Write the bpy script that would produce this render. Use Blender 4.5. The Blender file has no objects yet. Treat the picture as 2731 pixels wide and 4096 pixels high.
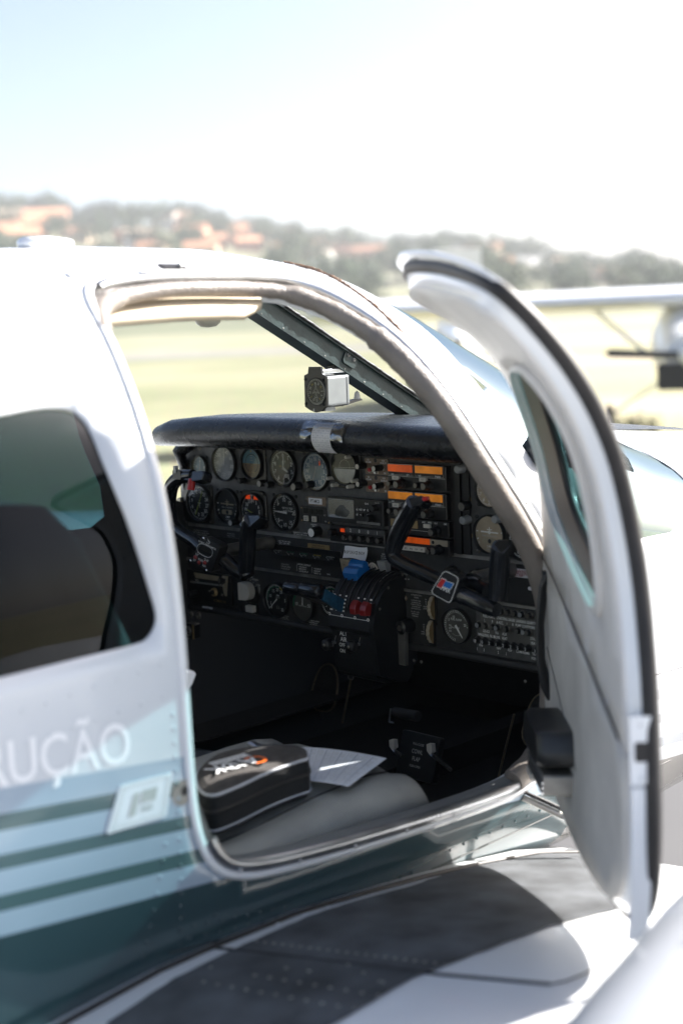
import math
from mathutils import Vector as V, Matrix
import bpy, bmesh, math, random
from mathutils.geometry import delaunay_2d_cdt
random.seed(7)
sc=bpy.context.scene
COL=sc.collection
# ------------------------------------------------------------------ materials
MATS={}
def nd(nt,t,**k):
    n=nt.nodes.new(t)
    for a,b in k.items(): setattr(n,a,b)
    return n
def mat(name,col,rough=.5,metal=0,var=.12,scale=30,bump=.0,bscale=200,coat=0,emit=None,estr=0,spec=.5,rvar=.0):
    m=bpy.data.materials.new(name); m.use_nodes=True; nt=m.node_tree; b=nt.nodes['Principled BSDF']
    tc=nd(nt,'ShaderNodeTexCoord'); n=nd(nt,'ShaderNodeTexNoise'); n.inputs['Scale'].default_value=scale; n.inputs['Detail'].default_value=5
    nt.links.new(tc.outputs['Object'],n.inputs['Vector'])
    r=nd(nt,'ShaderNodeValToRGB'); e=r.color_ramp.elements
    e[0].position=.3; e[1].position=.7
    e[0].color=[c*(1-var) for c in col]+[1]; e[1].color=[min(1,c*(1+var)) for c in col]+[1]
    nt.links.new(n.outputs['Fac'],r.inputs['Fac']); nt.links.new(r.outputs['Color'],b.inputs['Base Color'])
    b.inputs['Roughness'].default_value=rough; b.inputs['Metallic'].default_value=metal; b.inputs['Specular IOR Level'].default_value=spec
    b.inputs['Coat Weight'].default_value=coat; b.inputs['Coat Roughness'].default_value=.05
    if rvar:
        mr=nd(nt,'ShaderNodeMapRange'); mr.inputs['To Min'].default_value=max(0,rough-rvar); mr.inputs['To Max'].default_value=rough+rvar
        nt.links.new(n.outputs['Fac'],mr.inputs['Value']); nt.links.new(mr.outputs['Result'],b.inputs['Roughness'])
    if bump:
        n2=nd(nt,'ShaderNodeTexNoise'); n2.inputs['Scale'].default_value=bscale; n2.inputs['Detail'].default_value=3
        nt.links.new(tc.outputs['Object'],n2.inputs['Vector'])
        bp=nd(nt,'ShaderNodeBump'); bp.inputs['Strength'].default_value=bump; bp.inputs['Distance'].default_value=.002
        nt.links.new(n2.outputs['Fac'],bp.inputs['Height']); nt.links.new(bp.outputs['Normal'],b.inputs['Normal'])
    if emit: b.inputs['Emission Color'].default_value=(*emit,1); b.inputs['Emission Strength'].default_value=estr
    MATS[name]=m; return m
def glass(name,tint,gl=.08,rough=.02,haze=0.0,hazecol=(.8,.85,.85),fk=1.0,gcol=(.95,.97,1)):
    m=bpy.data.materials.new(name); m.use_nodes=True; nt=m.node_tree; nt.nodes.remove(nt.nodes['Principled BSDF'])
    out=nt.nodes['Material Output']
    t=nd(nt,'ShaderNodeBsdfTransparent'); t.inputs['Color'].default_value=(*tint,1)
    g=nd(nt,'ShaderNodeBsdfGlossy'); g.inputs['Roughness'].default_value=rough; g.inputs['Color'].default_value=(*gcol,1)
    fr=nd(nt,'ShaderNodeFresnel'); fr.inputs['IOR'].default_value=1.45
    ad=nd(nt,'ShaderNodeMath',operation='MULTIPLY_ADD'); ad.inputs[1].default_value=fk; ad.inputs[2].default_value=gl; ad.use_clamp=True
    mx=nd(nt,'ShaderNodeMixShader'); nt.links.new(fr.outputs[0],ad.inputs[0]); nt.links.new(ad.outputs[0],mx.inputs[0])
    base=t.outputs[0]
    if haze:
        # dusty acrylic: a little light scattered by scratches and dust
        d=nd(nt,'ShaderNodeBsdfDiffuse'); d.inputs['Color'].default_value=(*hazecol,1)
        tc=nd(nt,'ShaderNodeTexCoord'); n=nd(nt,'ShaderNodeTexNoise'); n.inputs['Scale'].default_value=9; n.inputs['Detail'].default_value=6
        nt.links.new(tc.outputs['Object'],n.inputs['Vector'])
        mm=nd(nt,'ShaderNodeMath',operation='MULTIPLY'); mm.inputs[1].default_value=haze*2; nt.links.new(n.outputs['Fac'],mm.inputs[0])
        m2=nd(nt,'ShaderNodeMixShader'); nt.links.new(mm.outputs[0],m2.inputs[0]); nt.links.new(t.outputs[0],m2.inputs[1]); nt.links.new(d.outputs[0],m2.inputs[2]); base=m2.outputs[0]
    nt.links.new(base,mx.inputs[1]); nt.links.new(g.outputs[0],mx.inputs[2]); nt.links.new(mx.outputs[0],out.inputs['Surface'])
    MATS[name]=m; return m
def livery():
    m=bpy.data.materials.new('livery_paint'); m.use_nodes=True; nt=m.node_tree; b=nt.nodes['Principled BSDF']
    tc=nd(nt,'ShaderNodeTexCoord'); sp=nd(nt,'ShaderNodeSeparateXYZ'); nt.links.new(tc.outputs['Object'],sp.inputs[0])
    v=nd(nt,'ShaderNodeMath',operation='MULTIPLY_ADD'); nt.links.new(sp.outputs['X'],v.inputs[0]); v.inputs[1].default_value=.11; nt.links.new(sp.outputs['Z'],v.inputs[2])
    # v = z + .11 x ; stripe edges measured at x = -1.28 -> subtract .1408
    mr=nd(nt,'ShaderNodeMapRange'); mr.inputs['From Min'].default_value=.70; mr.inputs['From Max'].default_value=1.20
    nt.links.new(v.outputs[0],mr.inputs['Value'])
    r=nd(nt,'ShaderNodeValToRGB'); r.color_ramp.interpolation='CONSTANT'; e=r.color_ramp.elements
    white=(.67,.69,.715); pale=(.36,.44,.52); dark=(.075,.130,.135); deep=(.034,.066,.075)
    ed=[(.0,deep),(.978,pale),(1.011,dark),(1.033,pale),(1.066,dark),(1.086,pale),(1.118,dark),(1.139,pale),(1.171,white)]
    e[0].position=0; e[0].color=(*deep,1); e[1].position=.99; e[1].color=(*white,1)
    for z,c in ed[1:]:
        q=e.new((z-.1408-.70)/.5); q.color=(*c,1)
    nt.links.new(mr.outputs[0],r.inputs['Fac'])
    # sunlight painted in: stripes and base paler ahead of the skin joint
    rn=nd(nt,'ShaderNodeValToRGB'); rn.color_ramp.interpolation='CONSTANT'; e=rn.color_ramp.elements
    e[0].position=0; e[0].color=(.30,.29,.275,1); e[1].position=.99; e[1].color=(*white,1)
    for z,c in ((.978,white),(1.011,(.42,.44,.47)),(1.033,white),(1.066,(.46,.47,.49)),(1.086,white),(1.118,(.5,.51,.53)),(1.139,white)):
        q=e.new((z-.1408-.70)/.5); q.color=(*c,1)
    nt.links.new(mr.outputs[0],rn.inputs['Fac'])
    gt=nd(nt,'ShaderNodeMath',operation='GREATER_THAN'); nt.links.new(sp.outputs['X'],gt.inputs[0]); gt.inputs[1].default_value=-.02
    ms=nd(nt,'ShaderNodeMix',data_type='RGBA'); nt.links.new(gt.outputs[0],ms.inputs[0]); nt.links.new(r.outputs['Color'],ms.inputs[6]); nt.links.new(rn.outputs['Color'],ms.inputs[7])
    n=nd(nt,'ShaderNodeTexNoise'); n.inputs['Scale'].default_value=4; n.inputs['Detail'].default_value=8; nt.links.new(tc.outputs['Object'],n.inputs['Vector'])
    mx=nd(nt,'ShaderNodeMix',data_type='RGBA',blend_type='MULTIPLY'); mx.inputs[0].default_value=.25
    r2=nd(nt,'ShaderNodeValToRGB'); r2.color_ramp.elements[0].position=.35; r2.color_ramp.elements[0].color=(.7,.7,.68,1); r2.color_ramp.elements[1].position=.6
    nt.links.new(n.outputs['Fac'],r2.inputs['Fac']); nt.links.new(ms.outputs[2],mx.inputs[6]); nt.links.new(r2.outputs['Color'],mx.inputs[7])
    nt.links.new(mx.outputs[2],b.inputs['Base Color']); b.inputs['Roughness'].default_value=.22; b.inputs['Coat Weight'].default_value=.5; b.inputs['Coat Roughness'].default_value=.08
    n3=nd(nt,'ShaderNodeTexNoise'); n3.inputs['Scale'].default_value=5; n3.inputs['Detail'].default_value=1; nt.links.new(tc.outputs['Object'],n3.inputs['Vector'])
    bp=nd(nt,'ShaderNodeBump'); bp.inputs['Strength'].default_value=.25; bp.inputs['Distance'].default_value=.012; nt.links.new(n3.outputs['Fac'],bp.inputs['Height']); nt.links.new(bp.outputs['Normal'],b.inputs['Normal']); nt.links.new(bp.outputs['Normal'],b.inputs['Coat Normal'])
    MATS['livery']=m
livery()
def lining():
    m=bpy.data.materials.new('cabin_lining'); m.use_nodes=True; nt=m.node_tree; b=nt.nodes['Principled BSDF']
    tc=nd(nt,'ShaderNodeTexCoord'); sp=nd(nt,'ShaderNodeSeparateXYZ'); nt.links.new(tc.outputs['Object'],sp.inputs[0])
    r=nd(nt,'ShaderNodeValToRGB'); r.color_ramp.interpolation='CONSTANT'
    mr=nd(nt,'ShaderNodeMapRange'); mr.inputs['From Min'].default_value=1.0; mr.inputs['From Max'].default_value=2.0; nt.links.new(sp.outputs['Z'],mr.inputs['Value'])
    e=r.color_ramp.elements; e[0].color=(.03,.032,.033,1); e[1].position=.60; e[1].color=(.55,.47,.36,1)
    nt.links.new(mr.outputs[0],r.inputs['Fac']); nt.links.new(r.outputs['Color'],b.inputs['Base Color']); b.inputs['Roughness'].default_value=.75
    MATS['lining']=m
lining()
mat('white',(.78,.79,.80),.25,var=.03,scale=6,coat=.4)
mat('placard_white',(.80,.80,.82),.5,var=.03)
mat('paper',(.78,.80,.84),.7,var=.03)
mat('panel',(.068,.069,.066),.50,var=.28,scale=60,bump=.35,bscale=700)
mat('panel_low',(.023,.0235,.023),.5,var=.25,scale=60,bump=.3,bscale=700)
mat('black',(.012,.013,.014),.38,var=.2,scale=50,bump=.12,bscale=500)
mat('bezel',(.011,.0115,.012),.30,var=.2,scale=40)
mat('dial',(.011,.012,.012),.55,var=.15)
mat('dial_grey',(.10,.096,.085),.45,var=.2,scale=25)
mat('dial_tan',(.42,.34,.24),.4,var=.2,scale=25)
mat('dial_white',(.36,.35,.34),.35,var=.25,scale=30)
mat('dial_blue',(.16,.24,.31),.35,var=.3,scale=25)
mat('ink',(.85,.85,.82),.6,var=.02)
mat('ink_dim',(.50,.50,.47),.6,var=.05)
mat('ink_black',(.02,.02,.022),.6,var=.02)
mat('ink_red',(.30,.05,.05),.5)
mat('ink_grey',(.42,.44,.48),.5)
mat('lettering',(.93,.93,.94),.35,var=.01)
mat('gold',(.35,.25,.12),.4,.4)
mat('brown_plate',(.19,.135,.095),.45,var=.15)
mat('alu',(.55,.56,.58),.32,1,var=.15,scale=15,rvar=.12)
mat('alu_dull',(.30,.29,.27),.45,.8,var=.35,scale=25,rvar=.15)
mat('chrome',(.7,.7,.72),.16,1,var=.05)
mat('screw',(.20,.19,.17),.35,.9,var=.1)
mat('yoke',(.009,.011,.014),.2,var=.25,scale=40,coat=.25,rvar=.1,bump=.1,bscale=300)
mat('leather_black',(.010,.0115,.014),.27,var=.25,scale=30,bump=.6,bscale=260,rvar=.08)
mat('leather_grey',(.33,.33,.305),.47,var=.16,scale=9,bump=.7,bscale=260)
mat('leather_seatback',(.20,.22,.205),.5,var=.12,scale=14,bump=.4,bscale=300)
mat('trim_leather',(.20,.175,.155),.5,var=.25,scale=12,bump=.9,bscale=180,rvar=.1)
mat('seal',(.014,.012,.012),.5,var=.3)
mat('sealant',(.22,.13,.08),.6,var=.5,scale=60)
mat('post',(.026,.045,.045),.42,var=.3,scale=30,bump=.3,bscale=200)
mat('blue',(.008,.13,.42),.35,var=.08,coat=.2)
mat('blue_dark',(.012,.085,.16),.5,var=.3,scale=80,bump=.5,bscale=500)
mat('red',(.23,.012,.012),.35,var=.12,coat=.2)
mat('red_button',(.45,.02,.02),.35)
mat('amber',(.75,.25,.015),.3,var=.45,scale=22,emit=(1,.30,.02),estr=.05)
mat('orange',(.7,.11,.005),.3,var=.45,scale=22,emit=(1,.11,.0),estr=.05)
mat('orange_ink',(.75,.14,.01),.5,var=.05)
mat('flag',(.7,.06,.01),.4,emit=(1,.08,0),estr=.08)
mat('tan_plate',(.36,.31,.22),.5,var=.25,scale=30)
mat('ivory',(.60,.57,.50),.4,var=.05)
mat('headliner',(.62,.52,.38),.75,var=.06,bump=.2,bscale=250)
mat('grey_knob',(.30,.31,.31),.35,.2,var=.08)
mat('screen',(.62,.55,.42),.3,var=.2,scale=9)
mat('lcd',(.02,.022,.02),.2)
mat('wingwalk',(.070,.075,.082),.8,var=.6,scale=11,bump=1.0,bscale=420,rvar=.15)
mat('door_trim',(.30,.235,.18),.55,var=.07,scale=9,bump=.2,bscale=240)
mat('door_light',(.68,.65,.615),.5,var=.08,scale=9)
mat('door_low',(.56,.535,.50),.6,var=.2,scale=6,bump=.25,bscale=220)
mat('cloth_black',(.009,.010,.011),.85,var=.3,scale=120,bump=.5,bscale=900)
mat('mesh_cloth',(.055,.049,.046),.9,var=.25,scale=60,bump=.8,bscale=900)
mat('piping',(.48,.49,.52),.5,var=.05)
mat('rubber',(.024,.024,.024),.6,var=.2)
mat('carpet',(.006,.006,.006),.9,var=.3)
mat('bronze_edge',(.20,.16,.11),.4,.7)
mat('green_mark',(.02,.16,.08),.5)
mat('yellow_mark',(.55,.42,.05),.5)
mat('lime',(.45,.55,.12),.5)
mat('horizon_blue',(.10,.24,.30),.4); mat('horizon_brown',(.20,.13,.07),.4)
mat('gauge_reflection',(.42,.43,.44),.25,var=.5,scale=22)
glass('gauge_glass',(.96,.97,.97),.006,.03,fk=.55)
glass('windshield_glass',(.80,.84,.87),.0,.01,haze=.005,hazecol=(.55,.72,.80),gcol=(.33,.41,.44))
glass('tinted_glass',(.02,.055,.065),.0,.01,fk=.32)
glass('door_glass',(.09,.19,.20),.05,.01)
glass('clear_tape',(.93,.94,.95),.16,.12)
# ------------------------------------------------------------------ frames and mesh builder
class Fr:
    def __init__(s,o,ux,uy,un): s.o=V(o); s.ux=V(ux); s.uy=V(uy); s.un=V(un)
    def p(s,a,b,c=0): return s.o+s.ux*a+s.uy*b+s.un*c
PAN=Fr((0,0,0),(0,-1,0),(0,0,1),(-1,0,0))
TXT={}
def text_geo(t):
    if t in TXT: return TXT[t]
    cu=bpy.data.curves.new('t','FONT'); cu.body=t; cu.size=1; cu.resolution_u=3; cu.offset=.011
    if len(t)>12: cu.resolution_u=1
    o=bpy.data.objects.new('t',cu); COL.objects.link(o)
    dg=bpy.context.evaluated_depsgraph_get(); me=o.evaluated_get(dg).to_mesh()
    vs=[(v.co.x/.69,v.co.y/.69) for v in me.vertices]; fs=[tuple(p.vertices) for p in me.polygons]
    o.evaluated_get(dg).to_mesh_clear(); bpy.data.objects.remove(o); bpy.data.curves.remove(cu)
    xs=[v[0] for v in vs] or [0]
    TXT[t]=(vs,fs,min(xs),max(xs)); return TXT[t]
class MB:
    def __init__(s): s.v=[]; s.f=[]; s.m=[]; s.sm=[]
    def add(s,vs,fs,m,smooth=False):
        n=len(s.v); s.v+= [V(v) for v in vs]; s.f+=[tuple(i+n for i in f) for f in fs]; s.m+=[m]*len(fs); s.sm+=[smooth]*len(fs); return s
    def box(s,fr,a0,a1,b0,b1,c0,c1,m,bev=0):
        if bev:
            return s.prism(fr,rrect(a0,a1,b0,b1,bev),c0,c1,m)
        P=[fr.p(a,b,c) for c in (c0,c1) for b in (b0,b1) for a in (a0,a1)]
        return s.add(P,[(0,2,3,1),(4,5,7,6),(0,1,5,4),(2,6,7,3),(0,4,6,2),(1,3,7,5)],m)
    def prism(s,fr,poly,c0,c1,m,mside=None,chamfer=0,smooth=False):
        n=len(poly)
        bot=[fr.p(a,b,c0) for a,b in poly]
        if chamfer:
            cx=sum(p[0] for p in poly)/n; cy=sum(p[1] for p in poly)/n
            def ins(a,b):
                d=math.hypot(a-cx,b-cy) or 1; k=max(0,1-chamfer/d); return cx+(a-cx)*k, cy+(b-cy)*k
            mid=[fr.p(a,b,c1-chamfer*(1 if c1>c0 else -1)) for a,b in poly]; top=[fr.p(*ins(a,b),c1) for a,b in poly]
            V_=bot+mid+top; F=[(i,(i+1)%n,n+(i+1)%n,n+i) for i in range(n)]+[(n+i,n+(i+1)%n,2*n+(i+1)%n,2*n+i) for i in range(n)]
            s.add(V_,F,mside or m,smooth); s.add(top,[tuple(range(n))],m); s.add(bot,[tuple(range(n))[::-1]],m)
        else:
            top=[fr.p(a,b,c1) for a,b in poly]
            s.add(bot+top,[(i,(i+1)%n,n+(i+1)%n,n+i) for i in range(n)],mside or m,smooth); s.add(top,[tuple(range(n))],m); s.add(bot,[tuple(range(n))[::-1]],m)
        return s
    def lathe(s,fr,a,b,prof,m,n=28,smooth=True,sx=1.0):
        """prof = [(r,c)...] round the axis at (a,b)"""
        vs=[];k=len(prof)
        for i in range(n):
            t=2*math.pi*i/n
            for r,c in prof: vs.append(fr.p(a+r*math.cos(t)*sx,b+r*math.sin(t),c))
        fs=[(i*k+j,((i+1)%n)*k+j,((i+1)%n)*k+j+1,i*k+j+1) for i in range(n) for j in range(k-1)]
        return s.add(vs,fs,m,smooth)
    def disc(s,fr,a,b,r,c,m,n=28,sx=1.0): return s.add([fr.p(a+r*sx*math.cos(2*math.pi*i/n),b+r*math.sin(2*math.pi*i/n),c) for i in range(n)],[tuple(range(n))],m)
    def knob(s,fr,a,b,r,c0,c1,m,mt=None,n=18):
        s.lathe(fr,a,b,[(r*1.05,c0),(r,c0+(c1-c0)*.3),(r*.96,c1-(c1-c0)*.12),(r*.8,c1)],m,n); s.disc(fr,a,b,r*.8,c1,mt or m,n); return s
    def cyl(s,p0,p1,r0,r1,m,n=14,caps=True,smooth=True):
        p0=V(p0);p1=V(p1);d=(p1-p0).normalized();u=d.orthogonal().normalized();w=d.cross(u)
        vs=[p0+(u*math.cos(2*math.pi*i/n)+w*math.sin(2*math.pi*i/n))*r0 for i in range(n)]+[p1+(u*math.cos(2*math.pi*i/n)+w*math.sin(2*math.pi*i/n))*r1 for i in range(n)]
        s.add(vs,[(i,(i+1)%n,n+(i+1)%n,n+i) for i in range(n)],m,smooth)
        if caps: s.add(vs[:n],[tuple(range(n))[::-1]],m); s.add(vs[n:],[tuple(range(n))],m)
        return s
    def tube(s,pts,rad,m,n=14,caps=True,up=None,sq=1.0,smooth=True):
        """rad: number, list, or list of (ru,rw); up = direction of the ru axis"""
        pts=[V(p) for p in pts]; N=len(pts); vs=[]; prev=None
        for i,p in enumerate(pts):
            d=(pts[min(i+1,N-1)]-pts[max(i-1,0)]).normalized()
            if up is not None: u=V(up)-d*V(up).dot(d)
            elif prev is None: u=d.orthogonal()
            else: u=prev-d*prev.dot(d)
            u.normalize(); prev=u; w=d.cross(u)
            r=rad[i] if isinstance(rad,(list,tuple)) else rad
            ru,rw=(r if isinstance(r,(tuple,list)) else (r,r*sq))
            vs+=[p+u*math.cos(2*math.pi*k/n)*ru+w*math.sin(2*math.pi*k/n)*rw for k in range(n)]
        fs=[(i*n+k,i*n+(k+1)%n,(i+1)*n+(k+1)%n,(i+1)*n+k) for i in range(N-1) for k in range(n)]
        s.add(vs,fs,m,smooth)
        if caps: s.add(vs[:n],[tuple(range(n))[::-1]],m); s.add(vs[-n:],[tuple(range(n))],m)
        return s
    def dome(s,p,nrm,r,m,h=.5,n=7):
        p=V(p);d=V(nrm).normalized();u=d.orthogonal().normalized();w=d.cross(u)
        vs=[p+(u*math.cos(2*math.pi*i/n)+w*math.sin(2*math.pi*i/n))*r for i in range(n)]+[p+(u*math.cos(2*math.pi*i/n)+w*math.sin(2*math.pi*i/n))*r*.65+d*r*h*.75 for i in range(n)]+[p+d*r*h]
        return s.add(vs,[(i,(i+1)%n,n+(i+1)%n,n+i) for i in range(n)]+[(n+i,n+(i+1)%n,2*n) for i in range(n)],m,True)
    def text(s,t,fr,a,b,h,m,c=.001,al='c',sx=.85,rot=0,shear=0):
        vs,fs,x0,x1=text_geo(t); o={'c':-(x0+x1)/2,'l':-x0,'r':-x1}[al]
        cr,sr=math.cos(rot),math.sin(rot); out=[]
        for x,y in vs:
            X=(x+o)*h*sx+y*h*shear; Y=(y-.5)*h; out.append(fr.p(a+X*cr-Y*sr,b+X*sr+Y*cr,c))
        return s.add(out,fs,m)
    def bar(s,fr,a0,b0,a1,b1,w,c,m,c0=None,w1=None):
        dx,dy=a1-a0,b1-b0; L=math.hypot(dx,dy) or 1; nx,ny=-dy/L*w/2,dx/L*w/2; k=(w1/w if w1 is not None else 1)
        P=[(a0+nx,b0+ny),(a0-nx,b0-ny),(a1-nx*k,b1-ny*k),(a1+nx*k,b1+ny*k)]
        if c0 is None: return s.add([fr.p(x,y,c) for x,y in P],[(0,1,2,3)],m)
        return s.prism(fr,P,c0,c,m)
    def build(s,name,parent=None,origin=None,matrix=None,**tags):
        me=bpy.data.meshes.new(name)
        o=V(origin) if origin is not None else (worldloc(parent) if parent is not None else V((0,0,0)))
        me.from_pydata([tuple(v-o) for v in s.v],[],s.f)
        keys=[]
        for k in s.m:
            if k not in keys: keys.append(k)
        for k in keys: me.materials.append(MATS[k])
        ix={k:i for i,k in enumerate(keys)}
        me.polygons.foreach_set('material_index',[ix[k] for k in s.m]); me.polygons.foreach_set('use_smooth',s.sm); me.update()
        ob=bpy.data.objects.new(name,me); COL.objects.link(ob)
        ob['_w']=tuple(o)
        if parent is not None: ob.parent=parent; ob.location=o-worldloc(parent)
        else: ob.location=o
        if matrix: ob.matrix_local=matrix
        for k,v in tags.items(): ob[k]=v
        return ob
def worldloc(o):
    return V(o['_w']) if o is not None and '_w' in o else V((0,0,0))
def rrect(a0,a1,b0,b1,r,k=4):
    out=[]
    for cx,cy,t0 in ((a1-r,b1-r,0),(a0+r,b1-r,90),(a0+r,b0+r,180),(a1-r,b0+r,270)):
        for i in range(k+1):
            t=math.radians(t0+90*i/k); out.append((cx+r*math.cos(t),cy+r*math.sin(t)))
    return out
def empty(name,loc=(0,0,0),parent=None,**tags):
    o=bpy.data.objects.new(name,None); COL.objects.link(o); o.location=loc; o['_w']=tuple(loc); o.empty_display_size=.1
    if parent is not None: o.parent=parent
    for k,v in tags.items(): o[k]=v
    return o
def copy_tree(o,loc,rz=0,sc_=None,**tags):
    c=o.copy(); COL.objects.link(c); c.location=loc; c.rotation_euler=(0,0,rz)
    if sc_: c.scale=sc_
    for k,v in tags.items(): c[k]=v
    for ch in o.children:
        d=ch.copy(); COL.objects.link(d); d.parent=c
        for g in ch.children:
            e=g.copy(); COL.objects.link(e); e.parent=d
    return c
def pip(x,y,poly):
    r=False; j=len(poly)-1
    for i in range(len(poly)):
        xi,yi=poly[i]; xj,yj=poly[j]
        if (yi>y)!=(yj>y) and x<(xj-xi)*(y-yi)/(yj-yi)+xi: r=not r
        j=i
    return r
def dens(poly,st,closed=True):
    out=[];n=len(poly)
    for i in range(n if closed else n-1):
        a,b=poly[i],poly[(i+1)%n]; k=max(1,int(math.hypot(a[0]-b[0],a[1]-b[1])/st))
        out+=[(a[0]+(b[0]-a[0])*j/k,a[1]+(b[1]-a[1])*j/k) for j in range(k)]
    if not closed: out.append(tuple(poly[-1]))
    return out
def smooth_poly(P,closed=True,it=2):
    for _ in range(it):
        n=len(P);Q=[]
        for i in range(n if closed else n-1):
            a,b=P[i],P[(i+1)%n]; Q+=[(.75*a[0]+.25*b[0],.75*a[1]+.25*b[1]),(.25*a[0]+.75*b[0],.25*a[1]+.75*b[1])]
        if not closed: Q=[P[0]]+Q+[P[-1]]
        P=Q
    return P
def patch(mb,outer,holes,fn,m,step=.04,edge=.02,xs=None,ys=None):
    """triangulated sheet over a 2-D region (with holes) mapped through fn to 3-D"""
    O=dens(outer,edge); H=[dens(h,edge) for h in holes]
    pts=[];edges=[]
    for L in [O]+H:
        n0=len(pts); pts+=L; edges+=[(n0+i,n0+(i+1)%len(L)) for i in range(len(L))]
    allb=list(pts)
    x0=min(p[0] for p in O);x1=max(p[0] for p in O);y0=min(p[1] for p in O);y1=max(p[1] for p in O)
    if xs is None: xs=[x0+step*(i+.5) for i in range(int((x1-x0)/step)+1)]
    if ys is None: ys=[y0+step*(i+.5) for i in range(int((y1-y0)/step)+1)]
    cell={}
    for p in allb: cell.setdefault((int(p[0]//.05),int(p[1]//.05)),[]).append(p)
    for x in xs:
        for y in ys:
            if not pip(x,y,O) or any(pip(x,y,h) for h in H): continue
            near=False
            for i in (-1,0,1):
                for j in (-1,0,1):
                    for q in cell.get((int(x//.05)+i,int(y//.05)+j),()):
                        if (q[0]-x)**2+(q[1]-y)**2<(edge*.6)**2: near=True
            if not near: pts.append((x,y))
    r=delaunay_2d_cdt([V(p) for p in pts],edges,[],0,1e-6)
    vs,fs=r[0],r[2]; keep=[]
    for f in fs:
        cx=sum(vs[i][0] for i in f)/3; cy=sum(vs[i][1] for i in f)/3
        if pip(cx,cy,O) and not any(pip(cx,cy,h) for h in H): keep.append(tuple(f))
    mb.add([fn(v[0],v[1]) for v in vs],keep,m,True)
    return mb
def solidify(o,t,off=-1,second=None):
    md=o.modifiers.new('thickness','SOLIDIFY'); md.thickness=t; md.offset=off
    if second: o.data.materials.append(MATS[second]); md.material_offset=len(o.data.materials)-1; md.material_offset_rim=0
    return o
def cat3(P,k=5):
    P=[V(p) for p in P]; out=[]; n=len(P)
    for i in range(n-1):
        p0=P[max(i-1,0)];p1=P[i];p2=P[i+1];p3=P[min(i+2,n-1)]
        for j in range(k):
            t=j/k; out.append(.5*(2*p1+(p2-p0)*t+(2*p0-5*p1+4*p2-p3)*t*t+(3*p1-p0-3*p2+p3)*t**3))
    out.append(P[-1]); return out
def rad3(R,k=5):
    out=[]
    for i in range(len(R)-1): out+=[R[i]+(R[i+1]-R[i])*j/k for j in range(k)]
    return out+[R[-1]]

F_=3266.3; CX=784.0; CY=1175.9

CAM=V((-2.164,-2.155,1.737))
MX=Matrix(((.7108,-.1252,.6922),(-.7021,-.0664,.7090),(-.0428,-.9899,-.1351)))
def ray(px,py): return (MX@V(((px-CX)/F_,(py-CY)/F_,1.0)))
def on(ax,val,px,py):
    d=ray(px,py); return CAM+d*((val-CAM[ax])/d[ax])
def onp(pt,nrm,px,py):
    d=ray(px,py); return CAM+d*((V(pt)-CAM).dot(V(nrm))/d.dot(V(nrm)))
def proj(p):
    c=MX.transposed()@(V(p)-CAM); return CX+F_*c.x/c.z, CY+F_*c.y/c.z, c.z
# ---- fuselage surface, parametrised by station x and arc length s (0 = roof centre line, + = right side)
PROF=[(0,1.882),(.12,1.874),(.22,1.856),(.30,1.829),(.36,1.798),(.42,1.757),(.47,1.714),(.52,1.655),(.56,1.59),(.588,1.52),(.605,1.44),(.615,1.35),(.618,1.25),(.618,1.15),(.617,1.05),(.612,.95),(.60,.87),(.57,.78),(.50,.69),(.38,.63),(.2,.60),(0,.595)]
def _spl():
    out=[];n=len(PROF);sub=6
    P=[(-PROF[1][0],PROF[1][1])]+PROF+[(-PROF[-2][0],PROF[-2][1])]
    for i in range(1,n):
        p0,p1,p2,p3=P[i-1],P[i],P[i+1],P[i+2]
        for k in range(sub):
            t=k/sub
            out.append(tuple(.5*(2*p1[j]+(p2[j]-p0[j])*t+(2*p0[j]-5*p1[j]+4*p2[j]-p3[j])*t*t+(3*p1[j]-p0[j]-3*p2[j]+p3[j])*t**3) for j in (0,1)))
    out.append(PROF[-1]); return out
FINE=_spl(); SL=[0.0]
for a,b in zip(FINE,FINE[1:]): SL.append(SL[-1]+math.hypot(a[0]-b[0],a[1]-b[1]))
SMAX=SL[-1]
def interp(xs,ys,x):
    if x<=xs[0]: return ys[0]
    if x>=xs[-1]: return ys[-1]
    lo,hi=0,len(xs)-1
    while hi-lo>1:
        m=(lo+hi)//2
        if xs[m]<=x: lo=m
        else: hi=m
    t=(x-xs[lo])/(xs[hi]-xs[lo]); return ys[lo]*(1-t)+ys[hi]*t
FW=[p[0] for p in FINE]; FZ=[p[1] for p in FINE]
RZ=FZ[::-1]; RW=FW[::-1]; RS=SL[::-1]
def wz(z): return interp(RZ,RW,z)
def sz(z): return interp(RZ,RS,z)
ZB=1.22
def ztop(x):  # crown height
    return interp([-5,-3.2,-2,-.75,-.5,-.32,-.18,0,.30,.48,.62,.9,1.5,2.1,2.4],[1.45,1.70,1.84,1.882,1.878,1.855,1.80,1.705,1.535,1.455,1.432,1.42,1.36,1.22,1.05],x)
def comp(x): return (ztop(x)-ZB)/(1.882-ZB)
def tap(x): return interp([-5,-3.2,-2,-1.3,0,.4,.9,1.5,2.1,2.4],[.12,.62,.9,1,1,.99,.92,.80,.55,.25],x)
def low(x): return interp([-5,-3.2,-2,1.2,2.1,2.4],[.1,.65,1,1,.75,.4],x)
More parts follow.
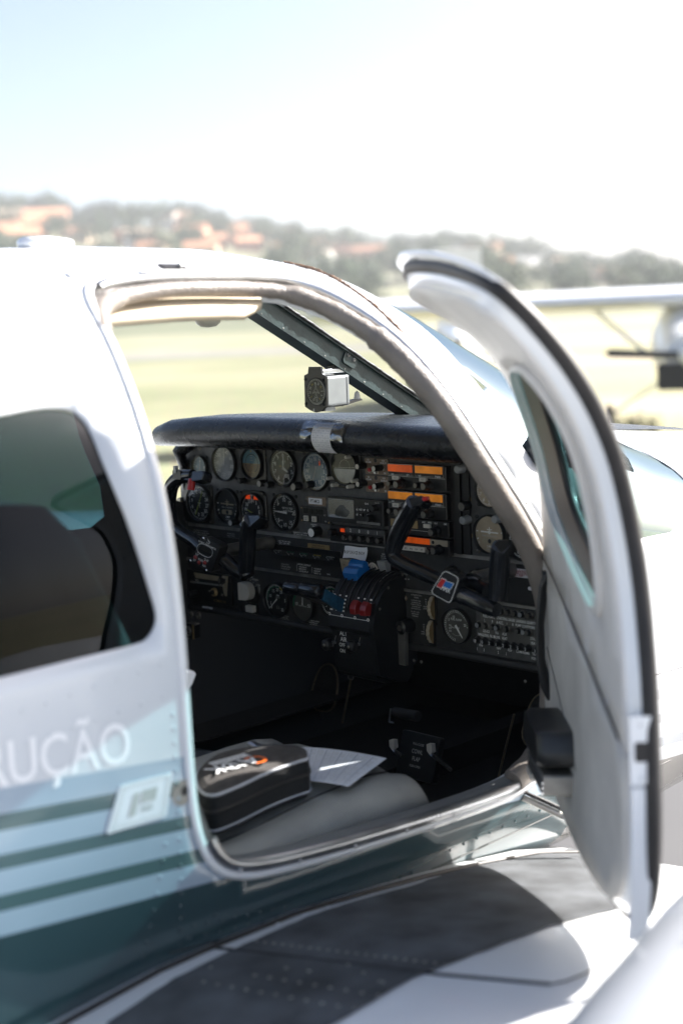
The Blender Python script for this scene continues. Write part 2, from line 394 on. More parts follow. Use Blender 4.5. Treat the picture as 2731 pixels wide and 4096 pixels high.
def surf(x,s,off=0.0):
    a=abs(s); w=interp(SL,FW,a); z=interp(SL,FZ,a)
    if off:
        e=.012; w1=interp(SL,FW,a-e); z1=interp(SL,FZ,a-e); w2=interp(SL,FW,a+e); z2=interp(SL,FZ,a+e)
        if a<e: w1=-w2; z1=z2
        tx,tz=w2-w1,z2-z1; L=math.hypot(tx,tz) or 1
        w+=-tz/L*off; z+=tx/L*off
    w*=tap(x)
    z= ZB+(z-ZB)*comp(x) if z>ZB else ZB+(z-ZB)*low(x)
    return V((x,-w if s>=0 else w,z))
def inside(p,off=0.0):
    c=comp(p.x) if p.z>ZB else low(p.x)
    z=ZB+(p.z-ZB)/c
    if z>=1.882+off or z<=.595: return False
    return abs(p.y)<wz(z-off*.5 if z>1.6 else z)*tap(p.x)+off
def _par(p):
    c=comp(p.x) if p.z>ZB else low(p.x)
    z=min(ZB+(p.z-ZB)/c,1.8815)
    return (p.x, sz(z)*(1 if p.y<0 else -1))
def us(px,py,rot=None,off=0.0):
    """pixel -> (x,s) on the fuselage skin; rot = inverse door transform (then the surface is met from within)"""
    o=CAM.copy(); d=ray(px,py)
    if rot:
        o=rot@o; d=rot.to_3x3()@d
        best=None; t=1.2; prev=inside(o+d*t,off)
        while t<2.6:
            t+=.01; cur=inside(o+d*t,off)
            if prev and not cur and (o+d*t).y<-.15:
                lo,hi=t-.01,t
                for _ in range(18):
                    m=(lo+hi)/2
                    if inside(o+d*m,off): lo=m
                    else: hi=m
                return _par(o+d*hi)
            prev=cur
    t=.6; hit=None; best=(9,0)
    while t<5:
        p=o+d*t
        if not rot and inside(p,off): hit=t; break
        c=comp(p.x) if p.z>ZB else low(p.x); z=ZB+(p.z-ZB)/c
        m=max(z-1.882, abs(p.y)-wz(min(z,1.881))*tap(p.x))
        if abs(m)<best[0] and (not rot or 1.2<t<2.6): best=(abs(m),t)
        t+=.01
    if hit is None: hit=best[1]
    else:
        lo,hi=hit-.01,hit
        for _ in range(18):
            m=(lo+hi)/2
            if inside(o+d*m,off): hi=m
            else: lo=m
    return _par(o+d*hit)
HX,HY=-.115,-.617
def doormat(a):
    return Matrix.Translation((HX,HY,0))@Matrix.Rotation(math.radians(a),4,'Z')@Matrix.Translation((-HX,-HY,0))
def doormat(a=44.6,tilt=2.6,lean=0.0):
    ar=math.radians(a); T=Matrix.Translation((HX,HY,1.15))
    u=V((-math.cos(ar),-math.sin(ar),0)); n=u.cross(V((0,0,1)))
    return T@Matrix.Rotation(math.radians(lean),4,u)@Matrix.Rotation(math.radians(tilt),4,n)@Matrix.Rotation(ar,4,'Z')@T.inverted()
# ================================================================== THE AIRPLANE
plane=empty('airplane',(0,0,0),label='white low-wing airplane in the foreground with teal stripes and its cabin door open',category='airplane')
def SK(x,s,off=0.0): return surf(x,s,off)
def flipf(mb): mb.f=[tuple(reversed(f)) for f in mb.f]; return mb
OPEN=[(-.978,.70),(-.972,.63),(-.962,.55),(-.946,.46),(-.928,.39),(-.895,.350),(-.84,.336),(-.77,.331),(-.6,.326),(-.50,.334),(-.44,.362),(-.395,.42),(-.350,.52),(-.318,.63),(-.278,.735),(-.205,.84),(-.138,.95),(-.110,1.05),(-.106,1.15),(-.107,1.22),(-.118,1.285),(-.150,1.345),(-.205,1.378),(-.30,1.384),(-.6,1.364),(-.82,1.342),(-.90,1.325),(-.945,1.295),(-.970,1.24),(-.978,1.17),(-.979,.95)]
OPEN=smooth_poly(OPEN,True,2)
RWIN=[us(*q) for q in [(-330,1010),(0,953),(60,940),(118,935),(160,940),(185,958),(205,985),(240,1075),(290,1210),(340,1350),(352,1400),(355,1430),(345,1460),(325,1478),(200,1507),(0,1557),(-300,1630)]]
RWIN=[(-1.72,RWIN[0][1]+.02)]+[p for p in RWIN[1:-1]]+[(-1.74,RWIN[-2][1]),(-1.80,RWIN[-2][1]-.08),(-1.80,RWIN[0][1]+.1)]
RWIN=smooth_poly(RWIN,True,1)
WSH=[(-.300,0),(-.298,.2),(-.290,.30),(-.265,.37),(-.240,.433),(-.232,.54),(-.210,.625),(-.175,.724),(-.112,.812),(-.04,.875),(.03,.915),(.15,.93),(.26,.915),(.335,.87),(.372,.80),(.395,.70),(.43,.52),(.462,.3),(.475,0)]
WSH=WSH+[(x,-s) for x,s in WSH[-2:10:-1]]+[(.0,-.935),(-.10,-.90),(-.16,-.815),(-.22,-.724),(-.275,-.625),(-.31,-.53),(-.33,-.433),(-.325,-.30),(-.31,-.15)]
LWIN=[(-.93,-.50),(-.94,-.62),(-.965,-.8),(-.965,-.93),(-.93,-.975),(-.5,-.985),(-.28,-.985),(-.24,-.96),(-.25,-.88),(-.31,-.76),(-.36,-.64),(-.40,-.53),(-.44,-.47),(-.88,-.455)]
LRW=[(-1.08,-.55),(-1.09,-.9),(-1.13,-.94),(-1.7,-.94),(-1.76,-.88),(-1.74,-.62),(-1.70,-.56)]
fus=MB()
xs=[-5,-4.6,-4.2,-3.8,-3.4,-3.0,-2.7,-2.4,-2.2,-2.05]+[-1.95+.05*i for i in range(58)]+[1.0+.1*i for i in range(14)]
xs=[x for x in xs if x>-4.99]
S0=SMAX
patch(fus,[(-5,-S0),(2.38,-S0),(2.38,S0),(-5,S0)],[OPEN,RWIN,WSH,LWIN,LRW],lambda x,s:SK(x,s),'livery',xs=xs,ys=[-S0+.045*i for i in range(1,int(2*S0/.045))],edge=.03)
# spinner-side closing disc of the nose
ns=[SK(2.38,-S0+2*S0*i/40) for i in range(40)]
fus.add(ns,[tuple(range(40))],'white')
flipf(fus)
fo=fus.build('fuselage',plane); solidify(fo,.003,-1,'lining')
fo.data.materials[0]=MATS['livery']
# rivets belong to the skin: one part
rv=MB()
def rivrow(p0,p1,n,r=.0036,off=0.0):
    for i in range(n):
        t=i/(n-1); x=p0[0]+(p1[0]-p0[0])*t; s=p0[1]+(p1[1]-p0[1])*t
        p=SK(x,s); q=SK(x,s,.02); rv.dome(p+(q-p).normalized()*.0002,q-p,r,'livery')
def seam(pts):
    P=dens(pts,.03,False); rv.tube([SK(x,s,.0) for x,s in P],.0011,'seal',5)
seam([(-1.02,1.41),(-.9,1.43),(-.5,1.475),(.3,1.47)]); seam([(-.02,1.0),(-.02,1.46)]); seam([(.50,.12),(.50,1.45)]); seam([(.08,1.25),(.5,1.27),(1.6,1.25)]); seam([(-1.22,.02),(-1.22,.40)]); seam([(-.36,-.2),(-.36,.25)])
for c in ((-1.005,1.06,-1.005,1.44,20),(-1.03,1.24,-1.075,1.42,9),(-.99,1.395,-.89,1.36,3)): rivrow((c[0],c[1]),(c[2],c[3]),c[4])
rivrow((-1.005,1.375),(-.80,1.415),9); rivrow((-.985,1.40),(-.70,1.45),11); rivrow((-1.0,1.43),(-.5,1.462),18)
rivrow((-.55,1.447),(-.12,1.447),13,.003); rivrow((-.09,1.40),(.30,1.33),9,.003); rivrow((-.06,1.12),(-.06,1.46),9); rivrow((-.02,1.44),(.5,1.46),12,.003)
rivrow((-1.24,1.0),(-1.02,.985),7); rivrow((-1.24,1.045),(-1.02,1.03),7)
rivrow((-1.25,.22),(-.35,.20),34,.0022); rivrow((-1.2,.0),(-.35,.0),26,.0022)
for k in range(3): rivrow((.55+.22*k,.3),(.55+.22*k,1.3),22)
rivrow((.5,1.02),(1.6,1.02),34)
rivrow((-.12,.885),(.02,.98),5,.002)
rv.build('rivet',plane,kind='stuff')
# written word and emblem plate
tx=MB()
class SF:   # text frame lying on the skin: a along +x from x0, b upwards
    def __init__(s,x0,s0,kx=0.0): s.x0=x0; s.s0=s0; s.k=kx
    def p(s,a,b,c=0):
        return SK(s.x0+a,s.s0-b+s.k*a,c)
xo,so=us(291,1700)
tx.text('INSTRUÇÃO',SF(xo,so,.095),0,0,.056,'lettering',c=.0012,al='r',sx=.81)
tx.build('lettering',plane)
pl=MB(); ps=[us(*q) for q in [(270,1802),(391,1772),(376,1872),(239,1914)]]
a,b,c,d=[V(p) for p in ps]
def bil(u,v): return (a*(1-u)+b*u)*(1-v)+(d*(1-u)+c*u)*v
class QF:
    def p(s,u,v,c=0):
        q=bil(u,1-v); return SK(q[0],q[1],c)
qf=QF()
pl.prism(qf,rrect(0,1,0,1,.05),.0005,.003,'placard_white')
for r0 in (.06,.10): 
    for (x0,y0,x1,y1) in ((r0,r0,1-r0,r0),(1-r0,r0,1-r0,1-r0),(1-r0,1-r0,r0,1-r0),(r0,1-r0,r0,r0)): pl.bar(qf,x0,y0,x1,y1,.008,.0034,'ink_dim')
pl.add([qf.p(*q,.0038) for q in ((.30,.25),(.42,.25),(.42,.74),(.30,.74))],[(0,1,2,3)],'ink_dim')
pl.add([qf.p(*q,.0038) for q in ((.46,.48),(.74,.48),(.74,.76),(.46,.76))],[(0,1,2,3)],'ink_dim')
pl.text('PIPER',qf,.60,.34,.12,'ink_dim',.0038,sx=.55)
for q in ((.08,.08),(.92,.08),(.08,.92),(.92,.92)): p=qf.p(*q,.003); pl.dome(p,SK(-1.1,1.15,.05)-SK(-1.1,1.15),.0022,'alu')
pl.build('emblem_plate',plane)
# latch hole plate on the jamb
lk=MB(); xl,sl=us(411,1818); f=SF(xl,sl)
lk.disc(f,0,0,.018,.0012,'alu_dull',20); lk.disc(f,.004,.002,.007,.0018,'seal',14)
lk.build('jamb_fitting',plane)
# glazing
w=MB(); patch(w,RWIN,[],lambda x,s:SK(x,s,-.004),'tinted_glass',step=.08,edge=.04); w.build('rear_side_window',plane)
w=MB(); patch(w,WSH,[],lambda x,s:SK(x,s,-.003),'windshield_glass',step=.05,edge=.03); w.build('windshield',plane)
w=MB(); patch(w,LWIN,[],lambda x,s:SK(x,s,-.003),'windshield_glass',step=.08,edge=.04); w.build('pilot_side_window',plane)
w=MB(); patch(w,LRW,[],lambda x,s:SK(x,s,-.003),'tinted_glass',step=.08,edge=.04); w.build('rear_side_window',plane)
# opening frame: painted lip, aluminium rail, bead of sealant, padded trim
def ribbon(mb,poly,off0,off1,h0,h1,m,closed=True):
    """band along a closed/open (x,s) path between two sideways offsets, at two heights over the skin"""
    n=len(poly);P=[V((p[0],p[1])) for p in poly]; L=[];R=[]
    for i in range(n):
        a=P[(i-1)%n] if closed or i>0 else P[i]; b=P[(i+1)%n] if closed or i<n-1 else P[i]
        t=(b-a).normalized(); nn=V((-t.y,t.x)); L.append(P[i]+nn*off0); R.append(P[i]+nn*off1)
    vs=[SK(q.x,q.y,h0) for q in L]+[SK(q.x,q.y,h1) for q in L]+[SK(q.x,q.y,h1) for q in R]+[SK(q.x,q.y,h0) for q in R]
    fs=[]
    for i in range(n if closed else n-1):
        j=(i+1)%n
        for k in range(3): fs.append((k*n+i,k*n+j,(k+1)*n+j,(k+1)*n+i))
    mb.add(vs,fs,m,True)
def area(P): return sum(P[i][0]*P[(i+1)%len(P)][1]-P[(i+1)%len(P)][0]*P[i][1] for i in range(len(P)))/2
sg=1 if area(OPEN)<0 else -1     # + offset = outwards from the hole
OD=dens(OPEN,.015)
fr=MB()
ribbon(fr,OD,-sg*.001,sg*.011,-.001,.003,'white')
ribbon(fr,OD,0,-sg*.003,-.05,.002,'white')
fr.build('door_frame',plane)
front=[p for p in OD if p[0]>-.93 and not (p[1]>.40 and p[0]<-.5)]
# order the front arch from the rear top round to the lower front corner
start=min(range(len(OD)),key=lambda i:(OD[i][0]+.90)**2+(OD[i][1]-.345)**2); end=min(range(len(OD)),key=lambda i:(OD[i][0]+.16)**2+(OD[i][1]-1.352)**2)
def span(i,j):
    out=[];k=i
    while k!=j: out.append(OD[k]); k=(k+1)%len(OD)
    return out
A1=span(start,end); A2=span(end,start)
if len(A1)<5 or not any(p[0]>-.5 and p[1]<.5 for p in A1): A1=[p for p in A2[::-1]]
sa=1 if sg>0 else -1
ra=MB()
ribbon(ra,A1,-sg*.014,-sg*.001,-.004,.0045,'alu',False)
ribbon(ra,A1,sg*.010,sg*.013,-.001,.0012,'alu_dull',False)
i0=min(range(len(OD)),key=lambda i:(OD[i][0]+.955)**2+(OD[i][1]-1.28)**2); i1=min(range(len(OD)),key=lambda i:(OD[i][0]+.16)**2+(OD[i][1]-1.352)**2)
low_=[p for p in OD if p[1]>1.26]
low_.sort(key=lambda p:p[0]); 
ribbon(ra,[(p[0],p[1]) for p in low_ if -.965<p[0]<-.12],-.019,-.002,-.006,.0045,'alu',False)
LL_=[p for p in low_ if -.955<p[0]<-.13]; ra.add([SK(p[0],p[1]-.010,-.003) for p in LL_]+[SK(p[0],p[1]-.016,-.034) for p in LL_]+[SK(p[0],p[1]+.03,-.036) for p in LL_],[(k*len(LL_)+i,k*len(LL_)+i+1,(k+1)*len(LL_)+i+1,(k+1)*len(LL_)+i) for k in (0,1) for i in range(len(LL_)-1)],'grey_knob',True)
for i in range(4,len(A1)-2,9):
    x,s=A1[i]; p=SK(x+.003,s-.006 if s<.4 else s,.004); ra.dome(p,SK(x,s,.05)-SK(x,s),.0028,'screw')
for k in range(7):
    x=-.90+.12*k; s=interp([p[0] for p in low_],[p[1] for p in low_],x)-.004; ra.dome(SK(x,s,.006),SK(x,s,.05)-SK(x,s),.004,'alu')
ra.build('door_rail',plane)
sb=MB(); bead=[us(*q) for q in [(655,603),(720,618),(790,655),(860,705),(920,765),(980,830),(1040,905),(1090,985),(1133,1050)]]
bead=dens(smooth_poly(bead,False,2),.004,False)
sb.tube([SK(x+random.uniform(-.0012,.0012),s+random.uniform(-.001,.001),.0005) for x,s in bead],[.0016+.0022*random.random() for _ in bead],'sealant',6)
sb.build('sealant_bead',plane)
# padded trim round the opening
TR=[(-.95,.47),(-.925,.415),(-.88,.382),(-.80,.366),(-.69,.360),(-.60,.360),(-.525,.372),(-.465,.405),(-.42,.465),(-.385,.54),(-.35,.635),(-.315,.735),(-.255,.825),(-.195,.915),(-.158,1.0),(-.140,1.08),(-.135,1.17),(-.137,1.25),(-.15,1.30),(-.19,1.345),(-.24,1.365)]
TR=dens(smooth_poly(TR,False,2),.008,False)
tr=MB(); N=len(TR)
rr=[]
for i,(x,s) in enumerate(TR):
    t=i/N; wv=.0007*math.sin(i*.9)+.0007*math.sin(i*2.3+1) if (s<.62 and x>-.6) or s>1.24 else .0003*math.sin(i*.7)
    base=.0135 if s<.38 else (.017 if s<.5 else .0225)
    rr.append((base+wv,.017+wv))
ups=V((0,0,1))
tr.tube([SK(x,s,-.012) for x,s in TR],[max(a) if False else (a[0]*.95) for a in rr],'trim_leather',14)
tr.build('padded_trim',plane)
# door catch in the top rail
ct=MB(); xc,scn=us(388,621)
f=SF(xc,scn)
ct.prism(f,rrect(-.072,.075,-.017,.017,.004),.0015,.006,'white'); ct.prism(f,rrect(-.022,.026,-.009,.010,.002),.0055,.0075,'seal')
ct.cyl(f.p(.012,-.003,.009),f.p(.024,.003,.009),.004,.004,'alu'); 
for q in (-.06,-.045,.045,.062): ct.dome(f.p(q,-.004,.006),f.p(0,0,.05)-f.p(0,0),.0032,'alu')
for x0,x1 in ((-.20,-.078),(.080,.33)):
    ct.prism(f,[(x0,-.013),(x1,-.013),(x1,.004),(x0,.004)],.001,.004,'white')
    for k in range(4): ct.dome(f.p(x0+(x1-x0)*(k+.5)/4,-.006,.004),f.p(0,0,.05)-f.p(0,0),.0024,'screw')
ct.build('door_catch',plane)
an=MB(); p=on(1,-.05,107,566)
an.tube([V((p.x-.050,-.05,1.882)),V((p.x-.043,-.05,1.884)),V((p.x,-.05,1.885)),V((p.x+.04,-.05,1.883)),V((p.x+.052,-.05,1.880))],[(.003,.008),(.011,.025),(.012,.028),(.010,.025),(.002,.006)],'white',16,up=(0,0,1))
an.build('roof_antenna',plane)
# centre post
cp=MB(); P0=V((-.31,0,1.80)); P1=V((.36,0,1.438)); dx=(P1-P0).normalized(); nz=V((0,1,0)).cross(dx)*-1
cf=Fr(P0,dx,(0,1,0),dx.cross(V((0,1,0))))
L=(P1-P0).length
if cf.un.z<0: cf.un=-cf.un
cp.prism(cf,rrect(0,L,-.0225,.0225,.004),-.032,.006,'post')
cp.prism(cf,rrect(0,L,-.030,.030,.004),.006,.012,'post')
cp.tube([cf.p(L*i/120,-.029+random.uniform(-.0012,.0012),.012) for i in range(121)],[.003+.0016*random.random() for _ in range(121)],'seal',6)
for k in range(11): cp.dome(cf.p(.05+k*.064,-.0228,-.028),(0,-1,0),.0016,'alu_dull')
for k in range(8): cp.dome(cf.p(.05+k*.09,-.0228,.001),(0,-1,0),.0014,'post')
mf=Fr(cf.o,cf.ux,cf.un,(0,-1,0))
q0=on(1,-.0225,800,827); a0=(q0-cf.o).dot(cf.ux); b0=(q0-cf.o).dot(cf.un)
cp.prism(mf,rrect(a0-.018,a0+.022,b0-.012,b0+.020,.008),.0228,.026,'post')
for da,db in ((-.008,.008),(.011,.006)): cp.lathe(mf,a0+da,b0+db,[(.0045,.026),(.0045,.0275),(.002,.028)],'alu_dull',10)
br=on(1,-.015,578,691); cp.cyl(br+V((.0,-.012,0)),br+V((0,.005,0)),.011,.011,'chrome',16); cp.cyl(br+V((.012,-.012,.02)),br+V((.012,.005,.02)),.008,.008,'alu',14)
cp.build('windshield_centre_post',plane)
# headliner, visor lamp
hl=MB()
def hlf(x,s):
    t=max(0,min(1,(x+.62)/.17)); return SK(x,s,-.028)+V((0,0,-.022*max(0,min(1,(-.50-x)/.10+.2))*max(0,1-abs(s)/.62)**.5))
patch(hl,[(-1.9,-.42),(-1.9,.40),(-.62,.40),(-.56,.37),(-.52,.28),(-.50,.2),(-.49,-.1),(-.52,-.40)],[],hlf,'headliner',step=.05,edge=.04)
for p0,p1 in (((-.43,.30),(-.41,.0)),):
    pass
hl.add([hlf(-.49,-.1+.03*i) for i in range(11)]+[SK(-.43,-.1+.03*i,-.014) for i in range(11)],[(i,i+1,12+i,11+i) for i in range(10)],'headliner',True)
ho=hl.build('headliner',plane); solidify(ho,.012,0)
lm=MB(); p=on(1,-.12,477,722); lf=Fr(p,(1,0,0),(0,1,0),(0,0,-1))
lm.lathe(lf,0,0,[(.034,-.02),(.037,.0),(.030,.008),(.024,.009)],'headliner',26); lm.lathe(lf,0,0,[(.024,.009),(.022,.016),(.014,.022),(.0,.024)],'ivory',24)
lm.build('dome_lamp',plane)
# interior shell: floor, firewall, side kick panels
it=MB(); W=Fr((0,0,0),(1,0,0),(0,1,0),(0,0,1))
it.box(W,-2.0,.62,-.43,.43,.67,.68,'carpet'); it.box(W,.60,.62,-.49,.49,.74,1.34,'carpet'); it.box(W,-2.0,.60,-.535,-.42,.76,.765,'carpet'); it.box(W,-2.0,.60,.42,.535,.76,.765,'carpet')
it.box(W,-2.05,-2.03,-.40,.40,.72,1.62,'carpet')
it.box(W,-.25,.6,-.03,.03,.67,.74,'carpet')
it.build('cabin_floor',plane)
# ------------------------------------------------------------------ wings
RX=[-1.80,-1.75,-1.4,-1.2,-1.05,-.95,-.78,-.65,-.51,-.39,-.19,0,.10,.15]
RZ_=[.735,.745,.80,.828,.842,.843,.838,.8235,.8066,.789,.752,.695,.645,.59]
def rz(x): return interp(RX,RZ_,x)
def wz_(x,y): return rz(x)+.105*(abs(y)-.6)
WS=Fr((0,0,0),(1,0,0),(0,1,0),(0,0,1))
wprof=[(.15,.59)]+[(x,rz(x)) for x in (.135,.12,.10,.06,0,-.08,-.19,-.3,-.39,-.51,-.65,-.78,-.87,-.95,-1.05,-1.2,-1.4,-1.6,-1.75,-1.80)]+[(-1.80,.73),(-1.4,.69),(-.9,.60),(-.4,.55),(0,.54),(.1,.555)]
for side in (-1,1):
    w=MB(); ysn=[.50,.6,.8,1.0,1.3,1.8,2.6,3.6,4.8,5.6]; vs=[]; n=len(wprof)
    for y in ysn:
        k=1 if y<5.5 else .94
        for x,z in wprof: vs.append(V((x*k+(.0 if k==1 else -.04),side*y,z+.105*(y-.6))))
    fs=[(i*n+j,i*n+(j+1)%n,(i+1)*n+(j+1)%n,(i+1)*n+j) for i in range(len(ysn)-1) for j in range(n)]
    if side>0: fs=[f[::-1] for f in fs]
    w.add(vs,fs,'white',True); w.add(vs[:n],[tuple(range(n))],'white'); w.add(vs[-n:],[tuple(range(n))],'white')
    wo=w.build('wing',plane)
    if side<0: RW_=wo
def onwing(px,py):
    d=ray(px,py); t=.8
    while t<4:
        p=CAM+d*t
        if p.z<wz_(p.x,p.y): break
        t+=.004
    lo,hi=t-.004,t
    for _ in range(14):
        m=(lo+hi)/2; p=CAM+d*m
        if p.z<wz_(p.x,p.y): hi=m
        else: lo=m
    p=CAM+d*hi; return (p.x,p.y)
def WP(x,y,c=0): return V((x,y,wz_(x,y)+c))
ww=MB(); wk=[onwing(*q) for q in [(1226,1966),(1290,1957),(1350,1953),(1405,2015),(1459,2078),(1397,2095),(1261,2130),(1091,2194),(951,2249),(781,2348),(640,2440),(480,2560),(250,2440),(245,2352),(402,2249),(512,2194),(638,2137),(814,2073),(951,2035),(1061,1997)]]
wk=dens(wk,.02); wk=[(x+random.uniform(-.0016,.0016),y+random.uniform(-.0016,.0016)) for x,y in wk]
patch(ww,wk,[],lambda x,y:WP(x,y,.0022),'wingwalk',step=.05,edge=.02)
ww.build('wing_walkway',RW_)
jr=MB()
def jline(pix,w_=.0022,m='seal',c=.0032):
    P=dens([onwing(*q) for q in pix],.03,False)
    jr.tube([WP(x,y,c-.0015) for x,y in P],w_,m,5)
jline([(484,2178),(800,2215),(1005,2240),(1263,2263)]); jline([(1263,2263),(1300,2256),(1340,2240),(1390,2212)],.0012)
jr.tube([V((x,-.612,wz_(x,.6)+.004)) for x in [-1.7+.05*i for i in range(36)]],.0045,'seal',8)
def wr(p0,p1,n,r=.0032,c=.002,m='white'):
    a=onwing(*p0); b=onwing(*p1)
    for i in range(n):
        t=i/(n-1); x=a[0]+(b[0]-a[0])*t; y=a[1]+(b[1]-a[1])*t; jr.dome(WP(x,y,c),(0,0,1),r,m,.35)
Z7=lambda x,y:(402+.5492*x,1837.3+.5492*y)
wr(Z7(340,597),Z7(1130,695),21,.0030,.0022,'alu_dull'); wr(Z7(150,706),Z7(870,770),2,.0030,.0022,'alu_dull')
wr(Z7(120,767),Z7(750,882),11,.0031,.0022,'alu_dull'); wr(Z7(335,740),Z7(850,825),9,.0031,.0022,'alu_dull'); wr(Z7(465,710),Z7(560,722),2,.0031,.0022,'alu_dull'); wr(Z7(725,697),Z7(855,765),3,.0031,.0022,'alu_dull')
for q in ((310,558),(430,520),(545,480),(640,450),(735,413),(820,390),(920,357),(1005,333),(1085,315),(1175,293),(1262,270),(1345,252),(1425,237)):
    p=onwing(*Z7(*q)); jr.dome(WP(p[0],p[1],.001),(0,0,1),.0034,'white',.4)
jr.build('seam_and_rivets',RW_)
# nacelles
def nac(side,name,extra=0):
    nb=MB(); nx=[-1.86,-1.75,-1.6,-1.45,-1.3,-1.15,-1.0,-.85,-.7,-.5,-.3,0,.3,.6,.8,.9]
    Hh=[.0,.015,.04,.08,.125,.165,.205,.245,.28,.31,.33,.34,.34,.31,.22,.10]
    ncol=28; vs=[]
    for x,h in zip(nx,Hh):
        hw=interp([-1.86,-1.3,-.6,.6,.9],[.12,.30,.42,.38,.2],x)
        for j in range(ncol+1):
            t=math.pi*j/ncol; c=math.cos(t); sn=math.sin(t)
            y=-1.62+hw*(abs(c)**.72)*(1 if c>0 else -1)
            base=wz_(min(max(x,-1.8),-.19),y)-.03 if x<.1 else .80
            vs.append(V((x,y*(1 if side<0 else -1),base+.03*0+(h+.03)*sn**.9)))
    fs=[(i*(ncol+1)+j,i*(ncol+1)+j+1,(i+1)*(ncol+1)+j+1,(i+1)*(ncol+1)+j) for i in range(len(nx)-1) for j in range(ncol)]
    if side<0: fs=[f[::-1] for f in fs]
    nb.add(vs,fs,'white',True)
    low=[(v.x,v.y) for v in vs[-(ncol+1):]]
    for i in range(3,13):
        for j in range(2,ncol-1,2 if i%3==0 else 26):
            p=vs[i*(ncol+1)+j]; nb.dome(p,(0,.4 if side<0 else -.4,1),.0036,'white',.4)
    nb.build(name,plane)
nac(-1,'engine_nacelle'); nac(1,'engine_nacelle')
# ------------------------------------------------------------------ cabin door, standing open on its front hinge
DM=doormat(); DI=DM.inverted()
dpoly=[]
dpoly=smooth_poly([(-.955,.50),(-.945,.57),(-.935,.64),(-.925,.70),(-.92,.785),(-.925,.86),(-.935,.94),(-.955,1.04),(-.962,1.15),(-.96,1.26),(-.945,1.31),(-.90,1.35),(-.78,1.375),(-.6,1.384),(-.4,1.380),(-.28,1.374),(-.2,1.36),(-.15,1.31),(-.125,1.2),(-.125,1.05),(-.150,.95),(-.222,.83),(-.31,.72),(-.41,.63),(-.465,.56),(-.475,.49),(-.455,.43),(-.415,.375),(-.425,.346),(-.52,.342),(-.643,.362),(-.737,.385),(-.869,.415),(-.94,.44),(-.958,.465)],True,2)
dcx=-.54; 
door=None
d0=MB(); patch(d0,dpoly,[],lambda x,s:SK(x,s,.001),'white') if False else None
def dpx(L): return [us(*q,rot=DI) for q in L]
WIN=[(-.72,.592),(-.775,.608),(-.80,.65),(-.805,.72),(-.80,.82),(-.795,.90),(-.78,.945),(-.73,.953),(-.66,.940),(-.54,.912),(-.44,.878),(-.385,.845),(-.365,.80),(-.375,.745),(-.41,.69),(-.49,.635),(-.60,.598)]
WIN=smooth_poly(WIN,True,2)
SHR=list(dpoly)
def pull(p,k=.022): return (p[0],p[1]+k*max(0,min(1,(.62-p[1])/.22)))
dsk=MB(); patch(dsk,SHR,[WIN],lambda x,s:SK(x,s,.002),'white',step=.05,edge=.02); flipf(dsk)
door=dsk.build('cabin_door',plane,matrix=DM); solidify(door,.006,-1)
def dchild(mb,name,**t): return mb.build(name,door,**t)
INN=[pull((dcx+(x-dcx)*.955,.86+(s-.86)*.962)) for x,s in dpoly]
WIN2=[(-.59+(x+.59)*1.04,.72+(s-.72)*1.04) for x,s in WIN]
# inner trim: three panels that meet butt to butt
ish=[p for p in INN]
def clip(poly,f):
    out=[];n=len(poly)
    for i in range(n):
        a,b=poly[i],poly[(i+1)%n]; fa,fb=f(a),f(b)
        if fa>=0: out.append(a)
        if (fa>=0)!=(fb>=0):
            t=fa/(fa-fb); out.append((a[0]+(b[0]-a[0])*t,a[1]+(b[1]-a[1])*t))
    return out
split=lambda p: (p[1]-1.02)-(-.22)*(p[0]+.5)          # diagonal trim line
up_=clip(INN,lambda p:-split(p)-.001); lo_=clip(INN,lambda p:split(p)-.001)
ti=MB(); patch(ti,up_,[WIN2],lambda x,s:SK(x,s,-.034),'door_light',step=.05,edge=.02); t_=dchild(ti,'upper_trim_panel'); solidify(t_,.008,0)
ti=MB(); patch(ti,lo_,[],lambda x,s:SK(x,s,-.036),'door_low',step=.05,edge=.02)
t_=dchild(ti,'lower_trim_panel'); solidify(t_,.008,0)
# reveal between window cut-outs
wv=MB(); n=len(WIN); vs=[SK(x,s,.0) for x,s in WIN]+[SK(x,s,-.03) for x,s in WIN2]
wv.add(vs,[(i,(i+1)%n,n+(i+1)%n,n+i) for i in range(n)],'door_trim',True)
WIN3=[(-.59+(x+.59)*1.10,.72+(s-.72)*1.09) for x,s in WIN]
vs=[SK(x,s,-.034) for x,s in WIN2]+[SK(x,s,-.047) for x,s in WIN2]+[SK(x,s,-.042) for x,s in WIN3]+[SK(x,s,-.034) for x,s in WIN3]
for k in range(3): wv.add([vs[k*n+i] for i in range(n)]+[vs[(k+1)*n+i] for i in range(n)],[(i,(i+1)%n,n+(i+1)%n,n+i) for i in range(n)],'door_light',True)
dchild(wv,'window_surround')
wg=MB(); patch(wg,WIN,[],lambda x,s:SK(x,s,-.002),'door_glass',step=.06,edge=.03); wgo=dchild(wg,'window_glass')
sl_=MB(); sl_.tube([SK(x,s,-.006) for x,s in WIN]+[SK(*WIN[0],-.006)],.006,'seal',8,caps=False); dchild(sl_,'window_seal')
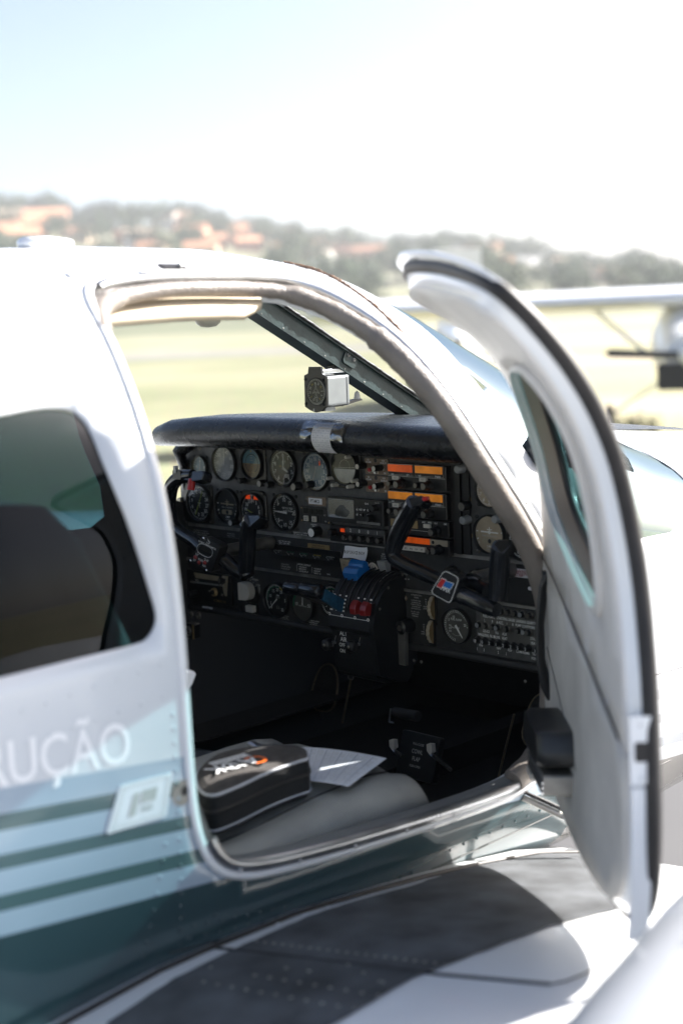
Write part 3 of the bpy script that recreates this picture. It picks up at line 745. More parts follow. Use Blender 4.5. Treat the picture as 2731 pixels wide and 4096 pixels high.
# edge shell and weather seal
ed=MB(); e2=dens([pull((dcx+(x-dcx)*.992,.86+(s-.86)*.992)) for x,s in dpoly],.02); INd=dens(INN,.02); m_=len(e2)
I3=[(dcx+(x-dcx)/.992*.955,.86+(s-.86)/.992*.962) for x,s in e2]
ed.add([SK(x,s,-.003) for x,s in e2]+[SK(x,s,-.020) for x,s in e2]+[SK(x,s,-.034) for x,s in I3],[(k*m_+i,k*m_+(i+1)%m_,(k+1)*m_+(i+1)%m_,(k+1)*m_+i) for k in (0,1) for i in range(m_)],'white',True)
dchild(ed,'edge_shell')
se=MB(); se.tube([SK(x,s,-.008) for x,s in e2]+[SK(*e2[0],-.008)],.0115,'seal',8,caps=False); dchild(se,'weather_seal')
# latch channel on the trailing edge
lc=MB()
class FL:
    def __init__(s,s0): s.s0=s0
    def p(s,a,b,c=0): return SK(-.957-c,s.s0-b,-a)
_,CS0=us(1467,1668,rot=DI)
f_=FL(CS0)
lc.prism(f_,[(.010,-.040),(.037,-.040),(.037,.045),(.010,.045)],.0,.0065,'white')
for k in range(6):
    b0=-.045-.033*k; lc.prism(f_,[(.011,b0-.033),(.035,b0-.033),(.035,b0-.0005 if k==0 else b0),(.011,b0-.0005 if k==0 else b0)],.0,.0045,'white')
lc.prism(f_,rrect(.015,.031,-.012,.013,.003),.0055,.0072,'seal')
for b0 in (-.032,.034): lc.dome(f_.p(.023,b0,.0065),f_.p(0,0,.1)-f_.p(0,0,0),.0028,'alu')
dchild(lc,'latch_channel')
# armrest with ash tray
class SFin:
    def __init__(s,x0,s0): s.x0=x0;s.s0=s0
    def p(s,a,b,c=0): return SK(s.x0+a,s.s0-b,-(.034+c))
ar=MB(); AX,AS=us(1352,1700,rot=DI); print('ARM',AX,AS)
def ap(a,b,c): return SFin(AX,AS).p(a,b,c)
class AF:
    def p(s,a,b,c=0): return ap(a,b,c)
af=AF()
apoly=[(-.10,.032),(-.085,.040),(.07,.040),(.10,.03),(.105,-.028),(-.115,-.030)]
ar.prism(af,smooth_poly(apoly,True,2),.0,.062,'black',chamfer=.012,smooth=True)
dchild(ar,'armrest')
at=MB(); at.prism(af,rrect(-.10,.09,-.068,-.031,.006),.0,.052,'alu_dull'); 
for k in range(3): at.prism(af,[(-.10,-.064+.009*k),(.09,-.064+.009*k),(.09,-.061+.009*k),(-.10,-.061+.009*k)],.052,.055,'chrome')
at.prism(af,rrect(.03,.09,-.080,-.069,.004),.0,.056,'ivory')
dchild(at,'ash_tray')
ps_=MB(); pts=[SFin(-.215,1.06).p(0,b,c) for b,c in ((.075,.002),(.05,.012),(-.02,.020),(-.08,.020),(-.125,.012),(-.15,.002))]
ps_.tube(pts,[(.008,.012),(.005,.012),(.005,.012),(.006,.012),(.008,.013),(.008,.010)],'black',10)
ps_.cyl(SFin(-.215,1.06).p(0,.075,0),SFin(-.215,1.06).p(0,.075,.012),.011,.010,'black',14)
dchild(ps_,'pull_strap')
cr_=MB(); cr_.tube([SK(x,1.02-.22*(x+.5),-.0405) for x in [-.90+.03*i for i in range(25)]],.0014,'seal',5); cr_.tube([SK(-.2-.03*i,1.12+.012*i,-.0405) for i in range(12)],.0009,'seal',5); dchild(cr_,'trim_seam')
sc_b=MB()
for x,s in ((-.33,.99),(-.37,1.0),(-.45,1.01),(-.53,1.03),(-.90,.8),(-.9,.66)):
    sc_b=MB(); p=SK(x,s,-.039); sc_b.dome(p,SK(x,s,-.1)-SK(x,s,0),.004,'ivory'); dchild(sc_b,'screw')
# door stay between sill and door
st=MB(); p0=on(1,-.60,1200,1832); p1=on(1,-.655,1290,1873); p2=on(1,-.69,1362,1899)
st.tube([p0,p1],(.006),'alu_dull',8); st.tube([p1,p2],.0065,'alu',8); st.tube([p0+V((0,0,.012)),p1+V((0,0,.012))],.004,'seal',8); st.cyl(p2+V((0,0,-.012)),p2+V((0,0,.012)),.007,.007,'black',10)
st.build('door_stay',plane)
# ================================================================== COCKPIT
def z1(x,y): return (344.5+.3296*x,918.6+.3296*y)
def z2(x,y): return (746.4+.3663*x,918.6+.3663*y)
def z3(x,y): return (344.5+.2930*x,1205.7+.2930*y)
def z4(x,y): return (689+.3663*x,1263.1+.3663*y)
def z5(x,y): return (689+.14647*x,1251.6+.14647*y)
def z6(x,y): return (344.5+.1831*x,1119.6+.1831*y)
def z7(x,y): return (574.2+.1831*x,1148.3+.1831*y)
def pa(q,d=0.0):
    p=on(0,-d,*q); return (-p.y,p.z)
def mm(q,h,d=0.0):   # vertical pixels -> metres at that point of the panel
    p=on(0,-d,*q); return h*proj(p)[2]/F_
S1=sum(pa(q)[1] for q in (z1(300,868),z1(1000,948),z2(900,978)))/3
S2=sum(pa(q)[1] for q in (z3(900,355),z3(1400,425),z4(700,245),z4(1450,362)))/4
print('STRIPS',S1,S2)
ip=MB()
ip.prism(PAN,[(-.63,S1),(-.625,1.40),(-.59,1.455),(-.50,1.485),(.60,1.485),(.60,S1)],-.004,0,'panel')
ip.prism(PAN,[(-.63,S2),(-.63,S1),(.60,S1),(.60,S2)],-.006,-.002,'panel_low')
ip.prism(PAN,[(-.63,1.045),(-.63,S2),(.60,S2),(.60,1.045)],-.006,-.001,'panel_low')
ip.box(PAN,-.60,.60,S1-.0035,S1+.0035,-.002,.004,'alu_dull'); ip.box(PAN,-.62,.60,S2-.003,S2+.003,-.002,.004,'alu_dull')
ip.tube([PAN.p(-.63,1.040,0),PAN.p(.60,1.040,0)],.009,'rubber',8)
for k in range(16): ip.box(PAN,-.60+.08*k,-.597+.08*k,1.030,1.050,.0,.010,'ink_dim') if False else None
def T(t,q,h,m='ink',c=.0012,al='c',sx=.85,mb=None,rot=0,d=0):
    a,b=pa(q,d); (mb or ip).text(t,PAN,a,b,mm(q,h*.36 if False else h),m,c+d,al,sx,rot)
def plate(q0,q1,m,c=.003,bev=.002,c0=-.001,mb=None,d=0):
    a0,b0=pa(q0,d); a1,b1=pa(q1,d); (mb or ip).prism(PAN,rrect(min(a0,a1),max(a0,a1),min(b0,b1),max(b0,b1),bev),c0+d,c+d,m)
# sub-sheets of the upper panel
for q0,q1 in ((z1(230,590),z1(452,862)),(z1(1040,320),z1(1275,975)),(z1(1000,330),z1(1020,900))):
    pass
PANEL=ip
parts=[]
# ---- placards on the sheet itself
plate(z1(997,318),z1(1103,366),'tan_plate',.001)
for i,t in enumerate(('WARNING - THIS AIRCRAFT IS NOT','APPROVED FOR FLIGHT IN ICING','CONDITIONS')): T(t,z1(1050,330+13*i),2.2,'ink_black',.0014,sx=.8)
plate(z1(225,468),z1(292,505),'seal',.001); T('MANEUVERING SPEED',z1(258,478),3,'gold',.0014,sx=.7); T('146 MPH',z1(258,494),3,'gold',.0014)
plate(z1(985,915),z1(1115,948),'seal',.001); T('MAXIMUM BACKUP & VOLT BATTERY',z1(1050,925),2.6,'ink',.0014,sx=.75); T('LAMP OPERATION TIME IS 4 HOURS',z1(1050,938),2.6,'ink',.0014,sx=.75)
T('GLARE SHIELD',z1(1143,868),2.6); T('LIGHTS',z1(1143,879),2.4); T('O',z1(1122,893),2.8); T('BAL',z1(1136,933),2.6); T('ON',z1(1148,893),2.6)
for i,t in enumerate(('FOR FLIGHT WITH AFT DOORS REMOVED','CONSULT THE LIMITATIONS AND PROCEDURES','OF THE AIRPLANE FLIGHT MANUAL')): T(t,z1(357,905+14*i+6),2.6,'ink_dim',sx=.72)
for i,t in enumerate(('MINIMUM SINGLE','ENGINE CONTROL','SPEED   80 MPH')): T(t,z1(568,932+15*i),2.8,'ink_dim',sx=.8)
for i,t in enumerate(('GEAR DOWN 150 M P H (MAX)','GEAR UP  125 M P H (MAX)','EXTENDED 150 M P H (MAX)')): T(t,z7(435,518+24*i),3.2,'ink',sx=.66)
plate(z7(725,540),z7(997,635),'gold',.001); T('CORRECT TRIM CHECK',z7(860,575),3.4,'ink_black',.0016,sx=.8); T('PRIOR TO FLIGHT CHECKS',z7(860,603),3.4,'ink_black',.0016,sx=.75)
for i,t in enumerate(('SEAT BACKS ERECT','FASTEN BELTS HARNESS','FUEL SELECTORS ON')): T(t,z7(395,800+28*i),3.2,'ink_dim',al='l',sx=.66)
T('LANDING CHECKLIST',z7(680,812),3.6,'ink',sx=.9)
for i,t in enumerate(('COWL FLAPS SET','MIXTURES RICH','AUX FUEL PUMP OFF')): T(t,z7(620,835+27*i),3.2,'ink',al='l',sx=.7)
for i,t in enumerate(('PROPELLERS SET','GEAR DOWN','FLAPS SET - 125')): T(t,z7(808,858+28*i),3.2,'ink',al='l',sx=.7)
T('2 MAX',z7(990,932),3.2)
for x,y0,y1 in ((592,815,888),(780,840,912)):
    a,b=pa(z7(x,y0)); a2,b2=pa(z7(x,y1)); ip.bar(PAN,a,b,a,b2,.0012,.0012,'ink_dim')
for i,t in enumerate(('AVOID CONTINUOUS GAUGE','OPER. 1700-2100 RPM','ON GROUND WITH TAIL WIND')): T(t,z3(1058,712+14*i),2.4,'ink_dim',sx=.6)
for i,t in enumerate(('AVOID CONTINUOUS OPERATION','2000-2200 RPM ABOVE 32"','MANIFOLD PRESSURE')): T(t,z5(215,1190+30*i),2.6,'ink',sx=.66)
for i,t in enumerate(('ELEC. PITCH TRIM','PUSH ON/OFF')): T(t,z3(812,698+14*i),2.4,'ink_dim',sx=.7)
for i,t in enumerate(('ALTERNATE STATIC','SOURCE')): T(t,z4(730,283+15*i),3.4,'ink_dim',sx=.75)
for i,t in enumerate(('LOCATED BELOW PANEL','ALL CABIN VENTS AND','STORM WINDOW MUST BE','CLOSED HEATER AND','DEFROSTER MUST BE ON')): T(t,z4(728,317+13*i),2.8,'ink_dim',sx=.65)
for i,t in enumerate(('PULL LEFT TO OPEN','OPEN FOR STATIC','SYSTEM DRAIN')): T(t,z4(722,388+13*i),2.8,'ink_dim',sx=.68)
T('SW',z4(790,310),3,'ink_dim'); T('RADIO',z4(785,355),3,'ink_dim'); T('LIGHTS',z4(785,368),3,'ink_dim'); T('SW',z4(777,468),3,'ink_dim'); T('PANEL',z4(772,512),3,'ink_dim'); T('LIGHTS',z4(772,525),3,'ink_dim')
for q in (z4(790,335),z4(777,492)): a,b=pa(q); ip.bar(PAN,a,b-.004,a,b+.004,.0008,.0012,'ink_dim'); ip.add([PAN.p(a-.0015,b+.003,.0012),PAN.p(a+.0015,b+.003,.0012),PAN.p(a,b+.006,.0012)],[(0,1,2)],'ink_dim')
T('MIKE',z6(508,1478),3.2,'ink_dim'); T('PHONES',z6(622,1497),3.2,'ink_dim')
for q in (z6(508,1510),z6(622,1525)): a,b=pa(q); ip.add([PAN.p(a-.003,b+.002,.0012),PAN.p(a+.003,b+.002,.0012),PAN.p(a,b-.003,.0012)],[(0,1,2)],'ink_dim')
for i,t in enumerate(('WINDSHIELD','HEAT - SEE AIRPL.','FLIGHT MANUAL')): T(t,z5(1330,145+33*i),3.3,'ink_dim',sx=.65)
T('OMEGA-2',z4(670,130),4,'ink_dim'); T('1 2 5 5',z4(665,153),3.2,'ink_dim'); T('HDG   MP',z4(670,182),3.4,'ink_dim')
# screws dotted over the sheet
for q in [z1(452,290),z1(345,335),z1(252,428),z1(1238,712),z1(1090,690),z1(1245,922),z1(800,400),z2(902,622),z2(910,850),z2(938,446),z2(958,942),z4(657,302),z2(22,825)]:
    a,b=pa(q); ip.dome(PAN.p(a,b,.001),(-1,0,0),.0042,'screw'); ip.lathe(PAN,a,b,[(.006,.0005),(.0055,.0015)],'gold',10)
panel=ip.build('instrument_panel',plane)
def sub(mb,name,**t): return mb.build(name,panel,**t)
def boxed(name,fn,**t):
    mb=MB(); fn(mb); return sub(mb,name,**t)
# ---- round instruments
def gauge(q,h,face='dial',ticks=(0,360,36),nums=(),needles=(),sq=None,round_sq=.008,name='gauge',extra=None,glassy=True,knobs=(),r_in=.90,ring=True,tick_m='ink',tl=.10,dep=.010,screws=True,numh=.195,sup=True):
    """q = centre pixel, h = outer radius in pixels (vertical)"""
    a,b=pa(q); R=mm(q,h); mb=MB(); z0=dep*.58 if sq else 0
    if sq:
        a0,b0=pa(sq[0]); a1,b1=pa(sq[1]); P=rrect(a0,a1,min(b0,b1),max(b0,b1),round_sq)
        mb.prism(PAN,P,-.001,dep*.55,'bezel',chamfer=.002)
        for sx_ in (a0+.007,a1-.007):
            for sy in (min(b0,b1)+.007,max(b0,b1)-.007): mb.lathe(PAN,sx_,sy,[(.0036,dep*.5),(.0034,dep*.75),(.001,dep*.8)],'black',8)
    elif screws:
        for k in range(4):
            t=math.radians(45+90*k); mb.lathe(PAN,a+R*1.17*math.cos(t),b+R*1.17*math.sin(t),[(.0044,0),(.0042,.0022),(.0018,.0026),(.001,.001)],'black',8)
    mb.lathe(PAN,a,b,[(R,z0),(R*.995,z0+dep*.8),(R*.96,z0+dep),(R*.92,z0+dep*.9),(R*r_in,z0+dep*.2)],'bezel',40)
    mb.disc(PAN,a,b,R*(r_in+.01),z0+dep*.25,face,40)
    c=z0+dep*.25+.0006; Ri=R*r_in*.95
    if ticks:
        t0,t1,n=ticks
        for i in range(n+1 if (t1-t0)<360 else n):
            t=math.radians(90-(t0+(t1-t0)*i/n)); l=tl*(1.6 if i%5==0 else 1)
            mb.bar(PAN,a+Ri*math.cos(t),b+Ri*math.sin(t),a+Ri*(1-l)*math.cos(t),b+Ri*(1-l)*math.sin(t),R*.038,c,tick_m)
    for tx_,ang,rad in nums:
        t=math.radians(90-ang); mb.text(tx_,PAN,a+Ri*rad*math.cos(t),b+Ri*rad*math.sin(t),R*numh,tick_m,c,'c',.9)
    if extra: extra(mb,a,b,R,c)
    for ang,l,wd,m,tail in needles:
        t=math.radians(90-ang); mb.bar(PAN,a-R*tail*math.cos(t),b-R*tail*math.sin(t),a+R*l*math.cos(t),b+R*l*math.sin(t),R*wd*1.2,c+.0016,m,None,R*wd*.45)
    if glassy: mb.disc(PAN,a,b,R*(r_in+.015),z0+dep*.72,'gauge_glass',40)
    for kq,kr,km,cap in knobs:
        ka,kb=pa(kq); mb.knob(PAN,ka,kb,kr,.004,.024,km,cap)
    return mb.build(name,panel)
NUM=lambda L,a0,st,rad=.72:[(t,a0+st*i,rad) for i,t in enumerate(L)]
# small clock-like dial at far left
gauge(z1(357,467),27,'dial_blue',(0,360,24),NUM(['0','3','6','9'],0,90,.6),[(15,.7,.05,'ink_dim',.1),(190,.6,.05,'ink_dim',0)],name='clock')
def asi(mb,a,b,R,c):
    # pale reflection painted as the face colour, with darker inner scale
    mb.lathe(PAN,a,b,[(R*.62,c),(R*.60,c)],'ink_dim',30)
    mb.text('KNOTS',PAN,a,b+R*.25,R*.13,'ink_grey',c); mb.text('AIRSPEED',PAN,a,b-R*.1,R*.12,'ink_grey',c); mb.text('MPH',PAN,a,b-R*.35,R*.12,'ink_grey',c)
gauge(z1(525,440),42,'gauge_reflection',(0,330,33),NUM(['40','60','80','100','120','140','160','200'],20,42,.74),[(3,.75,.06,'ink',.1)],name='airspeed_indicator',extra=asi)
def att(mb,a,b,R,c):
    n=24
    up=[(a+R*.86*math.cos(math.pi*i/n),b+.0+R*.86*math.sin(math.pi*i/n)) for i in range(n+1)]; dn=[(a+R*.86*math.cos(-math.pi*i/n),b+R*.86*math.sin(-math.pi*i/n)) for i in range(n+1)]
    mb.add([PAN.p(x,y,c) for x,y in up],[tuple(range(n+1))],'horizon_blue'); mb.add([PAN.p(x,y,c) for x,y in dn],[tuple(range(n+1))[::-1]],'horizon_brown')
    mb.lathe(PAN,a,b,[(R*.60,c+.0006),(R*.56,c+.0006)],'dial',30)
    mb.bar(PAN,a-R*.55,b-R*.02,a-R*.15,b-R*.02,R*.045,c+.0012,'gold'); mb.bar(PAN,a+R*.15,b-R*.02,a+R*.55,b-R*.02,R*.045,c+.0012,'gold')
    mb.bar(PAN,a,b-R*.02,a-R*.18,b-R*.5,R*.05,c+.0012,'gold'); mb.bar(PAN,a,b-R*.02,a+R*.18,b-R*.5,R*.05,c+.0012,'gold'); mb.bar(PAN,a-.3*R,b-R*.55,a+.3*R,b-R*.55,R*.05,c+.0012,'gold')
    for y in (.2,.35,.5): mb.bar(PAN,a-R*.12,b+R*y,a+R*.12,b+R*y,R*.02,c+.0012,'ink_dim')
    mb.add([PAN.p(a-R*.08,b+R*.72,c+.0012),PAN.p(a+R*.08,b+R*.72,c+.0012),PAN.p(a,b+R*.86,c+.0012)],[(0,1,2)],'yellow_mark')
gauge(z1(730,440),37,'dial',None,sq=(z1(630,312),z1(820,598)),name='attitude_indicator',extra=att,knobs=[(z1(672,558),.007,'black',None),(z1(812,576),.0085,'black','alu_dull')])
def alt(mb,a,b,R,c):
    mb.text('ALT',PAN,a+R*.05,b+R*.30,R*.13,'ink',c)
    mb.bar(PAN,a-R*.3,b+R*.08,a+R*.1,b+R*.08,R*.05,c,'gold')
    for k in range(5): mb.bar(PAN,a+R*(.02+.07*k),b-R*.5,a+R*(.14+.07*k),b-R*.32,R*.035,c,'ink')
gauge(z1(935,472),45,'dial',(0,360,50),NUM(list('0123456789'),0,36,.74),[(8,.70,.09,'ink',.05),(118,.42,.16,'ink',.05)],name='altimeter',extra=alt,knobs=[(z1(865,585),.0075,'black',None)])
CARD=['N','3','6','E','12','15','S','21','24','W','30','33']
def rmi(mb,a,b,R,c):
    mb.bar(PAN,a,b+R*.1,a,b+R*.8,R*.03,c,'ink_grey'); mb.bar(PAN,a+.3*R,b+R*.3,a+.3*R,b+R*.5,R*.1,c,'orange')
gauge(z1(1160,496),47,'dial_blue',(0,360,72),NUM(CARD,0,30,.70),[(22,.8,.035,'ink_grey',.75)],name='radio_magnetic_indicator',extra=rmi,knobs=[(z1(1050,598),.0095,'black','alu_dull'),(z1(1138,585),.0085,'black',None)])
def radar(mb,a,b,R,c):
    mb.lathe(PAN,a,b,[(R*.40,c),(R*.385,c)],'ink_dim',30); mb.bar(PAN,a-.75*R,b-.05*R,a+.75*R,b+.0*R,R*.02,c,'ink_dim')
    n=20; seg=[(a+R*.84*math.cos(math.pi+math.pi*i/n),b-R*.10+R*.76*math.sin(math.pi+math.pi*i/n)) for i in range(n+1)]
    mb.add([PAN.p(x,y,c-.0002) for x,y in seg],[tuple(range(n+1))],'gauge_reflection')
gauge(z1(1375,465),43,'dial',None,sq=(z1(1282,335),z1(1482,620)),name='stormscope',extra=radar,knobs=[(z1(1415,393),.0042,'ivory',None),(z1(1287,540),.0042,'ivory',None),(z1(1318,586),.0045,'ivory',None),(z1(1427,598),.0045,'ivory',None),(z1(1456,558),.0042,'ivory',None)])
def adf(mb,a,b,R,c):
    mb.bar(PAN,a-.13*R,b,a+.13*R,b,R*.03,c,'ink'); mb.bar(PAN,a,b-.25*R,a,b+.15*R,R*.03,c,'ink')
gauge(z1(365,715),44,'dial',(0,360,72),NUM(['15','18','21','24','27','30','33','0','3','6','9','12'],-20,30,.72),[(28,.74,.06,'lime',.7)],sq=(z1(232,575),z1(452,868)),name='bearing_indicator',extra=adf,tl=.06)
def tc_(col):
    def f(mb,a,b,R,c):
        mb.bar(PAN,a-.55*R,b+.12*R,a+.55*R,b+.10*R,R*.07,c,col,None,R*.07); mb.bar(PAN,a-.16*R,b+.24*R,a+.16*R,b+.24*R,R*.045,c,col); mb.bar(PAN,a,b,a,b+.36*R,R*.05,c,col); mb.disc(PAN,a,b+.11*R,R*.09,c+.0003,col,12)
        for s_ in (-1,1): mb.bar(PAN,a+s_*.72*R,b+.13*R,a+s_*.84*R,b+.13*R,R*.06,c,'ink'); mb.bar(PAN,a+s_*.70*R,b-.22*R,a+s_*.80*R,b-.28*R,R*.06,c,'ink')
        mb.prism(PAN,rrect(a-.42*R,a+.42*R,b-.46*R,b-.20*R,.10*R),c,c+.0022,'tan_plate'); mb.disc(PAN,a+.05*R,b-.33*R,R*.11,c+.0026,'dial',14)
        mb.text('TURN COORDINATOR',PAN,a,b-.08*R,R*.075,'ink_dim',c); mb.text('2 MIN',PAN,a,b-.60*R,R*.11,'ink',c); mb.text('NO PITCH',PAN,a,b-.75*R,R*.07,'ink_dim',c); mb.text('L',PAN,a-.66*R,b-.42*R,R*.12,'ink',c); mb.text('R',PAN,a+.66*R,b-.42*R,R*.12,'ink',c)
    return f
gauge(z1(545,738),42,'dial',None,name='turn_coordinator',extra=tc_('tan_plate'))
def hsi(mb,a,b,R,c):
    for s_ in (-1,1): mb.add([PAN.p(a+s_*x,b+y,c) for x,y in ((.12*R,.62*R),(.55*R,.62*R),(.48*R,.80*R),(.16*R,.86*R))],[(0,1,2,3) if s_<0 else (3,2,1,0)],'flag')
    mb.bar(PAN,a-.45*R,b+.05*R,a+.62*R,b-.38*R,R*.05,c+.0018,'lime'); mb.add([PAN.p(a+x*R,b+y*R,c+.0018) for x,y in ((.62,-.28),(.82,-.46),(.56,-.44))],[(0,1,2)],'lime')
    mb.bar(PAN,a,b+.95*R,a,b+.40*R,R*.035,c+.0018,'ink'); mb.bar(PAN,a,b-.02*R,a,b-.36*R,R*.03,c+.0018,'gold'); mb.bar(PAN,a-.14*R,b-.16*R,a+.14*R,b-.16*R,R*.03,c+.0018,'gold')
    for s_ in (-1,1):
        for k in range(5): mb.disc(PAN,a+s_*.86*R,b-.45*R+k*.22*R,R*.03,c,'ink',6)
gauge(z1(735,768),42,'dial',(0,360,72),NUM(['33','N','3','6','E','12','15','S','21','24','W','30'],-25,30,.62),(),sq=(z1(632,620),z1(828,905)),round_sq=.018,name='horizontal_situation_indicator',extra=hsi,tl=.05,r_in=.94,knobs=[(z1(612,848),.008,'black','ink_dim'),(z1(815,870),.0085,'black',None)])
def vsi(mb,a,b,R,c):
    mb.text('VERTICAL SPEED',PAN,a+.22*R,b+.22*R,R*.10,'ink',c,sx=.75); mb.text('100 FEET PER MIN',PAN,a+.22*R,b+.08*R,R*.08,'ink',c,sx=.75)
    mb.text('UP',PAN,a-.42*R,b+.42*R,R*.08,'ink',c); mb.text('DOWN',PAN,a-.35*R,b-.42*R,R*.08,'ink',c)
gauge(z1(945,782),46,'dial',(-160,160,40),[('5',-48,.74),('10',0,.74),('15',40,.76),('20',90,.78),('15',140,.76),('10',180,.74),('5',228,.74)],[(-88,.74,.11,'ink',.2)],name='vertical_speed_indicator',extra=vsi,numh=.2)
mb=MB(); a,b=pa(z1(1175,915)); mb.knob(PAN,a,b,.012,0,.024,'black','ink'); mb.build('light_dimmer_knob',panel)
# copilot instruments
gauge(z2(1030,570),40,'dial_tan',(0,360,50),NUM(list('0123456789'),0,36,.74),[(-38,.70,.09,'ink',.05)],name='altimeter',extra=alt,numh=.2,knobs=[(z2(900,660),.010,'black','screw'),(z2(873,428),.009,'grey_knob',None)])
gauge(z2(1035,842),46.5,'dial_tan',None,name='turn_coordinator',extra=tc_('ink'),knobs=[(z2(905,747),.009,'grey_knob',None),(z2(1105,740),.0085,'grey_knob',None)])
gauge(z2(1243,888),46,'dial',(0,360,72),NUM(['S','15','12','E','6','3','N','33','30','W','24','21'],-60,-30,.70),(),name='directional_gyro',numh=.19)
def noop(*a): pass
# engine instruments of the lower row
def arcm(mb,a,b,R,c,a0,a1,m,r0=.80,r1=.86):
    n=16; vs=[]
    for i in range(n+1):
        t=math.radians(90-(a0+(a1-a0)*i/n)); vs+=[PAN.p(a+R*r0*math.cos(t),b+R*r0*math.sin(t),c),PAN.p(a+R*r1*math.cos(t),b+R*r1*math.sin(t),c)]
    mb.add(vs,[(2*i,2*i+1,2*i+3,2*i+2) for i in range(n)],m)
def tach(mb,a,b,R,c): arcm(mb,a,b,R,c,-95,20,'green_mark',.70,.76); arcm(mb,a,b,R,c,22,40,'yellow_mark',.72,.80); mb.text('RPM',PAN,a+.1*R,b+.25*R,R*.1,'ink',c); mb.text('HUNDREDS',PAN,a+.1*R,b+.13*R,R*.06,'ink_dim',c); mb.text('L L',PAN,a+.1*R,b-.4*R,R*.16,'ink_dim',c)
gauge(z3(1000,585),42,'dial',(-130,45,34),[('3',-135,.72),('5',-115,.62),('10',-70,.62),('15',-25,.62),('20',10,.68),('25',40,.72),('3',88,.78),('35',140,.78)],[(-133,.72,.07,'ink',.1)],name='tachometer',extra=tach,numh=.17,screws=False)
def mfp(mb,a,b,R,c): arcm(mb,a,b,R,c,-100,-50,'green_mark',.74,.86); mb.text('MANIFOLD PRESSURE',PAN,a,b-.05*R,R*.07,'ink',c,sx=.7)
gauge(z3(1205,628),39,'dial_grey',None,[('10',-85,.62),('50',88,.62)],[(5,.55,.09,'ink',.0)],name='manifold_pressure_gauge',extra=mfp,numh=.2,screws=False)
gauge(z3(1432,597),41,'dial',(-150,45,34),[('5',-120,.62),('15',-20,.62),('20',20,.66)],(),name='tachometer',extra=lambda mb,a,b,R,c:arcm(mb,a,b,R,c,-95,40,'green_mark',.70,.76),screws=False)
def ffl(mb,a,b,R,c): 
    mb.text('FUEL FLOW',PAN,a,b+.35*R,R*.12,'ink',c); mb.text('GALLONS/HR',PAN,a-.1*R,b-.1*R,R*.08,'ink',c)
    for k,t in enumerate(('75%','65%','55%')): mb.text(t,PAN,a-.45*R,b-.02*R-.15*R*k,R*.09,'ink',c)
    arcm(mb,a,b,R,c,-170,60,'ink_dim',.72,.74); arcm(mb,a,b,R,c,150,215,'ink_dim',.52,.54)
gauge(z4(985,475),43,'dial_grey',(-170,90,30),[('5',-60,.7),('10',-20,.6),('25',80,.7)],[(145,.74,.13,'ink',.06)],name='fuel_flow_gauge',extra=ffl,numh=.14,screws=False)
gauge(z4(1110,168),20,'dial',(-60,90,15),[('4',-20,.5),('5',10,.5),('6',40,.5)],(),name='suction_gauge',extra=lambda mb,a,b,R,c:(mb.text('GYRO PRESS',PAN,a+.1*R,b-.2*R,R*.18,'ink_dim',c),mb.text('INCHES OF MERCURY',PAN,a,b-.5*R,R*.14,'ink_dim',c)),screws=False)
gauge(z4(955,150),20,'dial',None,(),(),name='suction_gauge',screws=False)
def amp(mb):
    a0,b0=pa(z5(1065,240)); a1,b1=pa(z5(1300,560)); mb.prism(PAN,rrect(a0,a1,b1,b0,.004),0,.008,'bezel',chamfer=.0015)
    a,b=pa(z5(1180,400)); n=20; R=mm(z5(1180,400),20)
    mb.add([PAN.p(a+R*.95*math.cos(math.pi*i/n),b-.15*R+R*1.15*math.sin(math.pi*i/n),.0085) for i in range(n+1)],[tuple(range(n+1))],'ivory')
    for i in range(13): t=math.radians(150-10*i); mb.bar(PAN,a+R*.8*math.cos(t),b-.15*R+R*.95*math.sin(t),a+R*.68*math.cos(t),b-.15*R+R*.82*math.sin(t),R*.03,.009,'ink_black')
    for i,t_ in enumerate(('10','20','30')): mb.text(t_,PAN,a-R*.4+R*.4*i,b+R*.5,R*.18,'ink_black',.009)
    mb.text('AMPERES',PAN,a,b+R*.22,R*.13,'ink_black',.009); mb.bar(PAN,a,b-.1*R,a-R*.62,b+R*.45,R*.04,.0095,'ink_black')
    mb.text('PROP DE-ICER',PAN,a,b-R*.68,R*.20,'ink',.009); mb.text('AMPS',PAN,a,b-R*.95,R*.20,'ink',.009); mb.text('BFGoodrich',PAN,a,b-R*.40,R*.17,'ink',.009)
    for (x0,y0,x1,y1) in ((-.72,-.28,.72,-.28),(-.6,-.53,.6,-.53),(-.72,-.28,-.6,-.53),(.72,-.28,.6,-.53)): mb.bar(PAN,a+x0*R,b+y0*R,a+x1*R,b+y1*R,R*.04,.009,'ink')
boxed('ammeter',amp)
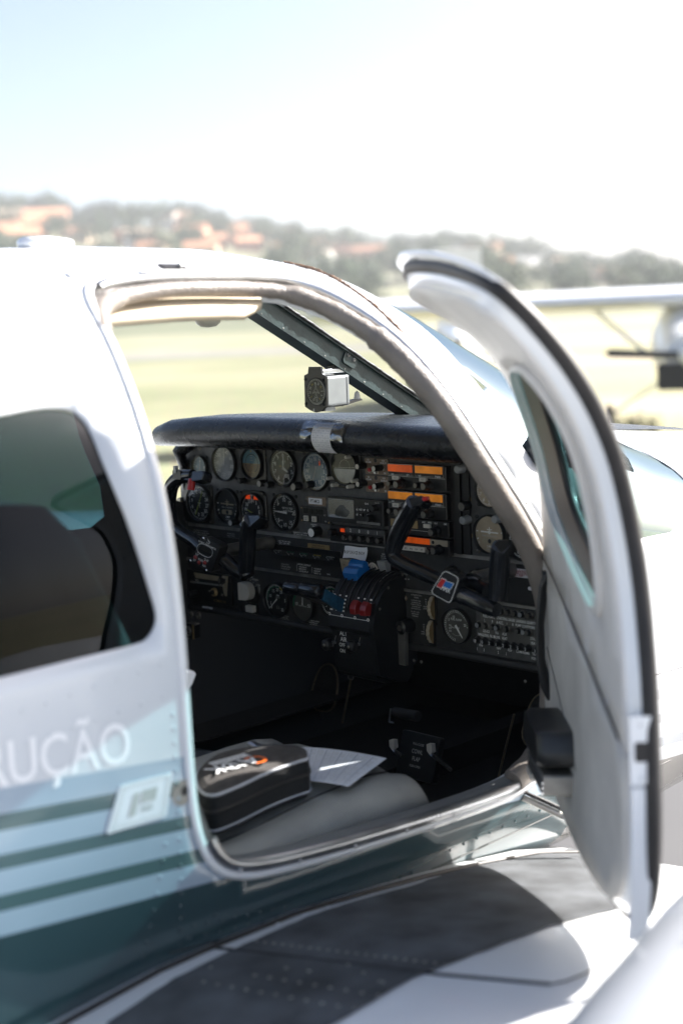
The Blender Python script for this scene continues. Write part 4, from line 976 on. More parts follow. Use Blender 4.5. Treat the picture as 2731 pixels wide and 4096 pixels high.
# engine cluster strips
def cluster(qs,n,name,dim=False,c0=.006):
    mb=MB(); A,B=pa(qs[0]),pa(qs[1]); a0,a1=A[0],B[0]; b1,b0=A[1],B[1]
    mb.prism(PAN,rrect(a0-.012,a1+.012,b0-.012,b1+.012,.006),-.001,c0*.5,'bezel',chamfer=.001)
    mb.prism(PAN,rrect(a0,a1,b0,b1,.006),.0,c0*.6,'seal')
    w_=(a1-a0)/n
    for i in range(n):
        x=a0+w_*(i+.5); H=b1-b0; c=c0*.6+.0006
        if i: mb.bar(PAN,x-w_/2,b0,x-w_/2,b1,.0012,c,'bezel')
        mb.bar(PAN,x-w_*.1,b0+H*.12,x-w_*.30,b0+H*.72,.0013,c+.0008,'ink'); 
        col=['ink_dim','green_mark','green_mark','yellow_mark','ink_dim'][i%5]
        mb.bar(PAN,x-w_*.25,b0+H*.78,x+w_*.30,b0+H*.78,.0022,c,col)
        mb.text(['AMP','CYL TEMP','OIL TEMP','OIL PRESS','FUEL US'][i%5],PAN,x+w_*.05,b0+H*.45,.0032,'ink_dim',c,sx=.75); mb.text(['L R','1 2','6 7','3 4','20'][i%5],PAN,x+w_*.05,b0+H*.62,.0032,'ink_dim',c)
    mb.prism(PAN,rrect(a0,a1,b0,b1,.006),c0*1.0,c0*1.05,'gauge_glass')
    return mb.build(name,panel)
cluster((z7(285,605),z7(1110,775)),5,'engine_gauge_cluster'); cluster((z6(860,670),z6(1140,800)),3,'engine_gauge_cluster')
# ---- avionics
def plac(mb):
    a0,b0=pa(z1(1108,680)); a1,b1=pa(z1(1203,730)); mb.prism(PAN,rrect(a0-.003,a1+.012,b1-.003,b0+.003,.002),0,.0012,'brown_plate'); mb.prism(PAN,rrect(a0,a1,b1,b0,.001),.001,.0022,'placard_white'); mb.text('PT-MCS',PAN,(a0+a1)/2,(b0+b1)/2,(b0-b1)*.52,'ink_black',.0028,sx=.86)
boxed('registration_placard',plac)
def annun(mb):
    a0,b0=pa(z1(1057,735)); a1,b1=pa(z1(1265,868)); mb.prism(PAN,rrect(a0,a1,b1,b0,.003),0,.005,'bezel',chamfer=.001)
    for k in range(4): x=a0+(a1-a0)*(.12+.17*k); mb.prism(PAN,rrect(x,x+(a1-a0)*.14,b1+(b0-b1)*.58,b1+(b0-b1)*.88,.001),.004,.006,'lcd')
    mb.disc(PAN,a0+(a1-a0)*.84,b1+(b0-b1)*.75,.003,.0056,'seal',12); mb.text('TEST',PAN,a0+(a1-a0)*.84,b1+(b0-b1)*.55,.003,'ink_dim',.0056); mb.text('ADJ',PAN,a0+(a1-a0)*.86,b1+(b0-b1)*.18,.003,'ink_dim',.0056)
    for x,t in ((.22,'ALERT'),(.50,'GPS')):
        xx=a0+(a1-a0)*x; yy=b1+(b0-b1)*.27; mb.prism(PAN,rrect(xx-.0095,xx+.0095,yy-.0085,yy+.0085,.001),.004,.0065,'seal'); mb.prism(PAN,rrect(xx-.007,xx+.007,yy-.006,yy+.006,.001),.006,.009,'ivory'); mb.text(t,PAN,xx,yy+.0015,.0025,'ink_black',.0095); mb.text('ARM',PAN,xx,yy-.002,.0025,'ink_black',.0095)
    for sx_ in (a0+.004,a1-.004):
        for sy in (b0-.004,b1+.004): mb.dome(PAN.p(sx_,sy,.005),(-1,0,0),.0022,'gold')
boxed('annunciator_unit',annun)
def UF(q0,q1):   # unit frame: returns mapper from fractions (0..1 from left/top) to panel
    a0,b0=pa(q0); a1,b1=pa(q1)
    return lambda x,y:(a0+(a1-a0)*x, b0+(b1-b0)*y)
def gps(mb):
    # a0..: corners measured with the mean slope removed
    u=UF(z2(42,598),z2(400,792)); a0,b0=u(0,0); a1,b1=u(1,1); mb.prism(PAN,rrect(a0,a1,b1,b0,.003),0,.016,'bezel',chamfer=.0015)
    s0=u(.03,.07); s1=u(.50,.80); mb.prism(PAN,rrect(s0[0],s1[0],s1[1],s0[1],.002),.015,.0175,'alu_dull'); mb.prism(PAN,rrect(s0[0]+.002,s1[0]-.002,s1[1]+.002,s0[1]-.002,.002),.017,.0182,'screen')
    cx,cy=(s0[0]+s1[0])/2+.004,(s0[1]+s1[1])/2-.010
    P=[(cx+.021*math.cos(t)*(1+.25*math.sin(2*t)),cy+.0125*math.sin(t)+(.006 if 0<math.sin(t) and math.cos(t)<.3 else 0)) for t in [2*math.pi*i/24 for i in range(24)]]
    mb.add([PAN.p(x,max(s1[1]+.003,y),.0186) for x,y in P],[tuple(range(24))],'dial_grey'); mb.prism(PAN,rrect(s0[0]+.001,s1[0]-.001,s1[1]+.001,s0[1]-.001,.002),.0196,.020,'gauge_glass')
    for r in range(2):
        for k,t in enumerate(('AJ','WST','NP','FL') if r==0 else ('AP','+-','','OBS')):
            if not t: continue
            x,y=u(.56+.065*k,.40+.20*r); mb.prism(PAN,rrect(x-.0045,x+.0045,y-.0042,y+.0042,.001),.015,.019,'seal'); mb.text(t,PAN,x,y,.0042,'ink',.0194,sx=.8)
    x,y=u(.72,.16); mb.text('GX10',PAN,x,y,.0036,'ink',.0165); x,y=u(.90,.10); mb.text('PULL ON',PAN,x,y,.0026,'ink_dim',.0165)
    x,y=u(.88,.28); mb.knob(PAN,x,y,.0075,.015,.030,'black'); x,y=u(.80,.68); mb.knob(PAN,x,y,.008,.015,.032,'black')
    x,y=u(.74,.90); mb.prism(PAN,rrect(x-.035,x+.035,y-.0025,y+.0025,.001),.015,.018,'alu_dull')
boxed('navigation_unit',gps)
def xpdr(mb):
    u=UF(z2(52,776),z2(400,917)); a0,b0=u(0,0); a1,b1=u(1,1); mb.prism(PAN,rrect(a0,a1,b1,b0,.003),0,.013,'bezel',chamfer=.0015)
    p0=u(.30,.08); p1=u(.99,.36); mb.prism(PAN,rrect(p0[0],p1[0],p1[1],p0[1],.001),.0125,.0135,'panel')
    for k,t in enumerate('2001'): x,y=u(.40+.16*k,.21); mb.text(t,PAN,x,y,.0072,'ink',.0142,sx=.8); x,y=u(.46+.16*k,.62); mb.knob(PAN,x,y,.0068,.012,.026,'black','screw')
    x,y=u(.25,.26); mb.prism(PAN,rrect(x-.006,x+.006,y-.004,y+.004,.001),.012,.0145,'flag'); x,y=u(.10,.42); mb.knob(PAN,x,y,.008,.012,.03,'black'); x,y=u(.30,.66); mb.knob(PAN,x,y,.006,.012,.022,'black','screw')
boxed('transponder',xpdr)
def ics(q0,q1,half=False):
    mb=MB(); u=UF(q0,q1); a0,b0=u(0,0); a1,b1=u(1,1); mb.prism(PAN,rrect(a0,a1,b1,b0,.003),0,.004,'brown_plate',chamfer=.0006)
    if half:
        x,y=u(.12,.4); mb.knob(PAN,x,y,.008,.002,.014,'gold','seal'); x,y=u(.6,.4); mb.text('MKR HI',PAN,x,y,.004,'ink',.0044)
    else:
        for x,y,t in ((.16,.10,'ICS'),(.16,.24,'VOLUME'),(.80,.12,'VOX'),(.80,.26,'SQUELCH'),(.80,.66,'PLT'),(.86,.88,'ISO'),(.5,.44,'ISO'),(.36,.80,'AUX')): X,Y=u(x,y); mb.text(t,PAN,X,Y,.0036,'ink',.0045,sx=.8)
        X,Y=u(.18,.78)
        for k in range(4): t=math.pi*k/4; mb.bar(PAN,X-.004*math.cos(t),Y-.004*math.sin(t),X+.004*math.cos(t),Y+.004*math.sin(t),.0008,.0045,'ink')
        X,Y=u(.47,.12); mb.disc(PAN,X,Y,.0045,.0046,'seal',12)
        for x,y,c1,cap in ((-.10,.50,.028,'ivory'),(.60,.56,.028,'ivory')): X,Y=u(x+.10,y-.02); mb.knob(PAN,X,Y,.0068,.003,c1,'black',cap)
        X,Y=u(.38,.62); mb.cyl(PAN.p(X,Y,.003),PAN.p(X-.001,Y-.002,.018),.003,.0045,'red_button',10); X,Y=u(.52,.84); mb.dome(PAN.p(X,Y,.004),(-1,0,0),.0042,'ivory'); mb.cyl(PAN.p(X,Y,.003),PAN.p(X,Y,.012),.003,.003,'alu',10)
    return mb.build('intercom_panel',panel)
ics(z2(255,362),z2(405,472)); ics(z2(258,470),z2(410,584)); ics(z2(248,318),z2(402,338),True)
def rack(mb):
    a0,b0=pa(z2(418,330)); a1,b1=pa(z2(852,960)); mb.prism(PAN,rrect(a0-.002,a1+.002,S1+.004,b0+.004,.003),0,.004,'seal')
    a,b=pa(z2(845,600)); mb.box(PAN,a-.006,a+.008,S1+.004,b0+.002,.004,.010,'bezel')
    a2,_=pa(z2(885,600)); mb.box(PAN,a+.010,a2+.012,S1+.004,b0+.002,.002,.006,'bezel')
    u=UF(z2(425,338),z2(795,386)); x0,y0=u(0,0); x1,y1=u(1,.8); mb.prism(PAN,rrect(x0,x1,y1,y0,.002),.004,.012,'bezel')
    for k in range(9): x,y=u(.06+.075*k,.42); mb.prism(PAN,rrect(x-.0028,x+.0028,y-.004,y+.004,.0006),.0115,.0135 if k else .014,'grey_knob' if k%2 else 'ink_dim')
    x,y=u(.05,.15); mb.text('MKR',PAN,x,y,.0035,'ink',.0125)
boxed('radio_rack',rack)
def navcom(q0,q1,wl,wr_,tag2='STY',small=True):
    mb=MB(); u=UF(q0,q1); a0,b0=u(0,0); a1,b1=u(1,1); mb.prism(PAN,rrect(a0,a1,b1+.001,b0-.001,.003),.004,.018,'bezel',chamfer=.0015)
    for i,(x0,x1,m) in enumerate(((.02,.46,wl),(.49,.965,wr_))):
        p=u(x0,.03); q=u(x1,.46); mb.prism(PAN,rrect(p[0],q[0],q[1],p[1],.0015),.0175,.0195,'alu_dull')
        mb.prism(PAN,rrect(p[0]+.0012,q[0]-.0012,q[1]+.0012,p[1]-.0012,.001),.0190,.0202,'seal')
        y2=u(0,.33)[1]; mb.prism(PAN,rrect(p[0]+.0015,q[0]-.0015,y2,p[1]-.0015,.001),.020,.0212,m)
        mb.text(('USE','USE')[i],PAN,p[0]+.014,y2-.0055,.0035,'ink',.0208,sx=.9); mb.text((tag2,'STEREO')[i],PAN,q[0]-.014,y2-.0055,.0035,'ink',.0208,sx=.9)
        for k,(x,y,w_) in enumerate(((x0+.14,.56,.0095),)): X,Y=u(x+.01,y); mb.prism(PAN,rrect(X-w_,X+w_,Y-.0042,Y+.0042,.001),.0175,.024,'ivory'); mb.text('<->',PAN,X,Y,.0035,'ink_black',.0246)
        X,Y=u(x0+.24,.78); mb.knob(PAN,X,Y,.0105,.017,.028,'black'); mb.knob(PAN,X,Y,.0082,.028,.040,'black','screw')
        X,Y=u(x0+.04,.80); mb.knob(PAN,X,Y,.006,.017,.028,'black','screw')
    p=u(.0,.50); q=u(1,.50); mb.bar(PAN,p[0]+.002,p[1],q[0]-.002,q[1],.0008,.0185,'ink_dim')
    return mb.build('radio',panel)
navcom(z2(424,386),z2(796,574),'orange','amber'); navcom(z2(426,554),z2(798,752),'amber','amber')
def adfu(mb):
    u=UF(z2(430,724),z2(812,862)); a0,b0=u(0,0); a1,b1=u(1,1); mb.prism(PAN,rrect(a0,a1,b1,b0,.003),.004,.018,'bezel',chamfer=.0015)
    p=u(.05,.10); q=u(.50,.58); mb.prism(PAN,rrect(p[0],q[0],q[1],p[1],.001),.0175,.0195,'gold')
    for x,t in ((.60,'ANT'),(.70,'FREQ'),(.80,'OUT'),(.95,'DME')): X,Y=u(x,.14); mb.text(t,PAN,X,Y,.0034,'ink',.0186)
    X,Y=u(.67,.34); mb.prism(PAN,rrect(X-.009,X+.009,Y-.004,Y+.004,.001),.0175,.023,'ivory'); X,Y=u(.59,.28); mb.disc(PAN,X,Y,.0028,.0187,'seal')
    X,Y=u(.82,.62); mb.knob(PAN,X,Y,.011,.017,.028,'black'); mb.knob(PAN,X,Y,.0085,.028,.040,'black','screw'); mb.bar(PAN,u(.05,.70)[0],u(0,.70)[1],u(.68,.70)[0],u(0,.70)[1],.0008,.0186,'ink_dim')
boxed('direction_finder_radio',adfu)
def dmeu(mb):
    u=UF(z2(430,832),z2(815,977)); a0,b0=u(0,0); a1,b1=u(1,1); mb.prism(PAN,rrect(a0,a1,b1,b0,.003),.004,.018,'bezel',chamfer=.0015)
    p=u(.05,.05); q=u(.70,.40); mb.prism(PAN,rrect(p[0],q[0],q[1],p[1],.001),.0175,.0195,'orange'); p=u(.70,.05); q=u(.98,.40); mb.prism(PAN,rrect(p[0],q[0],q[1],p[1],.001),.0175,.0194,'tan_plate')
    X,Y=u(.75,.22); mb.dome(PAN.p(X,Y,.0194),(-1,0,0),.004,'seal')
    for k,t in enumerate(('ADF','BFO','FRQ','CLR','SET')): X,Y=u(.24+.088*k,.72); mb.prism(PAN,rrect(X-.0075,X+.0075,Y-.0048,Y+.0048,.001),.0175,.024,'ivory'); mb.text(t,PAN,X,Y,.0036,'ink_black',.0246,sx=.8)
    X,Y=u(.85,.62); mb.knob(PAN,X,Y,.011,.017,.028,'black'); mb.knob(PAN,X,Y,.0085,.028,.040,'black','screw'); X,Y=u(.70,.78); mb.knob(PAN,X,Y,.006,.017,.028,'black','screw')
boxed('distance_radio',dmeu)
# ---- lower right : glove panel, placards, circuit breakers
def glove(mb):
    a0,b0=pa(z4(1300,85)); mb.prism(PAN,rrect(a0,.598,S2+.006,S1-.006,.004),0,.006,'black',chamfer=.001)
boxed('glove_box_door',glove)
def wpl(q0,q1,lines,h,name='placard',hx=.8,top=.82):
    mb=MB(); a0,b0=pa(q0); a1,b1=pa(q1); mb.prism(PAN,rrect(a0,a1,b1,b0,.003),.0065,.0075,'placard_white')
    n=len(lines); H=b0-b1
    for i,t in enumerate(lines): 
        y=b1+H*(top-(top-.14)*i/max(1,n-1)) if n>1 else (b0+b1)/2
        if n>1: mb.text(t,PAN,a0+.004,y,h,'ink_red',.0079,al='l',sx=hx)
        else: mb.text(t,PAN,(a0+a1)/2,y,H*.55,'ink_red' if False else 'ink_black',.0079,sx=hx)
    return mb.build(name,panel)
wpl(z2(1170,1048),z2(1312,1118),('DEMONSTRATED CROSSWIND COMPONENT','20 MPH MINIMUM SINGLE ENGINE CONTROL','SPEED 80 MPH ROUGH AIR OR MANEUVERING','SPEED 146 MPH GEAR DOWN 150 MPH MAX','GEAR UP 125 MPH MAX','EXTENDED 150 MPH'),.0034,hx=.62)
wpl(z2(1322,1065),z2(1400,1118),('WARNING','TURN OFF'),.004)
wpl(z2(1284,1166),z2(1405,1204),('PT-MCS',),.012,name='registration_placard',hx=.9)
def cbp(mb):
    a0,_=pa(z4(1105,400)); b1=1.052; mb.prism(PAN,rrect(a0,.598,b1,S2-.006,.003),0,.002,'panel')
    A0,B0=pa(z4(1160,402)); A1,B1=pa(z4(1350,552))
    y1=pa(z4(1300,447))[1]; y2=pa(z4(1270,537))[1]
    mb.box(PAN,a0+.012,.595,y1-.012,y1+.010,.0015,.0026,'dial_grey'); mb.box(PAN,a0+.010,.595,y2-.011,y2+.010,.0015,.0026,'dial_grey')
    for q,t in ((z4(1187,408),'FUEL PUMPS'),(z4(1256,420),'START'),(z4(1314,430),'ENG GAGES'),(z4(1408,437),'LANDING GEAR'),(z4(1476,448),'PITOT'),(z4(1535,457),'STALL')): a,b=pa(q); mb.text(t,PAN,a,y1+.0045,.0055,'ink',.003,sx=.7)
    for q,t in ((z4(1162,425),'L'),(z4(1210,425),'R'),(z4(1256,432),'& ACC.'),(z4(1302,440),'L'),(z4(1338,445),'R'),(z4(1408,452),'PUMP CONTROL'),(z4(1476,462),'HEAT'),(z4(1535,470),'WARN')): a,b=pa(q); mb.text(t,PAN,a,y1-.0045,.0055,'ink',.003,sx=.7)
    for q,t in ((z4(1172,515),'DE-ICE'),(z4(1239,527),'F/A'),(z4(1286,532),'AUX'),(z4(1467,556),'STALL')): a,b=pa(q); mb.text(t,PAN,a,y2+.0045,.0055,'ink',.003,sx=.7)
    for q,t in ((z4(1172,528),'WING/TAIL PROP'),(z4(1239,538),'BLWR'),(z4(1286,544),'HEAT'),(z4(1467,570),'HEAT'),(z4(1525,578),'WING ICE')): a,b=pa(q); mb.text(t,PAN,a,y2-.0045,.0055,'ink',.003,sx=.7)
    y3=pa(z4(1385,650))[1]
    for q,t in ((z4(1137,612),'VHF'),(z4(1250,632),'NAV'),(z4(1318,640),'ADF'),(z4(1390,650),'COMPASS'),(z4(1427,662),'DME'),(z4(1483,668),'TRANS-'),(z4(1535,680),'INT')): a,b=pa(q); mb.text(t,PAN,a,y3+.004,.0055,'ink',.0024,sx=.72)
    for q,t in ((z4(1114,620),'1'),(z4(1156,628),'2'),(z4(1245,640),'2'),(z4(1295,646),'1'),(z4(1483,676),'PONDER'),(z4(1535,686),'COM')): a,b=pa(q); mb.text(t,PAN,a,y3-.005,.0055,'ink',.0024,sx=.72)
boxed('circuit_breaker_panel',cbp)
r1=pa(z4(1360,395))[1]; r2=pa(z4(1250,484))[1]; r3=pa(z4(1300,592))[1]
print('rows',r1,r2,r3)
for xs_,row,labs,cm in (((1140,1188,1230,1272,1315,1358,1400,1448,1508,1555),r1,'          ','screw'),((1131,1173,1218,1248,1304,1378,1418,1441,1500,1545),r2,'  +15S  +55','dial_grey'),((1121,1164,1210,1252,1297,1344,1388,1435,1495,1538),r3,('10','10','2','1','2','2','5','3','3','1'),'black')):
    for k,x in enumerate(xs_):
        qx={r1:386,r2:484,r3:590}[row]; a,_=pa(z4(x,qx+ (x-1300)*.13)); mb=MB()
        mb.lathe(PAN,a,row,[(.0085,.002),(.0078,.005),(.0062,.006)],'screw' if row!=r3 else 'bezel',14); mb.knob(PAN,a,row,.0062,.002,.013,'black' ,'grey_knob' if (row!=r3 and k%3==0) else cm,12)
        if row==r3: mb.text(labs[k],PAN,a,row,.0062,'ink',.0136,sx=.8)
        mb.build('circuit_breaker',panel)
# ---- lower left
def trimp(mb):
    a0,b0=pa(z6(455,1045)); a1,b1=pa(z6(1050,1440)); mb.prism(PAN,rrect(a0,a1,b1-.01,b0+.006,.004),0,.006,'bezel',chamfer=.001)
    P=[pa(z6(*q)) for q in ((575,1060),(890,1110),(890,1170),(600,1130))]; mb.prism(PAN,P,.005,.007,'tan_plate')
    P=[pa(z6(*q)) for q in ((585,1172),(888,1210),(888,1230),(585,1192))]; mb.prism(PAN,P,.005,.0075,'grey_knob')
    P=[pa(z6(*q)) for q in ((930,1100),(1003,1108),(992,1360),(968,1356),(945,1290),(940,1210),(975,1190),(975,1140),(930,1130))]; mb.prism(PAN,P,.005,.007,'tan_plate')
    a,b=pa(z6(930,1158)); mb.knob(PAN,a,b,.0065,.006,.016,'black','screw'); a,b=pa(z6(842,1305)); mb.lathe(PAN,a,b,[(.0105,.006),(.0105,.012),(.006,.013)],'gold',18); mb.knob(PAN,a,b,.0058,.006,.018,'black')
    a,b=pa(z6(610,1300)); mb.knob(PAN,a,b-.004,.009,.006,.03,'black')
    for q,t in ((z6(625,1158),'ROLL'),(z6(560,1178),'NOSE'),(z6(930,1225),'PITCH'),(z6(785,1297),'TRIM'),(z6(938,1340),'UP'),(z6(585,1325),'ROLL'),(z6(955,1118),'DN')): a,b=pa(q); mb.text(t,PAN,a,b,.005,'ivory',.0076,sx=.8)
    a,b=pa(z6(900,1420)); mb.text('ALTIMATIC IIIC',PAN,a,b,.006,'gold',.0066,shear=.2,sx=.8)
boxed('autopilot_panel',trimp)
def o2(mb):
    a0,b0=pa(z6(684,1470)); a1,b1=pa(z6(815,1545)); mb.prism(PAN,rrect(a0,a1,b1,b0-.002,.001),.0055,.0075,'placard_white'); mb.text('O2 INOP',PAN,(a0+a1)/2,(b0+b1)/2-.001,(b0-b1)*.50,'ink_black',.008,sx=.66)
boxed('oxygen_placard',o2)
def selk(mb):
    a,b=pa(z6(1262,1290)); mb.lathe(PAN,a,b,[(.036,0),(.034,.003),(.03,.004)],'bezel',30)
    mb.prism(PAN,[(a+x,b+y) for x,y in ([(-.016,.021),(0,.021)]+[(.003+.0175*math.cos(math.radians(80-20*i)),.0205*math.sin(math.radians(80-20*i))) for i in range(9)]+[(0,-.021),(-.016,-.021)])],.004,.024,'ivory',chamfer=.002)
    mb.prism(PAN,[(a-.0165,b-.0205),(a-.010,b-.0205),(a-.010,b+.0205),(a-.0165,b+.0205)],.024,.0255,'ivory')
    for k,(x,y,t) in enumerate(((-.018,.027,'NAV'),(-.006,.034,'OMNI'),(.009,.034,'HDG'),(.022,.029,'LOC NORM'),(.031,.017,'LOC REV'))): mb.text(t,PAN,a+x+.002,b+y,.004,'ivory',.0045,sx=.7); 
    for t in (100,75,50,28): t=math.radians(t); mb.bar(PAN,a+.024*math.cos(t),b+.025*math.sin(t),a+.029*math.cos(t),b+.030*math.sin(t),.0009,.0045,'ivory')
boxed('mode_selector_knob',selk)
def rock(mb):
    a,b=pa(z6(1300,1512)); mb.prism(PAN,rrect(a-.016,a+.016,b-.012,b+.012,.002),0,.004,'bezel'); mb.prism(PAN,rrect(a-.013,a+.013,b-.008,b+.008,.0015),.003,.016,'ivory',chamfer=.002)
boxed('pitch_trim_switch',rock)
boxed('blank_socket',lambda mb:mb.lathe(PAN,*pa(z6(1125,1485)),[(.011,0),(.0095,.004),(.008,.001)],'bezel',16))
for q in (z6(522,1595),z6(618,1605)):
    mb=MB(); a,b=pa(q); mb.lathe(PAN,a,b,[(.0085,0),(.0085,.004),(.006,.005),(.0038,.005),(.0035,.0)],'screw',14); mb.disc(PAN,a,b,.0036,.0008,'seal',10); mb.build('headset_socket',panel)
def conn(mb):
    a,b=pa(z3(357,820)); mb.prism(PAN,rrect(a-.019,a+.019,b-.019,b+.019,.003),0,.02,'bezel',chamfer=.001); mb.lathe(PAN,a-.002,b,[(.0125,.02),(.0125,.026),(.0095,.026),(.0095,.021)],'screw',20); mb.disc(PAN,a-.002,b,.0096,.0215,'black',16)
    for t in (90,210,330): mb.disc(PAN,a-.002+.005*math.cos(math.radians(t)),b+.005*math.sin(math.radians(t)),.0014,.0225,'alu',8)
    mb.box(PAN,a+.014,a+.019,b-.018,b+.018,.0195,.0215,'gold')
boxed('socket_box',conn)
# rockers, thumb wheels, crank
def gk(mb):
    a,b=pa(z5(1380,420)); mb.prism(PAN,rrect(a-.014,a+.014,b-.030,b+.028,.002),0,.004,'bezel'); P=Fr(PAN.p(a,b),(0,-1,0),(0,0,1),(-1,0,0))
    side=[(.003,.026),(.022,.026),(.016,.004),(.010,-.004),(.010,-.026),(.003,-.026)]; SFr=Fr(PAN.p(a,b),(-1,0,0),(0,0,1),(0,1,0)); mb.prism(SFr,side,-.0115,.0115,'grey_knob')
boxed('rocker_switch',gk)
def gk2(mb):
    a,b=pa(z5(790,285)); SFr=Fr(PAN.p(a,b),(-1,0,0),(0,0,1),(0,1,0)); mb.prism(SFr,[(.002,.010),(.020,.012),(.014,-.018),(.002,-.018)],-.015,.013,'tan_plate'); mb.prism(SFr,[(.002,.008),(.018,.010),(.012,-.016),(.002,-.016)],-.062,-.042,'ivory')
    mb.text('ON',Fr(PAN.p(a,b),(0,-1,0),(-.55,0,.83),(-1,0,0)),0,.0,.005,'ink_black',.021)
    mb.knob(PAN,a+.018,b+.004,.006,.002,.02,'gold')
boxed('de_icer_switch',gk2)
for q in (z4(838,362),z4(830,512)):
    mb=MB(); a,b=pa(q); c=PAN.p(a,b,-.010); H=.030
    mb.box(PAN,a-.008,a+.008,b-.036,b+.036,-.001,.003,'bezel')
    n=40; vs=[];rim=[]
    for i in range(n):
        t=2*math.pi*i/n; r=.031 if i%2 else .0295
        for da in (-.0045,.0045): vs.append(PAN.p(a+da,b+r*math.sin(t),-.014+r*math.cos(t)))
    mb.add(vs,[(2*i,2*i+1,(2*i+3)%(2*n),(2*i+2)%(2*n)) for i in range(n)],'tan_plate'); mb.add(vs[1::2],[tuple(range(n))],'gold'); mb.add(vs[0::2],[tuple(range(n))[::-1]],'gold')
    mb.build('dimmer_wheel',panel)
def crank(mb):
    a,b=pa(z4(648,483),.02); mb.cyl(PAN.p(a,b,0),PAN.p(a,b,.03),.016,.014,'black',20); mb.lathe(PAN,a,b,[(.015,.03),(.010,.034),(.005,.034)],'bezel',20); mb.lathe(PAN,a+.002,b,[(.007,.034),(.006,.037),(.0,.037)],'screw',6,False)
    mb.prism(PAN,[(a-.011,b-.005),(a+.011,b-.005),(a+.008,b-.082),(a-.010,b-.082)],.018,.028,'dial_grey',chamfer=.002)
boxed('crank_handle',crank)
# de-ice note taped over the switch
nb=MB(); P=[pa(z5(*q),.012) for q in ((700,15),(1030,38),(1085,235),(735,190))]
nf=Fr((0,0,0),PAN.ux,PAN.uy,PAN.un)
pts=[]; 
for i in range(9):
    for j in range(5):
        u=i/8; v=j/4; x=(P[0][0]*(1-u)+P[1][0]*u)*(1-v)+(P[3][0]*(1-u)+P[2][0]*u)*v; y=(P[0][1]*(1-u)+P[1][1]*u)*(1-v)+(P[3][1]*(1-u)+P[2][1]*u)*v
        pts.append(nf.p(x,y+.0015*math.sin(u*6),.012+.004*math.sin(u*5+v*2)+.010*v*v))
nb.add(pts,[(i*5+j,i*5+j+1,(i+1)*5+j+1,(i+1)*5+j) for i in range(8) for j in range(4)],'paper',True)
a,b=pa(z5(880,112),.016); nb.text('PROP DE-ICE INOP',PAN,a,b,.0068,'ink_black',.0235,sx=.80,rot=.02)
no=nb.build('note',None,origin=PAN.p(a,b-.02,.012),label='crumpled white paper note reading PROP DE-ICE INOP, stuck above the blue knobs',category='note'); 
# ---- under-dash lower lip shading parts and quadrant
qd=MB()
QY0=on(0,-.10,*z5(450,1150)).y; QY1=on(0,-.10,*z5(1085,1240)).y
print('QUAD Y',QY0,QY1)
QF_=Fr((0,0,0),(-1,0,0),(0,0,1),(0,-1,0))      # a = aft, b = up, c = to the right
def arc(cx,cy,r,t0,t1,n): return [(cx+r*math.cos(math.radians(t0+(t1-t0)*i/n)),cy+r*math.sin(math.radians(t0+(t1-t0)*i/n))) for i in range(n+1)]
cxq,czq,Rq=.005,1.106,.092
prof=[(-.03,1.03)]+[(-.03,1.18)]+arc(cxq,czq,Rq,110,8,12)+[(.099,1.106),(.102,1.086),(.092,1.073),(.090,1.01)]+arc(.045,1.01,.045,0,-90,5)+[(-.01,.955),(-.03,.98)]
qd.prism(QF_,prof,-QY0,-QY1,'black')
# side cheek running forward on the right, larger radius
prof2=[(-.03,1.0)]+[(-.03,1.19)]+arc(-.005,1.09,.105,100,-20,14)+[(.085,.99),(.03,.965)]
qd.prism(QF_,prof2,-QY1,-QY1+.012,'black')
for k in range(3):
    a_=.03+.095*math.cos(math.radians(20+30*k)); b_=1.10+.095*math.sin(math.radians(20+30*k)); qd.dome(QF_.p(a_-.04,b_,-QY1+.012),(0,-1,0),.0035,'screw')
wq=(QY0-QY1)
def qp(f,ang,r=Rq): return (QY0-wq*f, ang)
slots=[.08,.23,.38,.53,.68,.83]
for f in slots:
    c=-QY0+wq*f
    pts=arc(cxq,czq,Rq+.0006,105,14,14)
    for i in range(14):
        (a0,b0),(a1,b1)=pts[i],pts[i+1]
        qd.add([QF_.p(a0,b0,c),QF_.p(a1,b1,c),QF_.p(a1,b1,c+wq*.05),QF_.p(a0,b0,c+wq*.05)],[(0,1,2,3)],'seal')
    pts=arc(cxq,czq,Rq+.003,105,14,14)
    qd.tube([QF_.p(a,b,c+wq*.085) for a,b in pts],.0022,'bezel',6)
# scale marks on the front
def qm(f0,f1,ang0,ang1,m='ink'):
    P0_=arc(cxq,czq,Rq+.0012,ang0,ang1,1); c0=-QY0+wq*f0; c1=-QY0+wq*f1
    qd.add([QF_.p(*P0_[0],c0),QF_.p(*P0_[0],c1),QF_.p(*P0_[1],c1),QF_.p(*P0_[1],c0)],[(0,1,2,3)],m)
for f in (.05,.19,.34,.64,.79,.95):
    for k in range(5): qm(f-.035,f+.035,8+5*k,10+5*k)
for f in (.02,.33,.65,.97):
    a,b=arc(cxq,czq,Rq+.002,3,3,1)[0]; 
    fr_=Fr(QF_.p(a,b,-QY0+wq*f),(0,-1,0),(0,0,1),(-1,0,0)); qd.lathe(fr_,0,0,[(.0035,.0005),(.0035,.0012),(.0018,.0012)],'ink',12)
qd.box(Fr((0,0,0),(0,-1,0),(0,0,1),(-1,0,0)),-QY0+.003,-QY1-.003,1.1085,1.1095,.0995,.1002,'ink')
